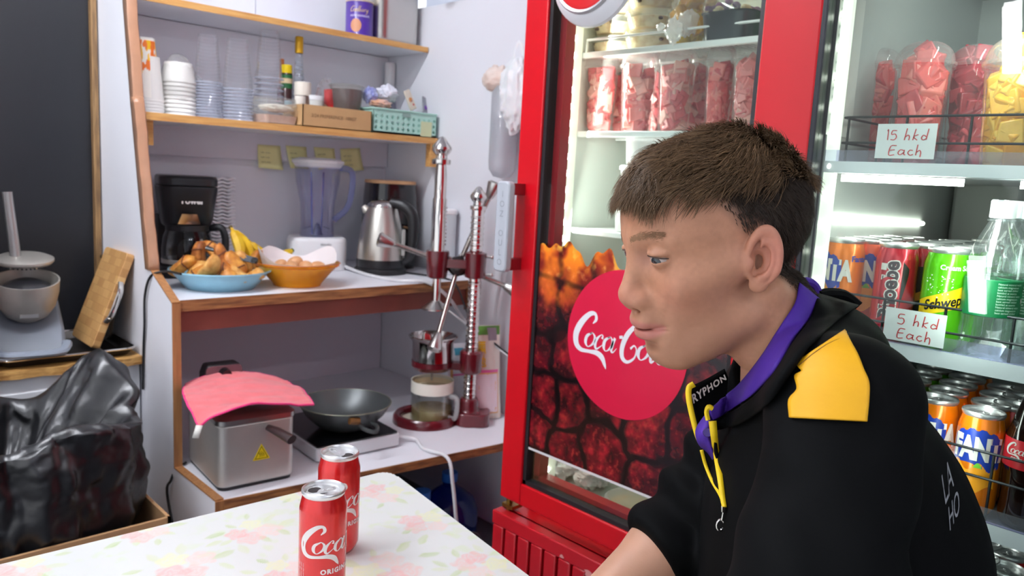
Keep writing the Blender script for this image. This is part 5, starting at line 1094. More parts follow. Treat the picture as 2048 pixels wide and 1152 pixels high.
put2d(mb, ribbon([[(x, -11, 1.2), (x + 2, -6, 1.6), (x - 2, -1, 1.6), (x, 5 - abs(x) * .6, .8)] for x in (-5, 0, 5)], 4), lambda x, y: tuple(Ts @ Vector((x * .001, y * .001, .001)))); mb.build('hazard_mark', blk, st2, smooth=False)
# ---- pink towel
ctl = [[(372, 774, 2.10), (440, 754, 2.10), (510, 753, 2.08), (566, 768, 2.04)], [(366, 792, 2.00), (430, 780, 2.00), (510, 775, 1.98), (600, 782, 1.96)], [(374, 815, 1.89), (430, 812, 1.89), (520, 806, 1.88), (616, 800, 1.88)], [(398, 862, 1.81), (432, 838, 1.80), (516, 815, 1.80), (627, 817, 1.83)]]
rows = [spl([ay(*c) for c in r], 14) for r in ctl]; cols_ = list(zip(*rows)); G = np.array([spl(c, 14) for c in cols_])         # u x v
nu_, nv_ = G.shape[0], G.shape[1]; n = fbm(G * 22, 3) - .5; n2 = fbm(G * np.array([14, 40, 14.]) + 5, 2) - .5; G[..., 2] += .010 * n + .010 * n2 + .010; G[..., 1] -= .004 * n
mb = MB(); mb.add(G.reshape(-1, 3).tolist(), [(i * nv_ + j, (i + 1) * nv_ + j, (i + 1) * nv_ + j + 1, i * nv_ + j + 1) for i in range(nu_ - 1) for j in range(nv_ - 1)])
tw = thing('towel', 'salmon pink cloth draped over the deep fryer', 'cloth', (0, 0, 0)); mb.build('cloth', mat('pink_terry', (240, 116, 122), .9, var=.10, vs=30, bump=.4, bs=320, sheen=.4), tw, ang=80, solid=.004)
rim_ = [tuple(G[i, 0]) for i in range(nu_)] + [tuple(G[-1, j]) for j in range(nv_)] + [tuple(G[i, -1]) for i in range(nu_ - 1, -1, -1)] + [tuple(G[0, j]) for j in range(nv_ - 1, -1, -1)]
MB().tube(rim_[::2], .0028, 6, closed=True).build('stitched_hem', mat('hot_pink_hem', (240, 60, 130), .8), tw)
a, b = ay(392, 850, 1.806), ay(384, 876, 1.803); mb = MB(); mb.add([a, a + RT * .016, b + RT * .016, b], [(0, 1, 2, 3)]); mb.build('care_tag', mat('tag_white', (226, 222, 214), .7), tw, solid=.0006)
# ---- induction hob and wok
hb2 = thing('induction_hob', 'portable induction hob with black glass top and white body under the wok', 'hob', (1.228, 2.03, LZ + .001), math.radians(-4))
MB().prism(rrect(.275, .33, .01), .004, .042).build('white_body', mat('hob_white', (214, 216, 220), .4), hb2, bevel=.003); MB().prism(rrect(.265, .32, .008), .042, .0465).build('glass_top', black_gl, hb2); MB().prism(rrect(.24, .30, .01), 0, .004).build('foot', black_pl, hb2)
p = az(683, 800, .555); zw = LZ + .049; p = Vector((p.x - .005, p.y - .03, zw)); wk = thing('wok', 'dark non-stick wok with loop handle on the induction hob', 'wok', p, 0)
rw, hw2 = wpx(180, p) / 2, .078
MB().lathe([(0, 0), (rw * .42, 0), (rw * .62, .012), (rw * .86, .045), (rw, hw2), (rw * .985, hw2 + .002), (rw * .84, .048), (rw * .6, .017), (rw * .4, .006), (0, .006)], 56).build('pan', mat('wok_grey', (80, 84, 84), .36, .4, spec=.6), wk, ang=60)
MB().tube([(rw * math.cos(a), rw * math.sin(a), hw2 + .001) for a in [k * 2 * PI / 64 for k in range(64)]], .0022, 6, closed=True).build('rim', mat('wok_rim', (126, 128, 112), .4, .6), wk)
dh = (RT * .62 - FW * .78).normalized(); c0 = dh * rw * .93; sd = Vector((-dh.y, dh.x, 0)); mb = MB()
mb.tube(spl([c0 + sd * .018 + Vector((0, 0, .048)), c0 + sd * .022 + dh * .035 + Vector((0, 0, .045)), c0 + dh * .062 + Vector((0, 0, .040)), c0 - sd * .022 + dh * .035 + Vector((0, 0, .045)), c0 - sd * .018 + Vector((0, 0, .048))], 6), .006, 8); mb.build('loop_handle', mat('wok_handle', (46, 48, 48), .4), wk)
MB().tube([c0 - sd * .05 + Vector((0, 0, .062)), c0 - sd * .02 + Vector((0, 0, .058))], [.010, .012], 8).build('handle_fitting', mat('scorched_brown', (120, 78, 34), .6, var=.4, vs=60), wk)
cable('power_cable', 'white cable of the induction hob hanging over the lower counter edge', [Vector((1.365, 1.90, LZ + .02)), az(830, 878, LZ + .012), az(848, 898, LZ + .006), Vector((1.405, 1.690, LZ + .006)), Vector((1.41, 1.665, .36)), Vector((1.43, 1.66, .22)), Vector((1.50, 1.70, .012))], .0055, wc)
# ---- hand press juicer
J = az(850, 842, LZ); J.z = LZ + .0005; dJ = dep_of(J); cJ = J + RT * wpx(86, J); zJ = lambda py: ad(860, py, dJ).z - J.z
ju = thing('juice_press', 'dark red and chrome hand lever juice press on the lower counter', 'juice press', J, 0); cl_ = cJ - J
mar = mat('maroon_enamel', (96, 20, 30), .25, coat=.6, var=.1, vs=9)
mb = MB(); mb.lathe([(.082, .006), (.082, .02), (.088, .028), (.100, .030), (.108, .022), (.110, 0), (.082, 0)], 56); mb.build('base_ring', mar, ju, ang=50)
MB().lathe([(0, .002), (.083, .002), (.083, .007), (0, .007)], 48).build('base_plate', mat('base_cream', (206, 198, 180), .5), ju)
mb = MB(); ang_c = math.atan2(cl_.y, cl_.x); Lc = cl_.length; mb.prism([(x, y) for x, y in rrect(.115, .10, .03, 5, Lc + .015, 0)], 0, .045, Matrix.Rotation(ang_c, 4, 'Z')); mb.lathe([(.05, .0), (.045, .04), (.034, .05), (.032, .085), (.026, .09), (0, .09)], 28, TM(cl_)); mb.build('column_foot', mar, ju, bevel=.004)
rcn = .0205; ztop = zJ(412)
mb = MB(); mb.lathe([(0, .08), (rcn, .08), (rcn, ztop)] + [(0, ztop)], 28, TM(cl_)); mb.build('column', chrome, ju)
mb = MB()
z = .10
while z < ztop - .02:
    mb.lathe([(rcn, z), (rcn + .0022, z + .003), (rcn + .0022, z + .006), (rcn, z + .009)], 20, TM(cl_)); z += .018
mb.build('column_teeth', chrome, ju)
def finial(name, c, z0, s):
    MB().lathe([(0, 0), (.021, 0), (.022, .004), (.022, .014), (.014, .018), (.013, .026), (.019, .034), (.0235, .044), (.0225, .052), (.014, .066), (.006, .080), (0, .083)], 28, TM(c + Vector((0, 0, z0)), (0, 0, 0), (s * 1.28, s * 1.28, s))).build(name, chrome, ju)
finial('column_finial', cl_, ztop, (zJ(366) - ztop) / .083)
# cup holder arm, cup and cone
zc_ = zJ(722); cup_r = wpx(84, J) / 2; pc2 = Vector((RT.x, RT.y, 0)) * wpx(10, J)
mb = MB(); Mr = Matrix.Rotation(ang_c, 4, 'Z'); mb.box(0, Lc, -.018, .018, zc_ - .015, zc_ + .008, Mr); mb.lathe([(0, zc_ - .02), (cup_r * .80, zc_ - .02), (cup_r * .98, zc_ - .006), (cup_r * .98, zc_ + .012), (0, zc_ + .012)], 36, TM(pc2)); mb.lathe([(.034, zc_ - .024), (.038, zc_ - .018), (.038, zc_ + .045), (.032, zc_ + .052), (0, zc_ + .052)], 28, TM(cl_)); mb.build('cup_bracket', mar, ju, ang=40)
zr = zJ(668); MB().lathe([(cup_r * .6, zc_ + .012), (cup_r * .95, zc_ + .013), (cup_r * .96, zr - .014), (cup_r * 1.13, zr), (cup_r * 1.16, zr + .004), (cup_r * 1.1, zr + .006), (cup_r * .9, zr - .012), (cup_r * .85, zc_ + .02), (0, zc_ + .02)], 44, TM(pc2)).build('juice_cup', chrome, ju, ang=50)
MB().lathe([(0, zc_ - .06), (.004, zc_ - .058), (.005, zc_ - .02)], 10, TM(pc2)).build('drip_pin', steel, ju)
# upper bracket, plunger
zb_ = zJ(520); pp = Vector((RT.x, RT.y, 0)) * wpx(12, J); rpl = wpx(27, J) / 2
mb = MB(); d2 = cl_ - pp; a2 = math.atan2(d2.y, d2.x); mb.box(0, d2.length, -.014, .014, zb_ - .012, zb_ + .016, TM(pp, (0, 0, a2))); mb.lathe([(rpl * 1.0, zb_ - .05), (rpl * 1.45, zb_ - .045), (rpl * 1.55, zb_ - .01), (rpl * 1.7, zb_ + .035), (rpl * 1.6, zb_ + .042), (rpl, zb_ + .042)], 28, TM(pp)); mb.lathe([(rcn, zb_ - .045), (.034, zb_ - .04), (.036, zb_ + .04), (rcn, zb_ + .046)], 28, TM(cl_)); mb.build('head_bracket', mat('maroon_bright', (88, 14, 24), .25, coat=.6), ju, ang=45)
for s_ in (-.03, .03):
    mb = MB(); mb.tube([cl_ + RT * .034 + Vector((0, 0, zb_ + s_)), cl_ + RT * .052 + Vector((0, 0, zb_ + s_))], [.0045, .0055], 8); mb.ell(cl_ + RT * .054 + Vector((0, 0, zb_ + s_)), (.008, .008, .008), 10, 8); mb.build('clamp_bolt', steel, ju)
zf0 = zJ(326); MB().lathe([(0, zJ(598)), (rpl * .62, zJ(598)), (rpl * .62, zb_ - .05), (rpl, zb_ - .045), (rpl, zJ(395)), (rpl * .86, zJ(392)), (rpl * .86, zJ(352)), (rpl * .7, zf0), (0, zf0)], 28, TM(pp)).build('plunger', chrome, ju, ang=40)
mb = MB()
for k in range(11): zq = zb_ + .06 + k * .012; mb.box(-.004, .004, -rpl - .002, -rpl + .004, zq, zq + .006, TM(pp + RT * .0, (0, 0, .95)))
mb.build('plunger_rack', chrome, ju); finial('plunger_finial', pp, zf0 - .004, (zJ(274) - zf0) / .080)
zcn = zJ(612); MB().lathe([(0, zcn), (wpx(54, J) / 2, zcn), (wpx(54, J) / 2, zcn + .005), (rpl * .8, zcn + .026), (rpl * .65, zcn + .03)], 36, TM(pp)).build('press_cone', steel, ju)
# pinion hub and four levers
hub = ad(916, 532, dJ - .045) - J; hub_ax = (-FW + Vector((0, 0, .05))).normalized()
hbm = MB(); Mh = Matrix.Translation(hub) @ frame(hub_ax); hbm.lathe([(0, -.04), (.024, -.04), (.027, -.01), (.034, .0), (.034, .016), (.026, .024), (.015, .026), (.014, .032), (0, .033)], 12, Mh); hbm.build('pinion_hub', mat('hub_dark', (66, 62, 62), .3, .9), ju)
mb = MB()
for k in range(6): a = k * PI / 3 + .3; mb.lathe([(0, .0), (.007, 0), (.008, .006), (.006, .012), (0, .013)], 10, Matrix.Translation(Mh @ Vector((.030 * math.cos(a), .030 * math.sin(a), .004))) @ frame((Mh.to_3x3() @ Vector((math.cos(a), math.sin(a), .5)))))
mb.build('hub_bolts', chrome, ju)
for nm, px, py, dd in (('a', 991, 366, -.03), ('b', 757, 478, -.05), ('c', 868, 700, -.10), ('d', 1030, 580, .02)):
    e = ad(px, py, dJ - .045 + dd) - J; d = (e - hub); L2 = d.length; u_ = d.normalized(); M2 = Matrix.Translation(hub) @ frame(u_)
    lv = MB().lathe([(0, .01), (.008, .012), (.0085, L2 * .30), (.0095, L2 * .32), (.0085, L2 * .34), (.0082, L2 * .78), (.0095, L2 * .80), (.007, L2 * .83), (.0065, L2 * .86), (0, L2 * .87)], 14, M2).build('lever_arm', mat('lever_steel', (168, 160, 154), .25, 1.0), ju)
    MB().lathe([(0, L2 * .80), (.008, L2 * .80), (.0135, L2 * .83), (.024, L2 * .97), (.0245, L2 * .99), (.018, L2 * 1.01), (0, L2 * 1.015)], 18, M2).build('lever_knob', steel, lv)
# ---- glass mug under the press
mg_p = J + pc2 * 1.2 + Vector((0, 0, .0075)); mg = thing('glass_mug', 'clear straight glass mug with white frothy rim under the juice press', 'mug', mg_p, 0)
rm = wpx(84, mg_p) / 2; hm = ad(862, 757, dJ).z - mg_p.z
MB().lathe([(0, .003), (rm * .97, .0), (rm, .004), (rm, hm), (rm * .95, hm), (rm * .95, .008), (0, .008)], 44).build('glass', thin('mug_glass', (244, 246, 244), ior=1.5), mg, ang=50)
MB().lathe([(0, .009), (rm * .94, .009), (rm * .94, hm * .32), (0, hm * .32)], 40).build('juice', mat('juice_cloudy', (206, 190, 140), .4, c2=(188, 166, 120), vs=40), mg)
MB().lathe([(rm * .945, hm * .72), (rm * .965, hm * .73), (rm * .97, hm + .002), (rm * 1.01, hm + .003), (rm * 1.01, hm * .73)], 44).build('strainer_rim', mat('froth_white', (238, 234, 220), .5), mg)
MB().lathe([(0, hm * .80), (rm * .93, hm * .82), (rm * .94, hm * .95)], 40).build('strainer', mat('strainer_cream', (226, 214, 180), .5), mg)
a_ = math.atan2(RT.y, RT.x) - .5; hx = Vector((math.cos(a_), math.sin(a_), 0)); mb = MB(); mb.tube(spl([hx * rm * .98 + Vector((0, 0, hm * .68)), hx * (rm + .026) + Vector((0, 0, hm * .66)), hx * (rm + .030) + Vector((0, 0, hm * .4)), hx * (rm + .022) + Vector((0, 0, hm * .16)), hx * rm * .98 + Vector((0, 0, hm * .14))], 6), .0055, 10, flat=1.6); mb.build('handle', thin('mug_handle', (236, 238, 238), milky=.35), mg)
# ---- packets leaning against the wall
def packet(name, lab, base, w, h, th, yaw, lean, m, deco):
    t = thing(name, lab, 'packet', base, yaw, 'packets behind the juice press'); Tl = Matrix.Rotation(lean, 4, 'X')
    def g(s):
        def f(u, v):
            k = max(0, 1 - abs(2 * u - 1) ** 3) * max(0, 1 - abs(2 * v - 1) ** 5); wr = .003 * math.sin(17 * u + 9 * v) * math.sin(13 * v); return Tl @ Vector(((u - .5) * w * (1 - .05 * math.sin(v * PI)), s * (th / 2 * k + wr * k), v * h))
        return f
    mb = MB(); mb.grid(g(-1), 18, 24); mb.grid(g(1), 18, 24); b = mb.build('bag', m, t, ang=60); deco(t, g(-1)); return t
def on(f, x0, x1, v0, v1, m, name, t, e=.0012):
    MB().grid(lambda u, v: tuple(f(x0 + (x1 - x0) * u, v0 + (v1 - v0) * v) + Vector((0, -e, 0))), 8, 8).build(name, m, t)
pkm = mat('packet_white', (232, 228, 216), .35); 
def deco1(t, f):
    on(f, .03, .97, .90, .995, mat('packet_green', (92, 150, 62), .4), 'green_band', t); on(f, .55, .85, .84, .975, mat('packet_grey', (150, 140, 150), .4), 'photo_panel', t, .002); on(f, .12, .9, .06, .50, mat('packet_orange_line', (230, 180, 110), .4), 'orange_frame', t); on(f, .15, .87, .075, .485, mat('packet_pinkish', (238, 222, 228), .4), 'info_panel', t, .0018); on(f, .12, .9, .50, .53, mat('packet_pink', (226, 110, 170), .4), 'pink_band', t, .002)
    mb = MB()
    for k, ch in enumerate('\u9762\u7c89\u5305'): put2d(mb, text_mesh(ch, .036, .0012), lambda x, y, k=k: tuple(f(.22 + x * 7, .74 - k * .085 + y * 3.2) + Vector((0, -.003, 0))))
    mb.build('yellow_characters', mat('packet_yellow', (240, 206, 30), .45), t, smooth=False)
p = az(976, 832, LZ); yw = facing(p, .35)
packet('snack_packet', 'cream packet with yellow characters and pink frame leaning on the right wall', Vector((1.745, 1.905, LZ + .004)), .115, zat(975, 650, (1.75, 1.91, LZ)) - LZ, .04, yw, math.radians(-9), pkm, deco1)
def deco2(t, f):
    on(f, .2, .5, .82, .93, mat('packet_teal', (70, 160, 186), .4), 'teal_badge', t); on(f, .06, .12, .3, .9, mat('packet_orange_line', (230, 180, 110)), 'orange_stripe', t); on(f, .1, .9, .50, .53, mat('packet_pink', (226, 110, 170)), 'pink_band', t)
packet('snack_packet', 'second pale packet standing behind the juice press column', Vector((1.775, 2.06, LZ + .004)), .12, .23, .035, yw + .2, math.radians(-8), mat('packet_lilac', (226, 224, 230), .35), deco2)
# ================================================================= under the counter
bp = thing('water_jug', 'large blue water bottle in the dark space under the lower counter', 'water bottle', (1.45, 1.86, .14)); blu = thin('blue_bottle', (60, 110, 220), milky=.35, mc=(30, 70, 180), ior=1.5)
MB().lathe([(0, .0), (.09, .0), (.10, .02), (.10, .13), (.085, .17), (.04, .205), (.024, .215), (.024, .235)], 36, TM((0, 0, -.139))).build('bottle_body', blu, bp); MB().lathe([(0, .24), (.027, .24), (.027, .232), (.027, .262), (0, .264)], 24, TM((0, 0, -.139))).build('cap', mat('cap_blue', (40, 110, 200), .4), bp)
b2 = dup(bp, (1.62, 1.93, .14), .4, 'second blue water bottle deeper under the lower counter', 'blue water bottles under the counter'); bp['group'] = 'blue water bottles under the counter'
tub = thing('blue_bag', 'blue shopping bag with red stripe under the lower counter', 'bag', (1.22, 1.92, 0)); mb = MB(); crumple(mb, (0, 0, .15), (.15, .12, .15), .12, 12); mb.build('bag_body', mat('bag_blue', (30, 74, 160), .4), tub, ang=60)
mb = MB(); mb.tube([(.155 * math.cos(a), -.125 + .01 * math.sin(a * 3), .20 + .02 * math.sin(a * 2)) for a in [k * PI / 14 for k in range(15)]], .012, 6, flat=.4); mb.build('red_stripe', mat('bag_red', (180, 30, 40), .4), tub)
cl2 = thing('crate_handle', 'black plastic crate beside the red cooler base under the counter', 'crate', (1.36, 1.56, 0)); mb = MB(); mb.tube(spl([(-.03, -.02, .0), (-.03, -.03, .22), (0, -.04, .27), (.03, -.05, .22), (.03, -.05, 0)], 6), .012, 8); mb.build('handle', black_pl, cl2); MB().box(-.06, .06, -.08, .08, 0, .12).build('crate_body', black_pl, cl2, bevel=.008)
# ================================================================= middle shelf
SM = 1.393
# paper cups: orange patterned above white ones, upside down stacks
def pcup(name, lab, loc, r0, r1, h, m, group, pattern=False):
    mb = MB(); mb.lathe([(0, h), (r1 * .9, h), (r1, h), (r0, .004), (r0 + .0015, .003), (r0 + .0015, 0), (r0 - .001, 0)], 40); o = mb.build(name, m, loc=loc, ang=50); return tag(o, lab, 'cup', group)
yc = 2.46; q = ay(295, 220, yc); d = q; r_ = wpx(56, q) / 2; paper = mat('paper_white', (240, 238, 232), .6)
zw_ = zat(297, 140, q)
w0 = pcup('paper_cup', 'lower white paper cup stacked upside down beside the taped edge', (q.x + .004, yc, SM), r_, r_ * .74, zw_ - SM, paper, 'paper cups on the middle shelf')
for k in range(4): dup(w0, (q.x + .004, yc, SM + .009 * (k + 1)), None, 'nested white paper cup below the orange patterned one')
A, Z = np.meshgrid(np.linspace(0, 2 * PI, 121), np.linspace(0, 1, 60)); zo0 = SM + .045; ho = zat(285, 80, q) - zo0; ro0, ro1 = r_ * .98, r_ * .62
rr_ = ro0 + (ro1 - ro0) * Z; PX = np.stack([rr_ * np.cos(A), rr_ * np.sin(A), Z * ho], -1); c1_ = fbm(np.stack([np.cos(A) * 3.2, np.sin(A) * 3.2, Z * 5.5], -1) + 2, 2); c2_ = fbm(np.stack([np.cos(A) * 3.2, np.sin(A) * 3.2, Z * 5.5], -1) + 20, 2)
cc = np.ones(A.shape + (3,)) * np.array([244, 240, 230.]); band = (Z > .40) & (Z < .95); cc[band & (c1_ > .47)] = [246, 190, 20]; cc[band & (c2_ > .52)] = [238, 120, 40]; cc = cc / 255; cc = np.where(cc <= .04045, cc / 12.92, ((cc + .055) / 1.055) ** 2.4)
mb = MB(); mb.add(PX.reshape(-1, 3).tolist(), [(j * 121 + i, j * 121 + i + 1, (j + 1) * 121 + i + 1, (j + 1) * 121 + i) for j in range(59) for i in range(120)])
oc = thing('patterned_cup', 'paper cup with orange and yellow pattern topping the white cups', 'cup', (q.x - .004, yc, zo0)); mb.build('printed_wall', vcol('cup_print', .6), oc, cols=cc.reshape(-1, 3)); MB().lathe([(0, ho - .002), (ro1 - .001, ho - .002), (ro1, ho + .001), (ro1 + .001, ho), (ro1, ho - .003)], 40).build('base_disc', paper, oc)
q2 = ay(357, 220, yc + .02); r2 = wpx(66, q2) / 2; zt2 = zat(352, 120, q2); b0_ = None
for k in range(9):
    z = SM + .001 + k * (zt2 - SM - .06) / 9
    if b0_ is None: b0_ = pcup('paper_bowl', 'ribbed white paper bowl in the upside-down stack under clear film', (q2.x, yc + .02, z), r2, r2 * .78, .06, paper, 'white paper bowls on the middle shelf')
    else: dup(b0_, (q2.x, yc + .02, z))
mb = MB(); crumple(mb, (0, 0, (zt2 - SM) * .5), (r2 * 1.12, r2 * 1.12, (zt2 - SM) * .56), .06, 23, 60, 36); crumple(mb, (r2 * .95, -.01, (zt2 - SM) * .62), (r2 * .5, .02, .02), .3, 29, 30, 20)
tag(mb.build('film_bag', bagc, ang=60, loc=(q2.x, yc + .02, SM + .004)), 'clear film bag wrapped around the white paper bowls', 'bag')
# clear cup stacks
ccl = thin('clear_cup_stack', (255, 255, 255), milky=.05, mc=(236, 240, 250), ior=1.25); rimm = thin('clear_cup_rim', (255, 255, 255), milky=.5, mc=(214, 222, 238), ior=1.5)
def cup_stack(px, pyb, pyt, pyr, y, hwp, nr, tall_lab, grp):
    q = ay(px, pyb, y); r = wpx(hwp, q) / 2; zt = zat(px, pyt, q); zr = zat(px, pyr, q); first = None; hcup = zt - zr
    for k in range(nr):
        z = SM + .002 + k * (zr - SM - .002) / (nr - 1)
        if first is None:
            first = thing('clear_cup', 'clear plastic cup nested in the upside-down stack %s' % tall_lab, 'cup', (q.x, y, z), 0, grp)
            MB().lathe([(r * .70, hcup * .0 + .02), (r * .94, .004)], 36).build('cup_wall', ccl, first); MB().lathe([(r * .95, .0045), (r * 1.02, .004), (r * 1.03, .0), (r * .96, 0)], 36).build('rolled_rim', rimm, first)
        elif k < nr - 1: dup(first, (q.x, y, z))
        else:
            t = thing('clear_cup', 'topmost tall clear plastic cup of the upside-down stack %s' % tall_lab, 'cup', (q.x, y, z), 0, grp)
            MB().lathe([(0, hcup - .003), (r * .62, hcup - .003), (r * .66, hcup), (r * .70, hcup * .8), (r * .95, .003)], 40).build('cup_wall', ccl, t, ang=50); MB().lathe([(r * .95, .0045), (r * 1.02, .004), (r * 1.03, .0), (r * .96, 0)], 36).build('rolled_rim', rimm, t)
            mb = MB()
            for j in range(12): zz = .01 + j * (hcup - .02) / 12; mb.lathe([(r * (.90 - .26 * zz / hcup), zz), (r * (.90 - .26 * zz / hcup) + .0008, zz + .001), (r * (.90 - .26 * zz / hcup), zz + .002)], 30)
            mb.build('nested_rims', ccl, t)
cup_stack(416, 236, 74, 168, 2.46, 54, 13, 'beside the white paper bowls', 'clear cups in the left stack')
cup_stack(475, 244, 82, 182, 2.44, 60, 10, 'in the middle of the three', 'clear cups in the middle stack')
cup_stack(537, 240, 66, 160, 2.50, 56, 9, 'behind the rice tub', 'clear cups in the right stack')
# rice tub
q = ay(552, 225, 2.40); rt = thing('takeaway_tub', 'rectangular clear takeaway tub of rice beside the cardboard box', 'food tub', (q.x, 2.41, SM), math.radians(8))
rs = rrect(.135, .095, .015)
MB().loft([[(x * .86, y * .86, .001) for x, y in rs], [(x, y, .042) for x, y in rs], [(x * 1.06, y * 1.06, .043) for x, y in rs], [(x * 1.06, y * 1.06, .047) for x, y in rs]], caps=False).build('tub', tub_clear, rt); MB().loft([[(x * .84, y * .84, .003) for x, y in rs], [(x * .92, y * .92, .028) for x, y in rs]]).build('pink_rice', mat('pink_rice', (214, 176, 158), .7, var=.1, vs=90, bump=.3, bs=200), rt)
MB().loft([[(x * .95, y * .95, .046) for x, y in rs], [(x * .85, y * .85, .085) for x, y in rs]], caps=False).build('upper_tub', tub_clear, rt); mb = MB(); crumple(mb, (0, 0, .052), (.058, .04, .014), .15, 41); mb.build('white_rice', mat('white_rice', (236, 232, 222), .7, bump=.3, bs=200), rt)
# bottles and jars at the back
def bottle(name, lab, px, pyb, pyt, y, wp, prof, m, cap=None, capz=.9, extra=None, cat='bottle'):
    q = ay(px, pyb, y); z0 = SM + .001; h = zat(px, pyt, q) - z0; r = wpx(wp, q) / 2; t = thing(name, lab, cat, (q.x, y, z0))
    MB().lathe([(r * a, h * b) for a, b in prof], 28).build('bottle_body', m, t, ang=50)
    if cap is not None: MB().lathe([(r * cap[1] * .98, h * capz), (r * cap[1], h * (capz + .01)), (r * cap[1], h * .99), (r * cap[1] * .9, h), (0, h)], 24).build('cap', cap[0], t)
    if extra: extra(t, r, h)
    return t
gold = mat('gold_cap', (198, 150, 20), .35, .4); cg = thin('bottle_clear', (236, 240, 244), milky=.06, ior=1.5)
def ribs(t, r, h):
    mb = MB()
    for k in range(9): mb.lathe([(r * (.98 - .055 * k), h * (.22 + .06 * k)), (r * (1.06 - .055 * k), h * (.235 + .06 * k)), (r * (.98 - .055 * k), h * (.25 + .06 * k))], 24)
    mb.build('glass_ribs', thin('bottle_rib', (226, 230, 238), milky=.3, ior=1.5), t)
bottle('sauce_bottle', 'tall ribbed clear bottle with gold cap on the middle shelf', 597, 190, 76, 2.50, 26, [(0, 0), (1, 0), (1, .2), (.9, .4), (.62, .7), (.5, .80), (.5, .84)], cg, (gold, .62), .82, ribs)
def lb(t, r, h): MB().lathe([(r * 1.03, h * .62), (r * 1.03, h * .84)], 24).build('green_label', mat('bottle_green_label', (24, 96, 48), .4), t); MB().lathe([(r * 1.04, h * .7), (r * 1.04, h * .78)], 24).build('cream_mark', mat('cream_mark', (214, 190, 150), .5), t); MB().lathe([(r * 1.03, h * .1), (r * 1.03, h * .42)], 24, None, -2.4, -.9).build('blue_sticker', mat('blue_sticker', (150, 210, 240), .5), t)
bottle('sauce_bottle', 'short dark bottle with yellow cap and green label left of the ribbed bottle', 573, 190, 131, 2.53, 22, [(0, 0), (1, 0), (1, .86), (.8, .88)], mat('brown_sauce', (66, 34, 34), .2, coat=.4), (mat('yellow_cap', (238, 206, 10), .4), .95), .86, lb)
bottle('sauce_bottle', 'dark red bottle with pointed orange tip behind the yellow capped one', 563, 190, 119, 2.57, 18, [(0, 0), (1, 0), (1, .55), (.5, .62), (.3, .95)], mat('dark_red_sauce', (92, 24, 22), .25), (mat('orange_tip', (190, 110, 50), .5), .5), .6)
jl = mat('jar_lid_cream', (236, 228, 214), .5)
bottle('jar', 'clear jar with cream lid behind the cardboard box', 605, 200, 165, 2.47, 33, [(0, 0), (1, 0), (1, .66), (.94, .70)], thin('jar_brown', (206, 180, 166), milky=.3, mc=(170, 130, 120)), (jl, 1.0), .70, cat='jar')
bottle('jar', 'small white jar with red writing at the left end of the cardboard box', 600, 215, 186, 2.42, 22, [(0, 0), (1, 0), (1, .9), (0, .9)], mat('white_jar', (230, 224, 214), .5), None, cat='jar')
def lidm(t, r, h): MB().lathe([(0, h * 1.0), (r * 1.05, h), (r * 1.05, h * .86), (r, h * .85)], 28).build('lid', mat('lid_white', (236, 238, 240)), t)
bottle('tub', 'white round tub half hidden by the cardboard box', 628, 218, 192, 2.46, 36, [(0, 0), (.9, 0), (1, .86), (0, .86)], mat('white_tub', (224, 228, 222), .5), None, extra=lidm, cat='tub')
# items standing in the cardboard box
sp = ay(655, 180, 2.46); sbg = MB(); crumple(sbg, (0, 0, .075), (.034, .03, .075), .22, 44, 50, 34); sbt = thing('spice_bag', 'clear film bag of pale spice with red tin behind the cardboard box', 'bag', (sp.x, 2.475, SM + .03)); sbg.build('film', bagc, sbt, ang=60); mb = MB(); mb.ell((0, 0, .03), (.028, .024, .03)); mb.build('spice', mat('pale_spice', (214, 198, 160), .7), sbt)
bottle('tin', 'small red and yellow tin behind the cardboard box', 660, 205, 180, 2.47, 24, [(0, 0), (1, 0), (1, .55), (1, .55)], mat('tin_yellow', (206, 170, 40), .4), (mat('tin_red', (206, 20, 26), .4), 1.0), .56, cat='tin')
q = ay(694, 208, 2.44); cup = thing('sauce_tub', 'clear round tub of dark brown sauce above the cardboard box', 'food tub', (q.x, 2.445, SM + .042))
hr_ = zat(694, 172, q) - SM - .042; rr2 = wpx(68, q) / 2
MB().lathe([(0, .001), (rr2 * .76, .001), (rr2 * .80, .005), (rr2 * .97, hr_ - .006), (rr2 * 1.05, hr_ - .004), (rr2 * 1.05, hr_), (rr2 * .9, hr_ + .003), (0, hr_ + .003)], 40).build('tub', tub_clear, cup, ang=50); MB().lathe([(0, .003), (rr2 * .75, .003), (rr2 * .92, hr_ - .014), (0, hr_ - .014)], 36).build('brown_sauce', mat('brown_filling', (92, 72, 70), .4), cup)
q = ay(694, 222, 2.44); MBs = MB().lathe([(0, 0), (.05, 0), (.052, .004), (.05, .009), (0, .010)], 36); tag(MBs.build('flat_lid', mat('lid_white', (236, 238, 240)), loc=(q.x + .005, 2.445, SM + .030)), 'flat white lid under the tub of dark sauce', 'plastic_lid')  # loose white plastic lid
# cardboard box with printed line
a, b = ay(605, 255, 2.345), ay(743, 258, 2.345); bx = thing('cardboard_tray_box', 'low brown cardboard box with black print on the middle shelf', 'box', (a.x, 2.345, SM + .0005)); wbx = b.x - a.x; hbx = zat(670, 215, (a.x + .1, 2.345, SM)) - SM
mb = MB(); th = .003
for q in ((0, wbx, 0, th), (0, wbx, .14 - th, .14), (0, th, 0, .14), (wbx - th, wbx, 0, .14)): mb.box(*q, 0, hbx)
mb.box(0, wbx, 0, .14, 0, th); mb.build('carton', mat('carton', (196, 156, 108), .75, var=.08, vs=20), bx)
letter(bx, text_mesh('3/24 PREFERENCE  100GT', .0155, .0002, shear=.1), lambda x, y: (x + .03, -.0008, hbx * .45 + y), mat('carton_ink', (140, 108, 74), .7))
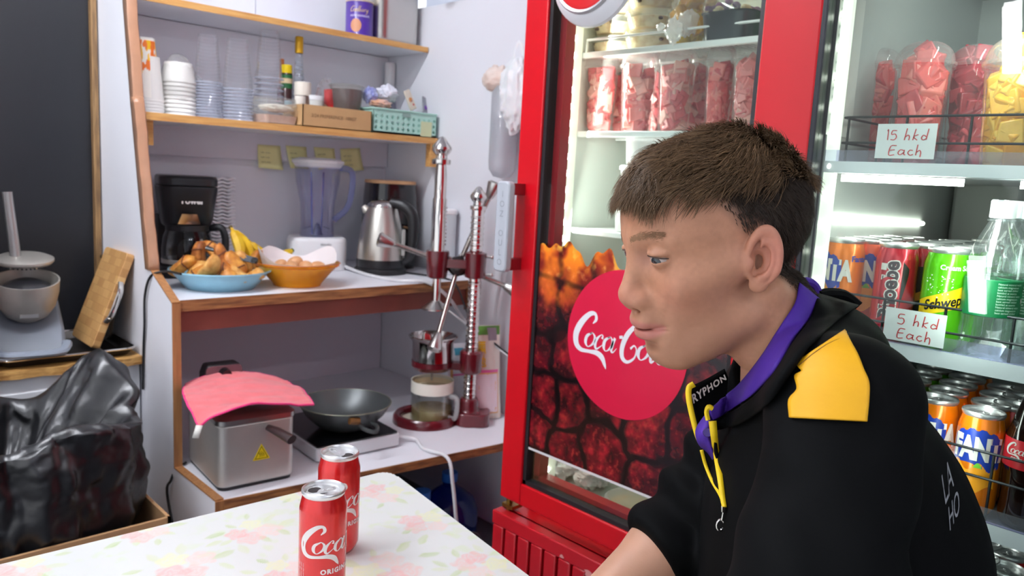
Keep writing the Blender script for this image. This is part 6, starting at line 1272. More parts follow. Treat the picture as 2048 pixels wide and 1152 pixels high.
# mint basket with contents
a, b = ay(745, 262, 2.352), ay(873, 270, 2.352); mw = b.x - a.x - .004; mh = zat(805, 222, (a.x + .08, 2.352, SM)) - SM; bs_ = thing('plastic_basket', 'pale mint plastic basket with round holes at the right end of the middle shelf', 'basket', (a.x + mw / 2 + .002, 2.352, SM + .0008))
mint = mat('mint_plastic', (176, 220, 206), .4); mb = MB(); dpb = .17
def wallholes(x0, x1, y, nx):
    rows_, r = 3, mh * .075; zs = [mh * (.22 + .24 * k) for k in range(rows_)]; cw = (x1 - x0) / nx; mb.box(x0, x1, y, y + .002, 0, zs[0] - cw * .5); zt = zs[0] - cw * .5
    for k in range(rows_):
        c0, c1 = zs[k] - mh * .12, zs[k] + mh * .12
        for i in range(nx):
            cx = x0 + (i + .5) * cw; n = 12; sq = []; ci = []
            for m in range(n):
                a = 2 * PI * m / n + PI / 4; s = max(abs(math.cos(a)), abs(math.sin(a))); sq.append((cx + math.cos(a) / s * cw / 2, y, zs[k] + math.sin(a) / s * mh * .12)); ci.append((cx + math.cos(a) * r, y, zs[k] + math.sin(a) * r))
            o = sq + ci; mb.add(o + [(p[0], p[1] + .002, p[2]) for p in o], [(m, (m + 1) % n, n + (m + 1) % n, n + m) for m in range(n)] + [(2 * n + m, 3 * n + m, 3 * n + (m + 1) % n, 2 * n + (m + 1) % n) for m in range(n)] + [(n + m, n + (m + 1) % n, 3 * n + (m + 1) % n, 3 * n + m) for m in range(n)])
    mb.box(x0, x1, y, y + .002, 0, zs[0] - mh * .12); mb.box(x0, x1, y, y + .002, zs[-1] + mh * .12, mh)
wallholes(-mw / 2, mw / 2, 0, 12); wallholes(-mw / 2, mw / 2, dpb - .002, 12); mb.box(-mw / 2, -mw / 2 + .002, 0, dpb, 0, mh); mb.box(mw / 2 - .002, mw / 2, 0, dpb, 0, mh); mb.box(-mw / 2, mw / 2, 0, dpb, 0, .002); mb.build('basket_body', mint, bs_, smooth=False)
MB().tube([(x, y, mh) for x, y in rrect(mw + .006, dpb + .006, .012, 4, 0, dpb / 2)], .0035, 6, closed=True).build('rim', mint, bs_)
MB().prism(rrect(.036, .012, .005), 0, .0015, TM((0, -.0012, mh * .84), (PI / 2, 0, 0))).build('handle_slot', mat('slot_grey', (140, 166, 158), .5), bs_); MB().box(mw * .24, mw * .42, -.0012, -.0004, mh * .02, mh * .66).build('yellow_label', mat('basket_label', (206, 214, 170), .5), bs_)
def bx_item(name, lab, px, py, y, r, m, seed, amp=.25):
    c = ay(px, py, y); mb = MB(); crumple(mb, (0, 0, 0), r, amp, seed, 44, 28); return tag(mb.build(name, m, loc=c, ang=60), lab, 'bag', 'bags in the mint basket')
bx_item('plastic_bag', 'blue printed plastic bag sticking out of the mint basket', 740, 190, 2.42, (.028, .03, .032), mat('bag_bluewhite', (196, 202, 232), .35, c2=(120, 130, 200), vs=40), 51)
bx_item('plastic_bag', 'white film bag bulging from the mint basket', 775, 188, 2.44, (.042, .04, .036), mat('white_film2', (226, 228, 238), .35, bump=.2, bs=30), 52)
bx_item('plastic_bag', 'pinkish film bag low at the front of the mint basket', 762, 208, 2.40, (.045, .03, .018), mat('pink_film', (232, 200, 192), .4, c2=(226, 170, 130), vs=30), 53)
def sachet(lab, px, py, y, w, h, tilt, m, sp):
    c = ay(px, py, y); t = thing('sachet', lab, 'packet', c, 0, 'packets in the mint basket'); M = Euler((-.25, tilt, .3)).to_matrix().to_4x4(); MB().prism([(-w / 2, -h / 2), (w / 2, -h / 2), (w / 2 * .9, h / 2), (-w / 2 * .9, h / 2)], -.003, .003, M @ Euler((PI / 2, 0, 0)).to_matrix().to_4x4()).build('pouch', m, t, bevel=.002)
    for k, (x, z, r, mm) in enumerate(sp): MB().lathe([(0, .0012), (r, .001), (r, 0)], 14, M @ Matrix.Translation((x, -.0032, z)) @ Euler((PI / 2, 0, 0)).to_matrix().to_4x4()).build('print_spot', mm, t)
sachet('white and orange packet standing in the mint basket', 820, 200, 2.42, .038, .075, -.35, mat('pouch_cream', (226, 214, 196), .4), [(0, .0, .009, mat('spot_orange', (226, 150, 80), .5)), (.002, -.004, .004, mat('spot_blue', (70, 110, 190), .5)), (.006, -.02, .004, mat('spot_red', (210, 50, 50), .5))])
sachet('silver packet with purple print at the right of the mint basket', 850, 212, 2.44, .034, .07, .25, mat('pouch_silver', (150, 152, 160), .3, .5), [(0, -.008, .008, mat('spot_purple', (120, 60, 170), .5))])
tag(MB().prism(rrect(.05, .02, .008), 0, .004).build('green_lid', mat('bright_green', (60, 214, 110), .4), loc=ay(812, 226, 2.40)), 'bright green flat lid in the mint basket', 'packet')  # loose green plastic lid, no sachet
bottle('pump_bottle', 'clear bottle with white cap in the back corner of the middle shelf', 779, 175, 127, 2.66, 26, [(0, 0), (1, 0), (1, .5), (.9, .66)], thin('grey_bottle', (220, 222, 232), milky=.3, mc=(170, 172, 186)), (white_pl, .8), .70)
# ================================================================= top shelf
ST = 1.734
q = ay(718, 72, 2.50); tin = thing('cocoa_tin', 'purple cocoa tin with copper disc on the top shelf', 'tin', (q.x, 2.50, ST)); rt_ = wpx(54, q) / 2; ht_ = zat(718, 6, q) - ST; a = to_cam((q.x, 2.5)); pur = mat('tin_purple', (78, 44, 150), .35, coat=.3)
MB().lathe([(0, 0), (rt_, 0), (rt_ * 1.02, .002), (rt_, .004), (rt_, ht_ - .006)], 48).build('tin_body', pur, tin); MB().lathe([(rt_, ht_ - .006), (rt_ * 1.04, ht_ - .005), (rt_ * 1.04, ht_), (0, ht_ + .001)], 44).build('lid', mat('tin_lid', (214, 196, 170), .4, .3), tin)
letter(tin, ribbon(script_cadbury(), 5), on_cyl(rt_ + .0005, ht_ * .66, .0088, a - .72), mat('tin_gold', (226, 196, 140), .4)); letter(tin, text_mesh('HOT CHOCOLATE', .0085, .0003), on_cyl(rt_ + .0006, ht_ * .52, 1, a - .70), mat('print_lilac', (214, 206, 236), .4))
mb = MB(); fn = on_cyl(rt_ + .0007, ht_ * .27, 1, a - .25); n = 24; mb.add([fn(.020 * q * math.cos(2 * PI * k / n), .023 * q * math.sin(2 * PI * k / n)) for q in (.02, .25, .5, .75, 1) for k in range(n)], [(j * n + k, j * n + (k + 1) % n, (j + 1) * n + (k + 1) % n, (j + 1) * n + k) for j in range(4) for k in range(n)]); mb.build('copper_disc', mat('copper_print', (214, 150, 110), .4), tin, smooth=False)
a_, b_ = ay(752, 82, 2.47), ay(846, 96, 2.47); pt = thing('stock_pot', 'stainless steel rectangular pot at the right end of the top shelf', 'pot', ((a_.x + 1.838) / 2, 2.56, ST)); wp_ = 1.838 - a_.x; rs = rrect(wp_ - .006, .19, .05, 7); hpz = .20
MB().loft([[(x * .95, y * .95, 0) for x, y in rs], [(x, y, .012) for x, y in rs], [(x, y, hpz) for x, y in rs], [(x * 1.02, y * 1.02, hpz + .004) for x, y in rs], [(x * .98, y * .98, hpz) for x, y in rs], [(x * .96, y * .96, .01) for x, y in rs]], caps=False).build('pot_body', steel, pt, ang=50); MB().prism([(x * .95, y * .95) for x, y in rs], .001, .006).build('pot_floor', steel, pt)
wb2 = ay(880, 8, 2.33); tag(MB().prism(rrect(.12, .10, .012), 0, .05).build('white_box', white_pl, bevel=.004, loc=(1.775, 2.56, ST + .206)), 'white box resting on the steel pot at the top shelf', 'box')
# ================================================================= bags hanging on the right wall behind the cooler
film = mat('white_carrier', (236, 238, 240), .35, bump=.15, bs=24, sss=.1)
c = ax(1032, 190, 1.79); mb = MB(); crumple(mb, (0, 0, 0), (.045, .075, .13), .16, 61, 60, 44); cbg2 = thing('carrier_bag', 'white carrier bag hanging on the wall beside the red cooler', 'bag', c); mb.build('bag_body', film, cbg2, ang=70)
mb = MB(); mb.tube(spl([(0, .03, .10), (.01, .01, .17), (.02, -.02, .10)], 6), .006, 6, flat=.4); mb.build('handle_loop', film, cbg2)
c = ax(992, 158, 1.80); mb = MB(); crumple(mb, (0, 0, 0), (.035, .06, .045), .16, 71, 44, 30); tag(mb.build('peach_bag', mat('peach_film', (232, 206, 192), .45, c2=(240, 226, 216), vs=14, bump=.15, bs=24), loc=c, ang=70), 'peach coloured plastic bag beside the white carrier bag', 'bag')
c = ax(1006, 285, 1.795); tb_ = thing('lid_tube_bag', 'long clear film sleeve of plastic lids hanging on the right wall', 'film sleeve', (1.795, c.y, c.z - .12)); hh = ax(1006, 180, 1.795).z - ax(1006, 352, 1.795).z
MB().lathe([(0, .0), (.028, .006), (.044, .03), (.046, .06), (.046, hh), (.03, hh + .02)], 30).build('film_sleeve', thin('sleeve_film', (250, 250, 252), milky=.5, mc=(226, 230, 234), bump=.3), tb_, ang=70)
mb = MB()
for k in range(14): mb.lathe([(.030, .07 + k * .010), (.042, .071 + k * .010), (.042, .074 + k * .010), (.030, .073 + k * .010)], 26)
mb.build('stacked_lids', thin('lid_stack', (232, 236, 240), milky=.35), tb_)
# ================================================================= the person
from mathutils.bvhtree import BVHTree
def smin(a, b, k): h = np.clip(.5 + .5 * (b - a) / k, 0, 1); return b + (a - b) * h - k * h * (1 - h)
def smax(a, b, k): return -smin(-a, -b, k)
def elld(p, c, r):
    q = p - np.array(c); r = np.array(r); k0 = np.linalg.norm(q / r, axis=-1); k1 = np.linalg.norm(q / (r * r), axis=-1); return k0 * (k0 - 1) / np.maximum(k1, 1e-9)
def cone(p, a, b, ra, rb):
    a = np.array(a, float); b = np.array(b, float); ba = b - a; t = np.clip(((p - a) @ ba) / (ba @ ba), 0, 1); return np.linalg.norm(p - a - t[..., None] * ba, axis=-1) - (ra + (rb - ra) * t)
def sph(p, c, r): return np.linalg.norm(p - np.array(c), axis=-1) - r
def surfnet(fn, lo, hi, h, cs=6):
    lo = np.array(lo, float); n = np.ceil((np.array(hi) - lo) / h).astype(int); n = (n // cs + 1) * cs; nc = n // cs
    g = np.stack(np.meshgrid(*[np.arange(k) for k in nc], indexing='ij'), -1); cc = lo + (g + .5) * cs * h
    dc = fn(cc.reshape(-1, 3)).reshape(nc); act = np.abs(dc) < cs * h * 1.15
    V = np.repeat(np.repeat(np.repeat(dc, cs, 0), cs, 1), cs, 2).astype(np.float32); ai = np.argwhere(act)
    sub = np.stack(np.meshgrid(*[np.arange(cs)] * 3, indexing='ij'), -1).reshape(-1, 3); idx = (ai[:, None, :] * cs + sub[None]).reshape(-1, 3)
    for s in range(0, len(idx), 400000): q = idx[s:s + 400000]; V[q[:, 0], q[:, 1], q[:, 2]] = fn(lo + q * h)
    S = V < 0; acc = np.zeros(tuple(k - 1 for k in n) + (3,), np.float32); cnt = np.zeros(tuple(k - 1 for k in n), np.float32); ed = []
    for a in range(3):
        s0 = [slice(None)] * 3; s1 = [slice(None)] * 3; s0[a] = slice(0, -1); s1[a] = slice(1, None); s0, s1 = tuple(s0), tuple(s1)
        e = np.argwhere(S[s0] != S[s1]); b, c = [k for k in range(3) if k != a]
        e = e[(e[:, b] > 0) & (e[:, c] > 0) & (e[:, b] < n[b] - 1) & (e[:, c] < n[c] - 1)]
        e1 = e.copy(); e1[:, a] += 1; v0 = V[e[:, 0], e[:, 1], e[:, 2]]; v1 = V[e1[:, 0], e1[:, 1], e1[:, 2]]; P = e.astype(np.float32); P[:, a] += v0 / (v0 - v1); inside = v0 < 0
        cells = []
        for db, dc_ in ((0, 0), (-1, 0), (-1, -1), (0, -1)):
            q = e.copy(); q[:, b] += db; q[:, c] += dc_; cells.append(q); np.add.at(acc, (q[:, 0], q[:, 1], q[:, 2]), P); np.add.at(cnt, (q[:, 0], q[:, 1], q[:, 2]), 1)
        ed.append((cells, inside ^ (a == 1)))
    m = cnt > 0; ids = -np.ones(cnt.shape, int); ids[m] = np.arange(m.sum()); verts = lo + (acc[m] / cnt[m][:, None]) * h; F4 = []
    for cells, ins in ed:
        q = np.stack([ids[c[:, 0], c[:, 1], c[:, 2]] for c in cells], 1); F4.append(np.where(ins[:, None], q, q[:, ::-1]))
    return verts, np.concatenate(F4)
def mesh_np(name, V, Fq, m, parent=None, cols=None, smooth=True):
    me = bpy.data.meshes.new(name); me.vertices.add(len(V)); me.vertices.foreach_set('co', np.asarray(V, np.float32).ravel()); k = Fq.shape[1]
    me.loops.add(Fq.size); me.loops.foreach_set('vertex_index', Fq.astype(np.int32).ravel()); me.polygons.add(len(Fq)); me.polygons.foreach_set('loop_start', np.arange(0, Fq.size, k, dtype=np.int32)); me.polygons.foreach_set('loop_total', np.full(len(Fq), k, np.int32))
    me.update(calc_edges=True); me.validate(); me.materials.append(m); me.polygons.foreach_set('use_smooth', [smooth] * len(me.polygons))
    if cols is not None: a = me.color_attributes.new('print', 'FLOAT_COLOR', 'POINT'); c = np.ones((len(V), 4), np.float32); c[:, :3] = cols; a.data.foreach_set('color', c.ravel())
    o = bpy.data.objects.new(name, me); COL.objects.link(o); o.parent = parent; return o
def sl(c): c = np.clip(np.asarray(c, float), 0, 255) / 255; return np.where(c <= .04045, c / 12.92, ((c + .055) / 1.055) ** 2.4)
person = thing('person', 'person with short brown hair seated in a black and yellow jacket with purple collar', 'person', (0, 0, 0))
# ---- pose
yaw, pit, rol = math.radians(149.2), math.radians(13.7), math.radians(.8); HL = np.array([.7424, .4557, 1.1997])
MH = np.array((Matrix.Rotation(yaw, 3, 'Z') @ Matrix.Rotation(pit, 3, 'Y') @ Matrix.Rotation(rol, 3, 'X')))
h2w = lambda p: np.asarray(p) @ MH.T + HL
w2h = lambda p: (np.asarray(p) - HL) @ MH
ty = math.radians(128); T_ = np.array([math.cos(ty), math.sin(ty), 0]); L_2 = np.array([-T_[1], T_[0], 0])
A3 = lambda px, py, d: np.array(ad(px, py, d))
NB = A3(1590, 668, .85); PEL = A3(1668, 1340, .86); AX = (NB - PEL) / np.linalg.norm(NB - PEL); TF = np.cross(L_2, AX); TF /= np.linalg.norm(TF)
LS, RS = A3(1690, 812, .70), A3(1535, 815, 1.0); LE, LW, RE, RW2 = A3(1640, 1215, .63), A3(1400, 1330, .66), A3(1402, 1045, .985), A3(1180, 1195, .93)
RW2 = RW2 + np.array([0, 0, -.018]); LW = np.array([.50, .34, .757])
nb = w2h(NB)
# ---- head and neck (head frame: x forward, y left, z up)
def ear(p, s):
    q = p - np.array([-.014, .0765 * s, -.002]); ca, sa = math.cos(.42), math.sin(.42)
    u = -q[:, 0] * ca + q[:, 1] * s * sa; n = q[:, 0] * sa + q[:, 1] * s * ca; v = q[:, 2]; tl = .22; u, v = u * math.cos(tl) - v * math.sin(tl) , u * math.sin(tl) + v * math.cos(tl)
    n = n - .006; rr = np.sqrt((u / .0165) ** 2 + (v / .0300) ** 2); disc = np.maximum((rr - 1) * .017, np.abs(n + .0055) - .0026)
    w = np.where(v < -.012, np.clip(1 + (v + .012) / .018, .15, 1), 1); helix = np.sqrt(((rr - .93) * .0185) ** 2 + (n - .0005) ** 2) - .0042 * w
    anti = np.sqrt((np.sqrt(((u - .0005) / .0100) ** 2 + ((v - .000) / .0200) ** 2) * .0115 - .0105) ** 2 + (n - .0005) ** 2) - np.where(u > -.004, .0032, .0005)
    lobe = elld(np.stack([u, v, n], -1), (-.002, -.0265, -.001), (.0095, .0085, .0038)); trag = elld(np.stack([u, v, n], -1), (-.0135, -.006, .001), (.005, .0075, .005))
    e = smin(smin(disc, helix, .002), smin(lobe, anti, .002), .002); conch = elld(np.stack([u, v, n], -1), (-.0045, -.004, .002), (.0088, .0130, .0105))
    e = smax(e, -conch, .0025); e = smin(e, trag, .003); return e
EYE = (.0738, .0365, .0150)
def head_base(p, face=True):
    ya = np.abs(p[:, 1]); m = np.stack([p[:, 0], ya, p[:, 2]], -1)
    d = smin(elld(m, (-.014, 0, .042), (.096, .0765, .082)), elld(m, (.040, 0, .045), (.052, .064, .056)), .03)
    d = smin(d, elld(m, (.028, 0, -.022), (.060, .063, .080)), .03)
    d = smin(d, cone(m, (-.002, .051, -.064), (.059, .020, -.095), .019, .017), .022); d = smin(d, elld(m, (.032, 0, -.084), (.042, .040, .026)), .02); d = smin(d, elld(m, (.066, 0, -.097), (.0205, .022, .0165)), .02)
    d = smin(d, cone(m, (.060, .046, -.018), (.010, .064, -.006), .016, .012), .02); d = smin(d, elld(m, (.068, 0, -.060), (.032, .033, .036)), .02)
    if not face: return d
    d = smin(d, cone(m, (.082, .010, .032), (.066, .046, .030), .0110, .0095), .012)
    d = smax(d, -elld(m, (.098, .039, .0130), (.023, .0225, .0150)), .012)
    d = smin(d, cone(m, (.0835, 0, .018), (.1010, 0, -.022), .0098, .0115), .012); d = smin(d, elld(m, (.1000, 0, -.028), (.0125, .0125, .0110)), .010); d = smin(d, elld(m, (.0915, .0130, -.0325), (.0125, .0082, .0092)), .009); d = smin(d, cone(m, (.1022, 0, -.036), (.091, 0, -.043), .0045, .006), .006)
    d = smax(d, -elld(m, (.0965, .0078, -.0420), (.0075, .0040, .0058)), .002)
    d = smin(d, elld(m, (.0915, 0, -.0555), (.0125, .023, .0095)), .008); d = smin(d, elld(m, (.0895, 0, -.0715), (.0115, .020, .0075)), .007); d = smax(d, -elld(m, (.103, 0, -.0640), (.017, .0255, .0010)), .0030)
    d = smax(d, -elld(m, (.095, 0, -.0835), (.009, .022, .0040)), .010); d = smax(d, -elld(m, (.094, .032, -.058), (.012, .006, .016)), .014)
    # eyelids: a shell over each eyeball left open along a narrow slit
    eb = sph(m, EYE, .0143); pl_ = (m[:, 2] - EYE[2] + .0010) + (m[:, 1] - EYE[1]) * .06
    w_ = np.clip(1.1 - ((m[:, 1] - EYE[1] - .0010) / .0150) ** 2, 0, 1); slit = np.maximum(np.abs(pl_ + .0004) - .0035 * w_, sph(m, EYE, .0180))
    d = smin(d, eb, .004); d = smax(d, -np.maximum(slit, -(m[:, 0] - EYE[0] - .0015)), .0012)
    d = smin(d, np.maximum(np.abs(sph(m, EYE, .0152)) - .0006, np.abs(pl_ - .0062) - .0012), .0035)
    return d
nk0, nk1 = np.array([-.018, 0, -.045]), nb + np.array([.014, 0, .0])
def head_sdf(p):
    d = head_base(p); far = d > .03; dd = d.copy()
    dd = np.minimum(dd, np.minimum(ear(p, 1), ear(p, -1))) if False else smin(dd, np.minimum(ear(p, 1), ear(p, -1)), .004)
    nk = cone(p, nk0, nk1, .054, .056); ya = np.abs(p[:, 1]); m = np.stack([p[:, 0], ya, p[:, 2]], -1); nk = smin(nk, cone(m, (-.030, .056, -.045), (nb[0] + .052, .018, nb[2] + .01), .014, .012), .018); nk = smin(nk, elld(p, (nb[0] * .45 + .030, 0, nb[2] * .55 - .02), (.022, .016, .022)), .02)
    dd = smin(dd, nk, .014); return np.maximum(dd, -(p - (nb + np.array([0, 0, -.05]))) @ np.array([0., 0, 1.]))
HV, HF = surfnet(head_sdf, (-.135, -.105, nb[2] - .07), (.135, .105, .14), .00145)
# colours that belong to the skin: lips, ears, brows, stubble, clipped hair at the sides
def hairline(x, y, z):
    """signed: >0 inside the hair; the line runs over the brow, back at the temple, round the ear and down to the nape"""
    ya = np.abs(y); th = np.arctan2(ya, x + .014)
    zl = np.interp(th, [0, .35, .62, .86, 1.02, 1.2, 1.4, 1.58, 1.75, 2.0, 2.4, 3.2], [.070, .074, .082, .084, .068, .044, .020, .016, .002, -.036, -.070, -.085]); return z - zl
x, y, z = HV.T; base = np.tile(np.array([182, 131, 102.]), (len(HV), 1)); n1 = fbm(HV * 60, 3)[:, None]; n2 = fbm(HV * 260 + 4, 2)[:, None]
base = base * (.965 + .07 * n1) ; base += (n2 - .5) * np.array([16, 12, 10.])
def tint(w, c): global base; base = base * (1 - w[:, None]) + np.array(c) * w[:, None]
g = lambda c, r: np.exp(-(((np.stack([x, np.abs(y), z], -1) - np.array(c)) / np.array(r)) ** 2).sum(-1))
tint(.42 * g((.062, .044, -.028), (.03, .02, .022)), (206, 132, 112)); tint(.45 * g((.112, .0, -.028), (.016, .02, .014)), (204, 128, 112)); tint(.5 * g((-.02, .090, .0), (.03, .018, .036)), (212, 128, 116)); tint(.25 * g((.085, .02, .012), (.012, .012, .010)), (168, 120, 120))
lipw = np.clip(1.25 - np.sqrt(((np.abs(y)) / .025) ** 2 + ((z + .0645) / .0112) ** 2), 0, .25) * 4 * (x > .078); tint(.62 * np.clip(lipw, 0, 1), (186, 112, 108))
stub = np.clip(1.2 - np.abs(z + .085) / .045, 0, 1) * np.clip((x + .02) / .05, 0, 1) * (.4 + n2[:, 0]); tint(.14 * stub * (1 - np.clip(lipw, 0, 1)), (112, 84, 72))
hl = hairline(x, y, z); fade = np.clip((hl + .006) / .040, 0, 1) * (np.abs(y) < .0795 + .0 * x); tint(.88 * fade ** 1.25, (50, 40, 34))
for cx, cy, cz in ((.072, .030, -.062), (.038, .058, -.010), (.060, .05, .004), (.05, .055, -.072)): tint(.5 * np.exp(-((x - cx) ** 2 + (y - cy) ** 2 + (z - cz) ** 2) / .0013 ** 2), (110, 66, 56))
skin = vcol('skin', .5, .4, bump=.05, bs=700, sss=.12)
# ---- arms and hands share the same skin
def hand_parts(wrist, elbow, palm_n, curl, s):
    """palm, four unequal bent fingers and a thumb off the side of the palm"""
    f = (wrist - elbow) / np.linalg.norm(wrist - elbow); f = f * 1.0 + np.array([0, 0, .02]); f[2] *= .3; f /= np.linalg.norm(f); n = palm_n - f * (palm_n @ f); n /= np.linalg.norm(n); sd = np.cross(n, f) * s; parts = []
    kn = wrist + f * .085
    for k in range(4): parts.append((wrist + f * .015 + sd * (.012 - .008 * k), kn + sd * (.030 - .020 * k), .019, .013))
    for k, ln in enumerate((.072, .080, .074, .058)):
        a = kn + sd * (.030 - .020 * k); d = f.copy(); r = .0092 - .0006 * (k == 3)
        for j, q in enumerate((.46, .30, .24)):
            ang = curl * (.35 + .4 * j); d2 = d * math.cos(ang) + n * math.sin(ang); b = a + d2 * ln * q; parts.append((a, b, r, r * .92)); a, d, r = b, d2, r * .92
    a = wrist + f * .022 + sd * .030; b = a + (f * .7 + sd * .7 + n * .25) * .042; parts.append((wrist + f * .012, a, .018, .014)); parts.append((a, b, .0130, .0105)); parts.append((b, b + (f * .92 + sd * .15 + n * .25) * .034, .0102, .0085)); return parts
RWr, LWr = RW2, LW
prt = [(RE, RE + (RWr - RE) * .35, .045, .0445), (RE + (RWr - RE) * .35, RWr, .0445, .027)] + hand_parts(RWr, RE, np.array([0, 0, -1.]), .45, 1) + [(LE, LE + (LWr - LE) * .35, .045, .0445), (LE + (LWr - LE) * .35, LWr, .0445, .027)] + hand_parts(LWr, LE, np.array([0, 0, -1.]), .45, -1)
upper = [(RS, RE, .05, .044), (LS, LE, .05, .044), (NB - AX * .06, RS, .05, .05), (NB - AX * .06, LS, .05, .05), (NB - AX * .02, NB - AX * .45, .06, .11)]
def arms_sdf(p):
    d = np.full(len(p), 9.)
    for a, b, ra, rb in upper + prt:
        d = smin(d, cone(p, a, b, ra, rb), .006 if rb < .02 else .014)
    return d
pts = np.array([q for a, b, *_ in prt + upper for q in (a, b)]); AV, AF = surfnet(arms_sdf, pts.min(0) - .13, pts.max(0) + .13, .0034, 5)
na = fbm(AV * 40, 3)[:, None]; acol = np.array([194, 146, 120.]) * (.96 + .07 * na)
BV = np.concatenate([h2w(HV), AV]); BF = np.concatenate([HF, AF + len(HV)]); mesh_np('body', BV, BF, skin, person, np.concatenate([sl(base), sl(acol)]))
# ---- eyes
for s in (1, -1):
    c = h2w([EYE[0], EYE[1] * s, EYE[2]]); gz = MH @ np.array([.82, .42 if s > 0 else .2, -.36]); M = Matrix.Translation(c) @ frame(gz)
    e = MB(); e.lathe([(.0132 * math.sin(a), .0132 * math.cos(a)) for a in [PI - PI * k / 16 for k in range(16)]] + [(0, .0132)], 24, M); e = e.build('eyeball', mat('eye_white', (196, 180, 172), .15, coat=.5), person); MB().lathe([(.0024, .01345), (.0058, .01225), (.006, .0118)], 24, M).lathe([(0, .0136), (.0024, .01345)], 16, M).build('iris', mat('iris_grey', (56, 54, 52), .1, coat=.6, c2=(60, 70, 78), vs=300), e); MB().lathe([(0, .01375), (.0022, .01355)], 16, M).build('pupil', black_gl, e)
    if True:
        yy = np.linspace(EYE[1] - .0115, EYE[1] + .0155, 16); w_ = np.clip(1.1 - ((yy - EYE[1] - .0010) / .0150) ** 2, 0, 1); zz = EYE[2] - .0014 - (yy - EYE[1]) * .06 + .0036 * w_; xx = EYE[0] + np.sqrt(np.maximum(.0149 ** 2 - (yy - EYE[1]) ** 2 - (zz - EYE[2]) ** 2, 1e-7))
        MB().tube([tuple(h2w([a, b * s, c_])) for a, b, c_ in zip(xx, yy, zz)], .0007, 5).build('eyelashes', mat('lash_brown', (70, 48, 38), .6), person)
# ---- hair
hair_m = vcol('hair_strands', .42, .3)
skull = lambda p: smin(head_base(p, False), cone(p, nk0, nk1, .054, .056), .014)
def grad(p, f, e=.002): return np.stack([f(p + np.array(v) * e) - f(p - np.array(v) * e) for v in ((1, 0, 0), (0, 1, 0), (0, 0, 1))], -1) / (2 * e)
rs_ = np.random.RandomState(7)
def strands(roots, dirfn, length, lift, nseg, rad, wave, name, m, colr):
    p = roots.copy(); N = len(p); P = [p.copy()]; clump = (fbm(roots * 55 + 9, 2) - .5)[:, None]; cl2 = (fbm(roots * 55 + 60, 2) - .5)[:, None]; jit = rs_.randn(N, 3) * .22
    for k in range(1, nseg + 1):
        t = k / nseg; nrm = grad(p, skull); nrm /= np.linalg.norm(nrm, axis=1, keepdims=True); d = dirfn(p, t) + jit + wave * (clump * np.array([0, 1.6, 0]) + cl2 * np.array([0, 0, 1.2])) * (1 + .6 * math.sin(3 * t)); d -= nrm * (d * nrm).sum(1, keepdims=True); d /= np.linalg.norm(d, axis=1, keepdims=True) + 1e-9
        p = p + d * (length / nseg)[:, None]; want = lift[:, None] * (.55 + 1.7 * np.clip(fbm(roots * 75 + 90, 2) - .25, 0, 1))[:, None] * (math.sin(min(t * 1.5, 1.35)) ) ; p = p + nrm * (want - skull(p)[:, None]) * .85; P.append(p.copy())
    P = np.stack(P, 1); tan = np.gradient(P, axis=1); tan /= np.linalg.norm(tan, axis=2, keepdims=True) + 1e-9; n0 = P - np.array([-.01, 0, .03]); s = np.cross(tan, n0); s /= np.linalg.norm(s, axis=2, keepdims=True) + 1e-9; u = np.cross(s, tan); R = (rad[:, None] * np.array([1, 1] + [max(1 - (k / nseg) ** 2, .12) for k in range(2, nseg + 1)])[None])[..., None]
    ring = np.stack([P + s * R, P - s * R, P + u * R * .8], 2); V = h2w(ring.reshape(-1, 3)); n1 = nseg + 1; b = (np.arange(N)[:, None] * n1 + np.arange(nseg)[None]).reshape(-1) * 3; Fq = np.concatenate([np.stack([b + i, b + (i + 1) % 3, b + 3 + (i + 1) % 3, b + 3 + i], 1) for i in range(3)]); tone = np.clip(.62 + .55 * rs_.rand(N) + 1.1 * (fbm(roots * 160 + 31, 2) - .5), .25, 1.5); cc = sl(np.array(colr))[None, None] * tone[:, None, None] * (np.array([.55] + [.8 + .35 * k / nseg for k in range(1, nseg + 1)]))[None, :, None]; cc = np.repeat(cc.reshape(-1, 3), 3, 0)
    return tag(mesh_np(name, V, Fq, m, person, cc), kind='stuff')
sk_pts = HV[(hl > -.004) & (np.abs(y) < .082) & (skull(HV) < .005) & (z > -.10)]; sk_h = hairline(*sk_pts.T); topw = np.clip((sk_pts[:, 2] - (.070 - .25 * np.minimum(sk_pts[:, 0] + .03, 0) * -1)) / .02, 0, 1)
top = sk_pts[(topw > .35) & (sk_h > -.001)]; roots = top[rs_.choice(len(top), 14000)] + rs_.randn(14000, 3) * .0008
def dir_top(p, t): 
    f = np.zeros_like(p); f[:, 0] = 1.0; f[:, 1] = .30 + 3.0 * np.clip(np.abs(p[:, 1]) - .03, 0, 1) * np.sign(p[:, 1]); f[:, 2] = -.25 - 8 * np.clip(p[:, 0] - .05, 0, 1) * t; bk = np.clip((-.075 - p[:, 0]) / .03, 0, 1)[:, None]; return f * (1 - bk) + np.array([-.1, .1, -1]) * bk
ln = np.where(roots[:, 0] < -.06, .020, .040) * (.8 + .4 * rs_.rand(14000)); ln = np.minimum(ln, .004 + np.clip((.104 - roots[:, 0]) * 1.0, .012, .05)); strands(roots, dir_top, ln, .0085 + .006 * rs_.rand(14000), 7, .00052 + .00025 * rs_.rand(14000), 1.3, 'top_hair', hair_m, (104, 80, 56))
sd_ = sk_pts[(topw < .75) & (sk_h > .004)]; roots = sd_[rs_.choice(len(sd_), 12000)] + rs_.randn(12000, 3) * .0006; fh = np.clip(hairline(*roots.T) / .05, 0, 1); keep = rs_.rand(12000) < .15 + fh * 1.2; roots, fh = roots[keep], fh[keep]
def dir_side(p, t): f = np.zeros_like(p); f[:, 0] = -.25; f[:, 2] = -1; return f
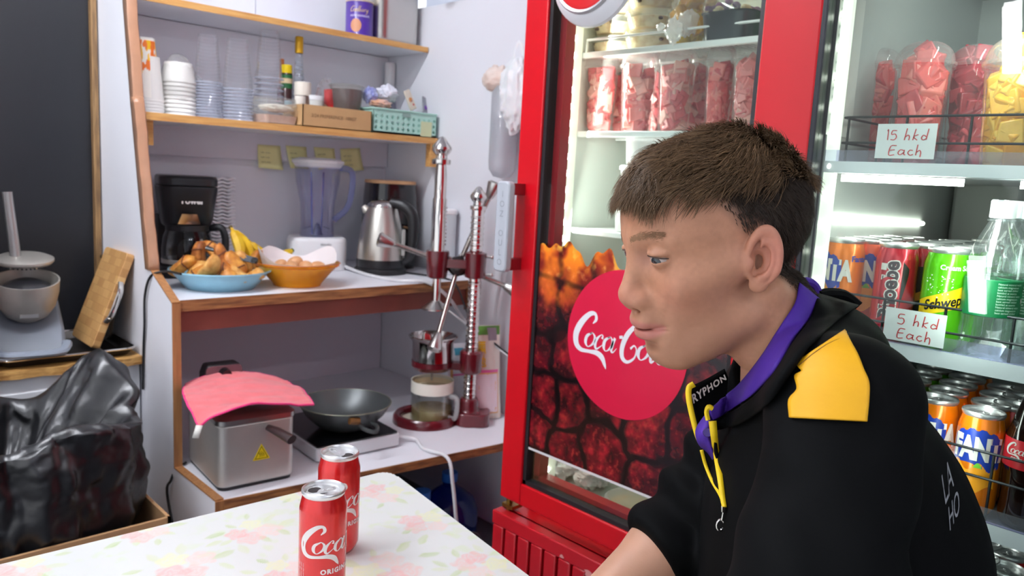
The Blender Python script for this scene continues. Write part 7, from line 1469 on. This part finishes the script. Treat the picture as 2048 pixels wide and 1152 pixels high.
strands(roots, dir_side, .003 + .013 * fh, .0012 + .0065 * fh ** 1.5, 4, np.full(len(roots), .00032), .5, 'side_hair', hair_m, (58, 46, 37))
bx_, bs2 = [], []
for s in (1, -1):
    tt = rs_.rand(420); bx_.append(np.stack([.0955 - .026 * tt ** 1.8, s * (.011 + .037 * tt), .0335 + .005 * np.sin(tt * 2.4) + rs_.randn(420) * .0016], -1))
rb_ = np.concatenate(bx_)
for _ in range(4): gq = grad(rb_, head_base); rb_ = rb_ - gq * head_base(rb_)[:, None]
P0 = rb_; dv = np.stack([-.45 * np.ones(len(P0)), np.sign(P0[:, 1]) * .8, .12 + 0 * P0[:, 0]], -1); gq = grad(P0, head_base); P1 = P0 + dv * .0045 + gq * .0008; ss = np.cross(dv, gq); ss /= np.linalg.norm(ss, axis=1, keepdims=True); V = np.stack([P0 + ss * .00035 + gq * .0002, P0 - ss * .00035 + gq * .0002, P1], 1).reshape(-1, 3); mesh_np('eyebrows', h2w(V), np.arange(len(V)).reshape(-1, 3), mat('brow_hair', (138, 102, 74), .5), person)
# ---- jacket
def fold(p): return fbm(p * np.array([9, 9, 5]) + 3, 3) - .5
sl_dir = (RWr - RE) / np.linalg.norm(RWr - RE); slv_end = A3(1297, 1098, .965); ll_dir = (LWr - LE) / np.linalg.norm(LWr - LE)
def jacket_sdf(p):
    q = p - NB; b = np.stack([q @ TF, q @ L_2, q @ AX], -1)
    d = smin(elld(b, (-.005, 0, -.235), (.128, .185, .205)), elld(b, (.030, 0, -.47), (.128, .185, .25)), .06)
    d = smin(d, elld(b, (-.060, .0, -.262), (.112, .135, .165)), .066); d = smin(d, elld(b, (-.045, 0, -.045), (.050, .085, .060)), .03)
    d = smin(d, cone(p, NB - AX * .03, LS, .058, .058), .04); d = smin(d, cone(p, NB - AX * .03, RS, .062, .066), .04)
    arm = smin(cone(p, LS, LE, .064, .066), cone(p, LE, LE + (LWr - LE) * .78, .066, .050), .03); arm = arm + .004 * np.sin(9 * fbm(p * 7, 2) + (p @ np.array([20., -30, 55]))) * np.clip((.06 + (LS - p)[:, 2]) / .2, 0, 1)
    d = smin(d, arm, .03)
    ra = smin(cone(p, RS, RE, .064, .062), cone(p, RE, RE + (RWr - RE) * .6, .062, .056), .02); al = (p - RS) @ ((RE - RS) / np.linalg.norm(RE - RS)); ra = ra + .006 * np.sin(al * 105 + 4 * fbm(p * 9, 2)); ra = smax(ra, (p - slv_end) @ sl_dir, .006)
    d = smin(d, ra, .012); d = d + .016 * fold(p)
    d = smax(d, -cone(p, h2w(nk0), NB - AX * .03, .062, .070), .012); d = smax(d, -cone(p, NB + TF * .06 + AX * .03, NB + TF * .10 - AX * .09, .045, .02), .012)
    return smax(d, -(p - (NB - AX * .62)) @ AX, .02)
JV, JF = surfnet(jacket_sdf, np.minimum(np.minimum(NB, LS), np.minimum(RWr, LWr)) - np.array([.22, .22, .55]), np.maximum(np.maximum(NB, LS), np.maximum(RS, RE)) + np.array([.25, .25, .12]), .0048, 5)
jm = mat('jacket_black', (6, 7, 8), .75, spec=.08, var=.25, vs=7, bump=.05, bs=900, sheen=.0)
mesh_np('jacket', JV, JF, jm, person)
tree = BVHTree.FromPolygons([Vector(v) for v in JV], JF.tolist()); tree_b = BVHTree.FromPolygons([Vector(v) for v in BV], BF.tolist()); CAM = Vector((0, 0, CAMH))
def onj(px, py, off=.002, tr=None, fb=None):
    d = Vector(ray(px, py)).normalized(); h = (tr or tree).ray_cast(CAM, d)
    if h[0] is None or (fb is not None and (h[0] - CAM).dot(Vector(RW[:, 2])) > fb + .06): return Vector(A3(px, py, fb if fb else .85))
    return h[0] - d * off
def onu(px, py, off=.004, fb=.86):
    d = Vector(ray(px, py)).normalized(); hs = [h[0] for h in (tree.ray_cast(CAM, d), tree_b.ray_cast(CAM, d)) if h[0] is not None]; hs = [h for h in hs if (h - CAM).dot(Vector(RW[:, 2])) < fb + .07]
    return (min(hs, key=lambda h: (h - CAM).length) - d * off) if hs else Vector(A3(px, py, fb))
def drape(name, inner, outer, m, off, n=10, bulge=.004, fb=.87, solid=.003):
    a = spl([(x, y, 0) for x, y in inner], 8); b = spl([(x, y, 0) for x, y in outer], 8); V = []
    for j in range(len(a)):
        for i in range(n): t = i / (n - 1); V.append(onu(a[j][0] + (b[j][0] - a[j][0]) * t, a[j][1] + (b[j][1] - a[j][1]) * t, off + bulge * math.sin(PI * t), fb))
    V = np.array([tuple(v) for v in V]).reshape(len(a), n, 3); D_ = np.linalg.norm(V - np.array(CAM), axis=2); U = (V - np.array(CAM)) / D_[..., None]
    for _ in range(6): P_ = np.pad(D_, 1, mode='edge'); D_ = np.minimum(D_, (P_[:-2, 1:-1] + P_[2:, 1:-1] + P_[1:-1, :-2] + P_[1:-1, 2:]) / 4 + .0005)
    V = (np.array(CAM) + U * D_[..., None]).reshape(-1, 3)
    mb = MB(); mb.add(V.tolist(), [(j * n + i, j * n + i + 1, (j + 1) * n + i + 1, (j + 1) * n + i) for j in range(len(a) - 1) for i in range(n - 1)]); return mb.build(name, m, person, solid=solid, ang=70)
def quadpatch(name, left, right, m, nu=24, nv=40, off=.003, solid=.002, tr=None, fb=None):
    l = spl([(a, b, 0) for a, b in left], 12); r = spl([(a, b, 0) for a, b in right], 12); nv = max(len(l), len(r)); il = np.linspace(0, len(l) - 1, nv); ir = np.linspace(0, len(r) - 1, nv); li = lambda arr, t: np.array([np.interp(t, range(len(arr)), [q[c] for q in arr]) for c in (0, 1)])
    mb = MB(); V = []
    for j in range(nv):
        a, b = li(l, il[j]), li(r, ir[j])
        for i in range(nu): q = a + (b - a) * i / (nu - 1); V.append(onj(q[0], q[1], off, tr, fb))
    mb.add(V, [(j * nu + i, j * nu + i + 1, (j + 1) * nu + i + 1, (j + 1) * nu + i) for j in range(nv - 1) for i in range(nu - 1)]); return mb.build(name, m, person, solid=solid, ang=70)
ym = mat('panel_yellow', (228, 168, 2), .6, var=.05, vs=20, bump=.03, bs=900)
quadpatch('shoulder_panel', [(1591, 726), (1598, 736), (1603, 743), (1590, 752), (1594, 778), (1578, 800), (1579, 835)], [(1690, 660), (1702, 684), (1716, 710), (1728, 740), (1738, 765), (1738, 800), (1734, 843)], ym)
mb = MB(); mb.tube([onj(*q, .0045) for q in spl([(1598, 731, 0), (1630, 705, 0), (1660, 686, 0), (1696, 671, 0)], 8) for q in [q[:2]]], .0006, 5); mb.build('panel_seam', mat('seam_dark', (110, 70, 10), .7), person)
pur = mat('polo_purple', (66, 24, 146), .7, bump=.06, bs=700, var=.08, vs=20)
def band(name, inner, outer, m, bulge=.004, n=8, solid=.003, parent=person):
    a = spl(inner, 8); b = spl(outer, 8); k = min(len(a), len(b)); V = []
    for j in range(k):
        p, q = Vector(a[j]), Vector(b[j])
        for i in range(n): t = i / (n - 1); w = p.lerp(q, t); V.append(w + (CAM - w).normalized() * bulge * math.sin(PI * t))
    mb = MB(); mb.add(V, [(j * n + i, j * n + i + 1, (j + 1) * n + i + 1, (j + 1) * n + i) for j in range(k - 1) for i in range(n - 1)]); return mb.build(name, m, parent, solid=solid, ang=70)
D = lambda px, py, d: tuple(A3(px, py, d))
drape('polo_collar', [(1598, 566), (1590, 606), (1562, 652), (1525, 712), (1482, 765), (1444, 798), (1418, 820)], [(1640, 600), (1616, 640), (1588, 676), (1550, 738), (1510, 785), (1464, 818), (1424, 842)], pur, .005)
MB().tube(spl([D(1598, 568, .872), D(1612, 563, .876), D(1630, 572, .88), D(1641, 600, .88)], 5), .005, 8).build('collar_roll', pur, person)
drape('jacket_collar', [(1636, 588), (1620, 640), (1592, 680), (1553, 742), (1513, 789), (1468, 822), (1418, 842)], [(1716, 612), (1676, 640), (1622, 690), (1580, 745), (1538, 806), (1484, 846), (1430, 860)], jm, .010, bulge=.010)
MB().tube(spl([D(1636, 592, .878), D(1655, 588, .885), D(1682, 590, .89), D(1700, 600, .893), D(1716, 614, .89)], 5), .007, 8).build('collar_back', jm, person)
# far collar flap with the lettering, and the yellow zip tapes
FA = [D(1378, 774, .905), D(1408, 760, .912), D(1448, 738, .925)]; FB = [D(1398, 870, .895), D(1428, 835, .90), D(1470, 790, .91)]
band('collar_flap', FA, FB, jm, .0); fl = [Vector(q) for q in (FA[0], FA[2], FB[0], FB[2])]
mb = MB(); vf = text_mesh('GRYPHON', 1.0, .03, gap=1.15)
def onflap(x, y):
    u = x / vf[2]; u = -.16 + 1.12 * u; a = Vector(FA[0]).lerp(Vector(FA[2]), u); b = Vector(FB[0]).lerp(Vector(FB[2]), u); w = a.lerp(b, .36 - y * .26); return w + (CAM - w).normalized() * .0035
put2d(mb, vf, onflap); 
mb.f = [f for f in mb.f if all(vf[0][i][0] > vf[2] * .135 for i in f)]; mb.m = [0] * len(mb.f); mb.build('collar_lettering', print_white, person, smooth=False)
tape_y = mat('zip_tape_yellow', (240, 204, 14), .6, bump=.1, bs=900)
def ribbon3(name, pts, w, m, off=.0): 
    P = spl(pts, 8); V = []
    for i, p in enumerate(P): p = Vector(p); t = (Vector(P[min(i + 1, len(P) - 1)]) - Vector(P[max(i - 1, 0)])).normalized(); c = (CAM - p).normalized(); s = t.cross(c).normalized(); ww = w[0] + (w[1] - w[0]) * i / (len(P) - 1); V += [p + s * ww / 2 + c * off, p - s * ww / 2 + c * off]
    mb = MB(); mb.add(V, [(2 * i, 2 * i + 1, 2 * i + 3, 2 * i + 2) for i in range(len(P) - 1)]); return mb.build(name, m, person, solid=.0016, ang=70)
ribbon3('zip_tape', [D(1388, 768, .903), D(1378, 776, .902), D(1378, 800, .898), D(1386, 838, .893), D(1394, 868, .890), D(1400, 884, .888)], (.007, .006), tape_y, .002)
J2 = lambda px, py: tuple(onj(px, py, .005, None, .86))
fz = .862
ribbon3('zip_tape', [tuple(onu(a, b, .003, .87)) for a, b in ((1403, 900), (1411, 930), (1424, 962), (1439, 988), (1448, 1010))], (.004, .003), tape_y, .0)
ribbon3('zip_tape', [tuple(onu(a, b, .006, .85)) for a, b in ((1425, 842), (1428, 870), (1433, 910), (1440, 955), (1446, 1000), (1449, 1014))], (.0085, .0045), tape_y, .002)
MB().tube(spl([D(1416, 840, .838), D(1413, 824, .838), D(1417, 814, .836), D(1425, 817, .836)], 4), .0028, 6).build('zip_corner', tape_y, person)
mb = MB(); P_ = [(1392, 862), (1405, 838), (1419, 826), (1428, 850), (1431, 890), (1434, 928), (1416, 905), (1398, 888)]; c_ = Vector(A3(1414, 872, .862)); rim2 = [Vector(A3(a, b, .872)) for a, b in [q[:2] for q in spl([(a, b, 0) for a, b in P_], 4, closed=True)]]; n = len(rim2)
mb.add(rim2 + [(r_ + (c_ - r_) * .5) + (CAM - c_).normalized() * .008 for r_ in rim2] + [c_ + (CAM - c_).normalized() * .010], [(i, (i + 1) % n, n + (i + 1) % n, n + i) for i in range(n)] + [(n + i, n + (i + 1) % n, 2 * n) for i in range(n)]); pk_ = mb.build('polo_placket', pur, person, ang=80, solid=.002)
MB().lathe([(0, .002), (.0045, .002), (.005, 0), (.0, -.001)], 16, Matrix.Translation(c_ + (CAM - c_).normalized() * .0105 + Vector((0, 0, .004))) @ frame(CAM - c_)).build('button', mat('button_purple', (54, 26, 120), .3), pk_)
band('inner_front', [D(1399, 882, .885), D(1410, 930, .88), D(1425, 970, .872), D(1447, 1008, .858)], [D(1428, 858, .85), D(1434, 910, .855), D(1441, 960, .855), D(1449, 1012, .853)], jm, -.012)
mb = MB(); zs = [tuple(onu(a, b, .006, .845)) for a, b in ((1449, 1012), (1447, 1024), (1444, 1040), (1441, 1050))]; mb.tube(zs[:2], [.0035, .0022], 8); mb.tube(spl(zs[1:3], 3), .0012, 6); q_ = Vector(zs[3]); mb.tube([q_ + RT * .004 * math.cos(a) + Vector((0, 0, .006 * math.sin(a))) for a in [k * PI / 6 for k in range(12)]], .0012, 6, closed=True); mb.build('zip_pull', chrome, person)
# grey print on the back, near its right hand outline in the photo
gp = mat('back_print_grey', (134, 136, 140), .6)

def backprint(txt, pts, hgt, name):
    vf = text_mesh(txt, 1.0, .01); P = spl([(a, b, 0) for a, b in pts], 8)
    mb = MB(); bas = np.array(P)[:, :2]; d = np.gradient(bas, axis=0); d /= np.linalg.norm(d, axis=1, keepdims=True)
    return vf, bas, d
for txt, o, ux, uy in (('LA', (1890, 1012), (18, -42), (-12, -84)), ('HO', (1899, 1064), (21, -42), (-5, -68))):
    vf = text_mesh(txt, 1.0, .0); W_ = vf[2]; mb = MB(); V = []
    for a, b in vf[0]: px = o[0] + ux[0] * a / W_ + uy[0] * b; py = o[1] + ux[1] * a / W_ + uy[1] * b; V.append(onj(px, py, .002, None, .84))
    if V: mb.add(V, [q for q in vf[1] if all(tree.find_nearest(V[k])[3] < .006 for k in q)]); mb.build('back_print', gp, person, smooth=False)
# ---- trousers, shoes and stool
HP = NB - AX * .56; hz = .50
kl = [np.array([HP[0], HP[1], 0]) + L_2 * .09 * s + T_ * .42 for s in (1, -1)]; tro = mat('trouser_dark', (34, 36, 44), .8, var=.15, vs=12)
def tro_sdf(p):
    d = elld(p, (HP[0], HP[1], .575), (.15, .16, .12))
    for s, k in zip((1, -1), kl):
        h = np.array([HP[0], HP[1], .55]) + L_2 * .09 * s; kn = k + np.array([0, 0, .53]); ank = k + T_ * -.04 + np.array([0, 0, .11]); d = smin(d, smin(cone(p, h, kn, .088, .068), cone(p, kn, ank, .066, .052), .03), .04)
    return smax(d, .085 - p[:, 2], .01) + .006 * fold(p)
c0_ = np.array([HP[0], HP[1], 0]); TV, TFc = surfnet(tro_sdf, c0_ + np.array([-.62, -.35, .04]), c0_ + np.array([.35, .62, .72]), .009, 5); mesh_np('trousers', TV, TFc, tro, person)
for k in kl:
    a = k + T_ * -.05; M = Matrix.Translation(a) @ Matrix.Rotation(ty, 4, 'Z'); mb = MB(); mb.loft([[(xx * sx_ + ox, yy * sy_, zz) for xx, yy in rrect(.27, .095, .045, 6)] for sx_, sy_, ox, zz in ((1, 1, .06, 0), (1.02, 1.02, .06, .03), (.9, .92, .05, .07), (.5, .8, -.02, .11))], T=M); mb.build('shoe', mat('shoe_black', (26, 26, 28), .5), person, ang=60)
stl = thing('stool', 'round stool under the person in the black and yellow jacket', 'stool', (HP[0], HP[1], 0)); MB().lathe([(0, .41), (.15, .41), (.165, .42), (.165, .44), (.15, .452), (0, .452)], 40).build('seat', mat('stool_red', (170, 30, 34), .4), stl)
for k in range(4): a = PI / 4 + k * PI / 2; MB().tube([(.17 * math.cos(a), .17 * math.sin(a), 0), (.12 * math.cos(a), .12 * math.sin(a), .412)], .013, 10).build('leg', chrome, stl)
fs_ = thing('side_stool', 'low stool with floral cushion between the person and the red cooler', 'stool', (1.08, .62, 0)); MB().lathe([(0, .55), (.095, .55), (.10, .56), (.10, .575), (.09, .585), (0, .588)], 32).build('cushion', mat('floral_cushion', (226, 224, 216), .6, c2=(214, 150, 140), vs=26), fs_)
for k in range(4): a = PI / 4 + k * PI / 2; MB().tube([(.085 * math.cos(a), .085 * math.sin(a), 0), (.07 * math.cos(a), .07 * math.sin(a), .552)], .010, 8).build('leg', chrome, fs_)
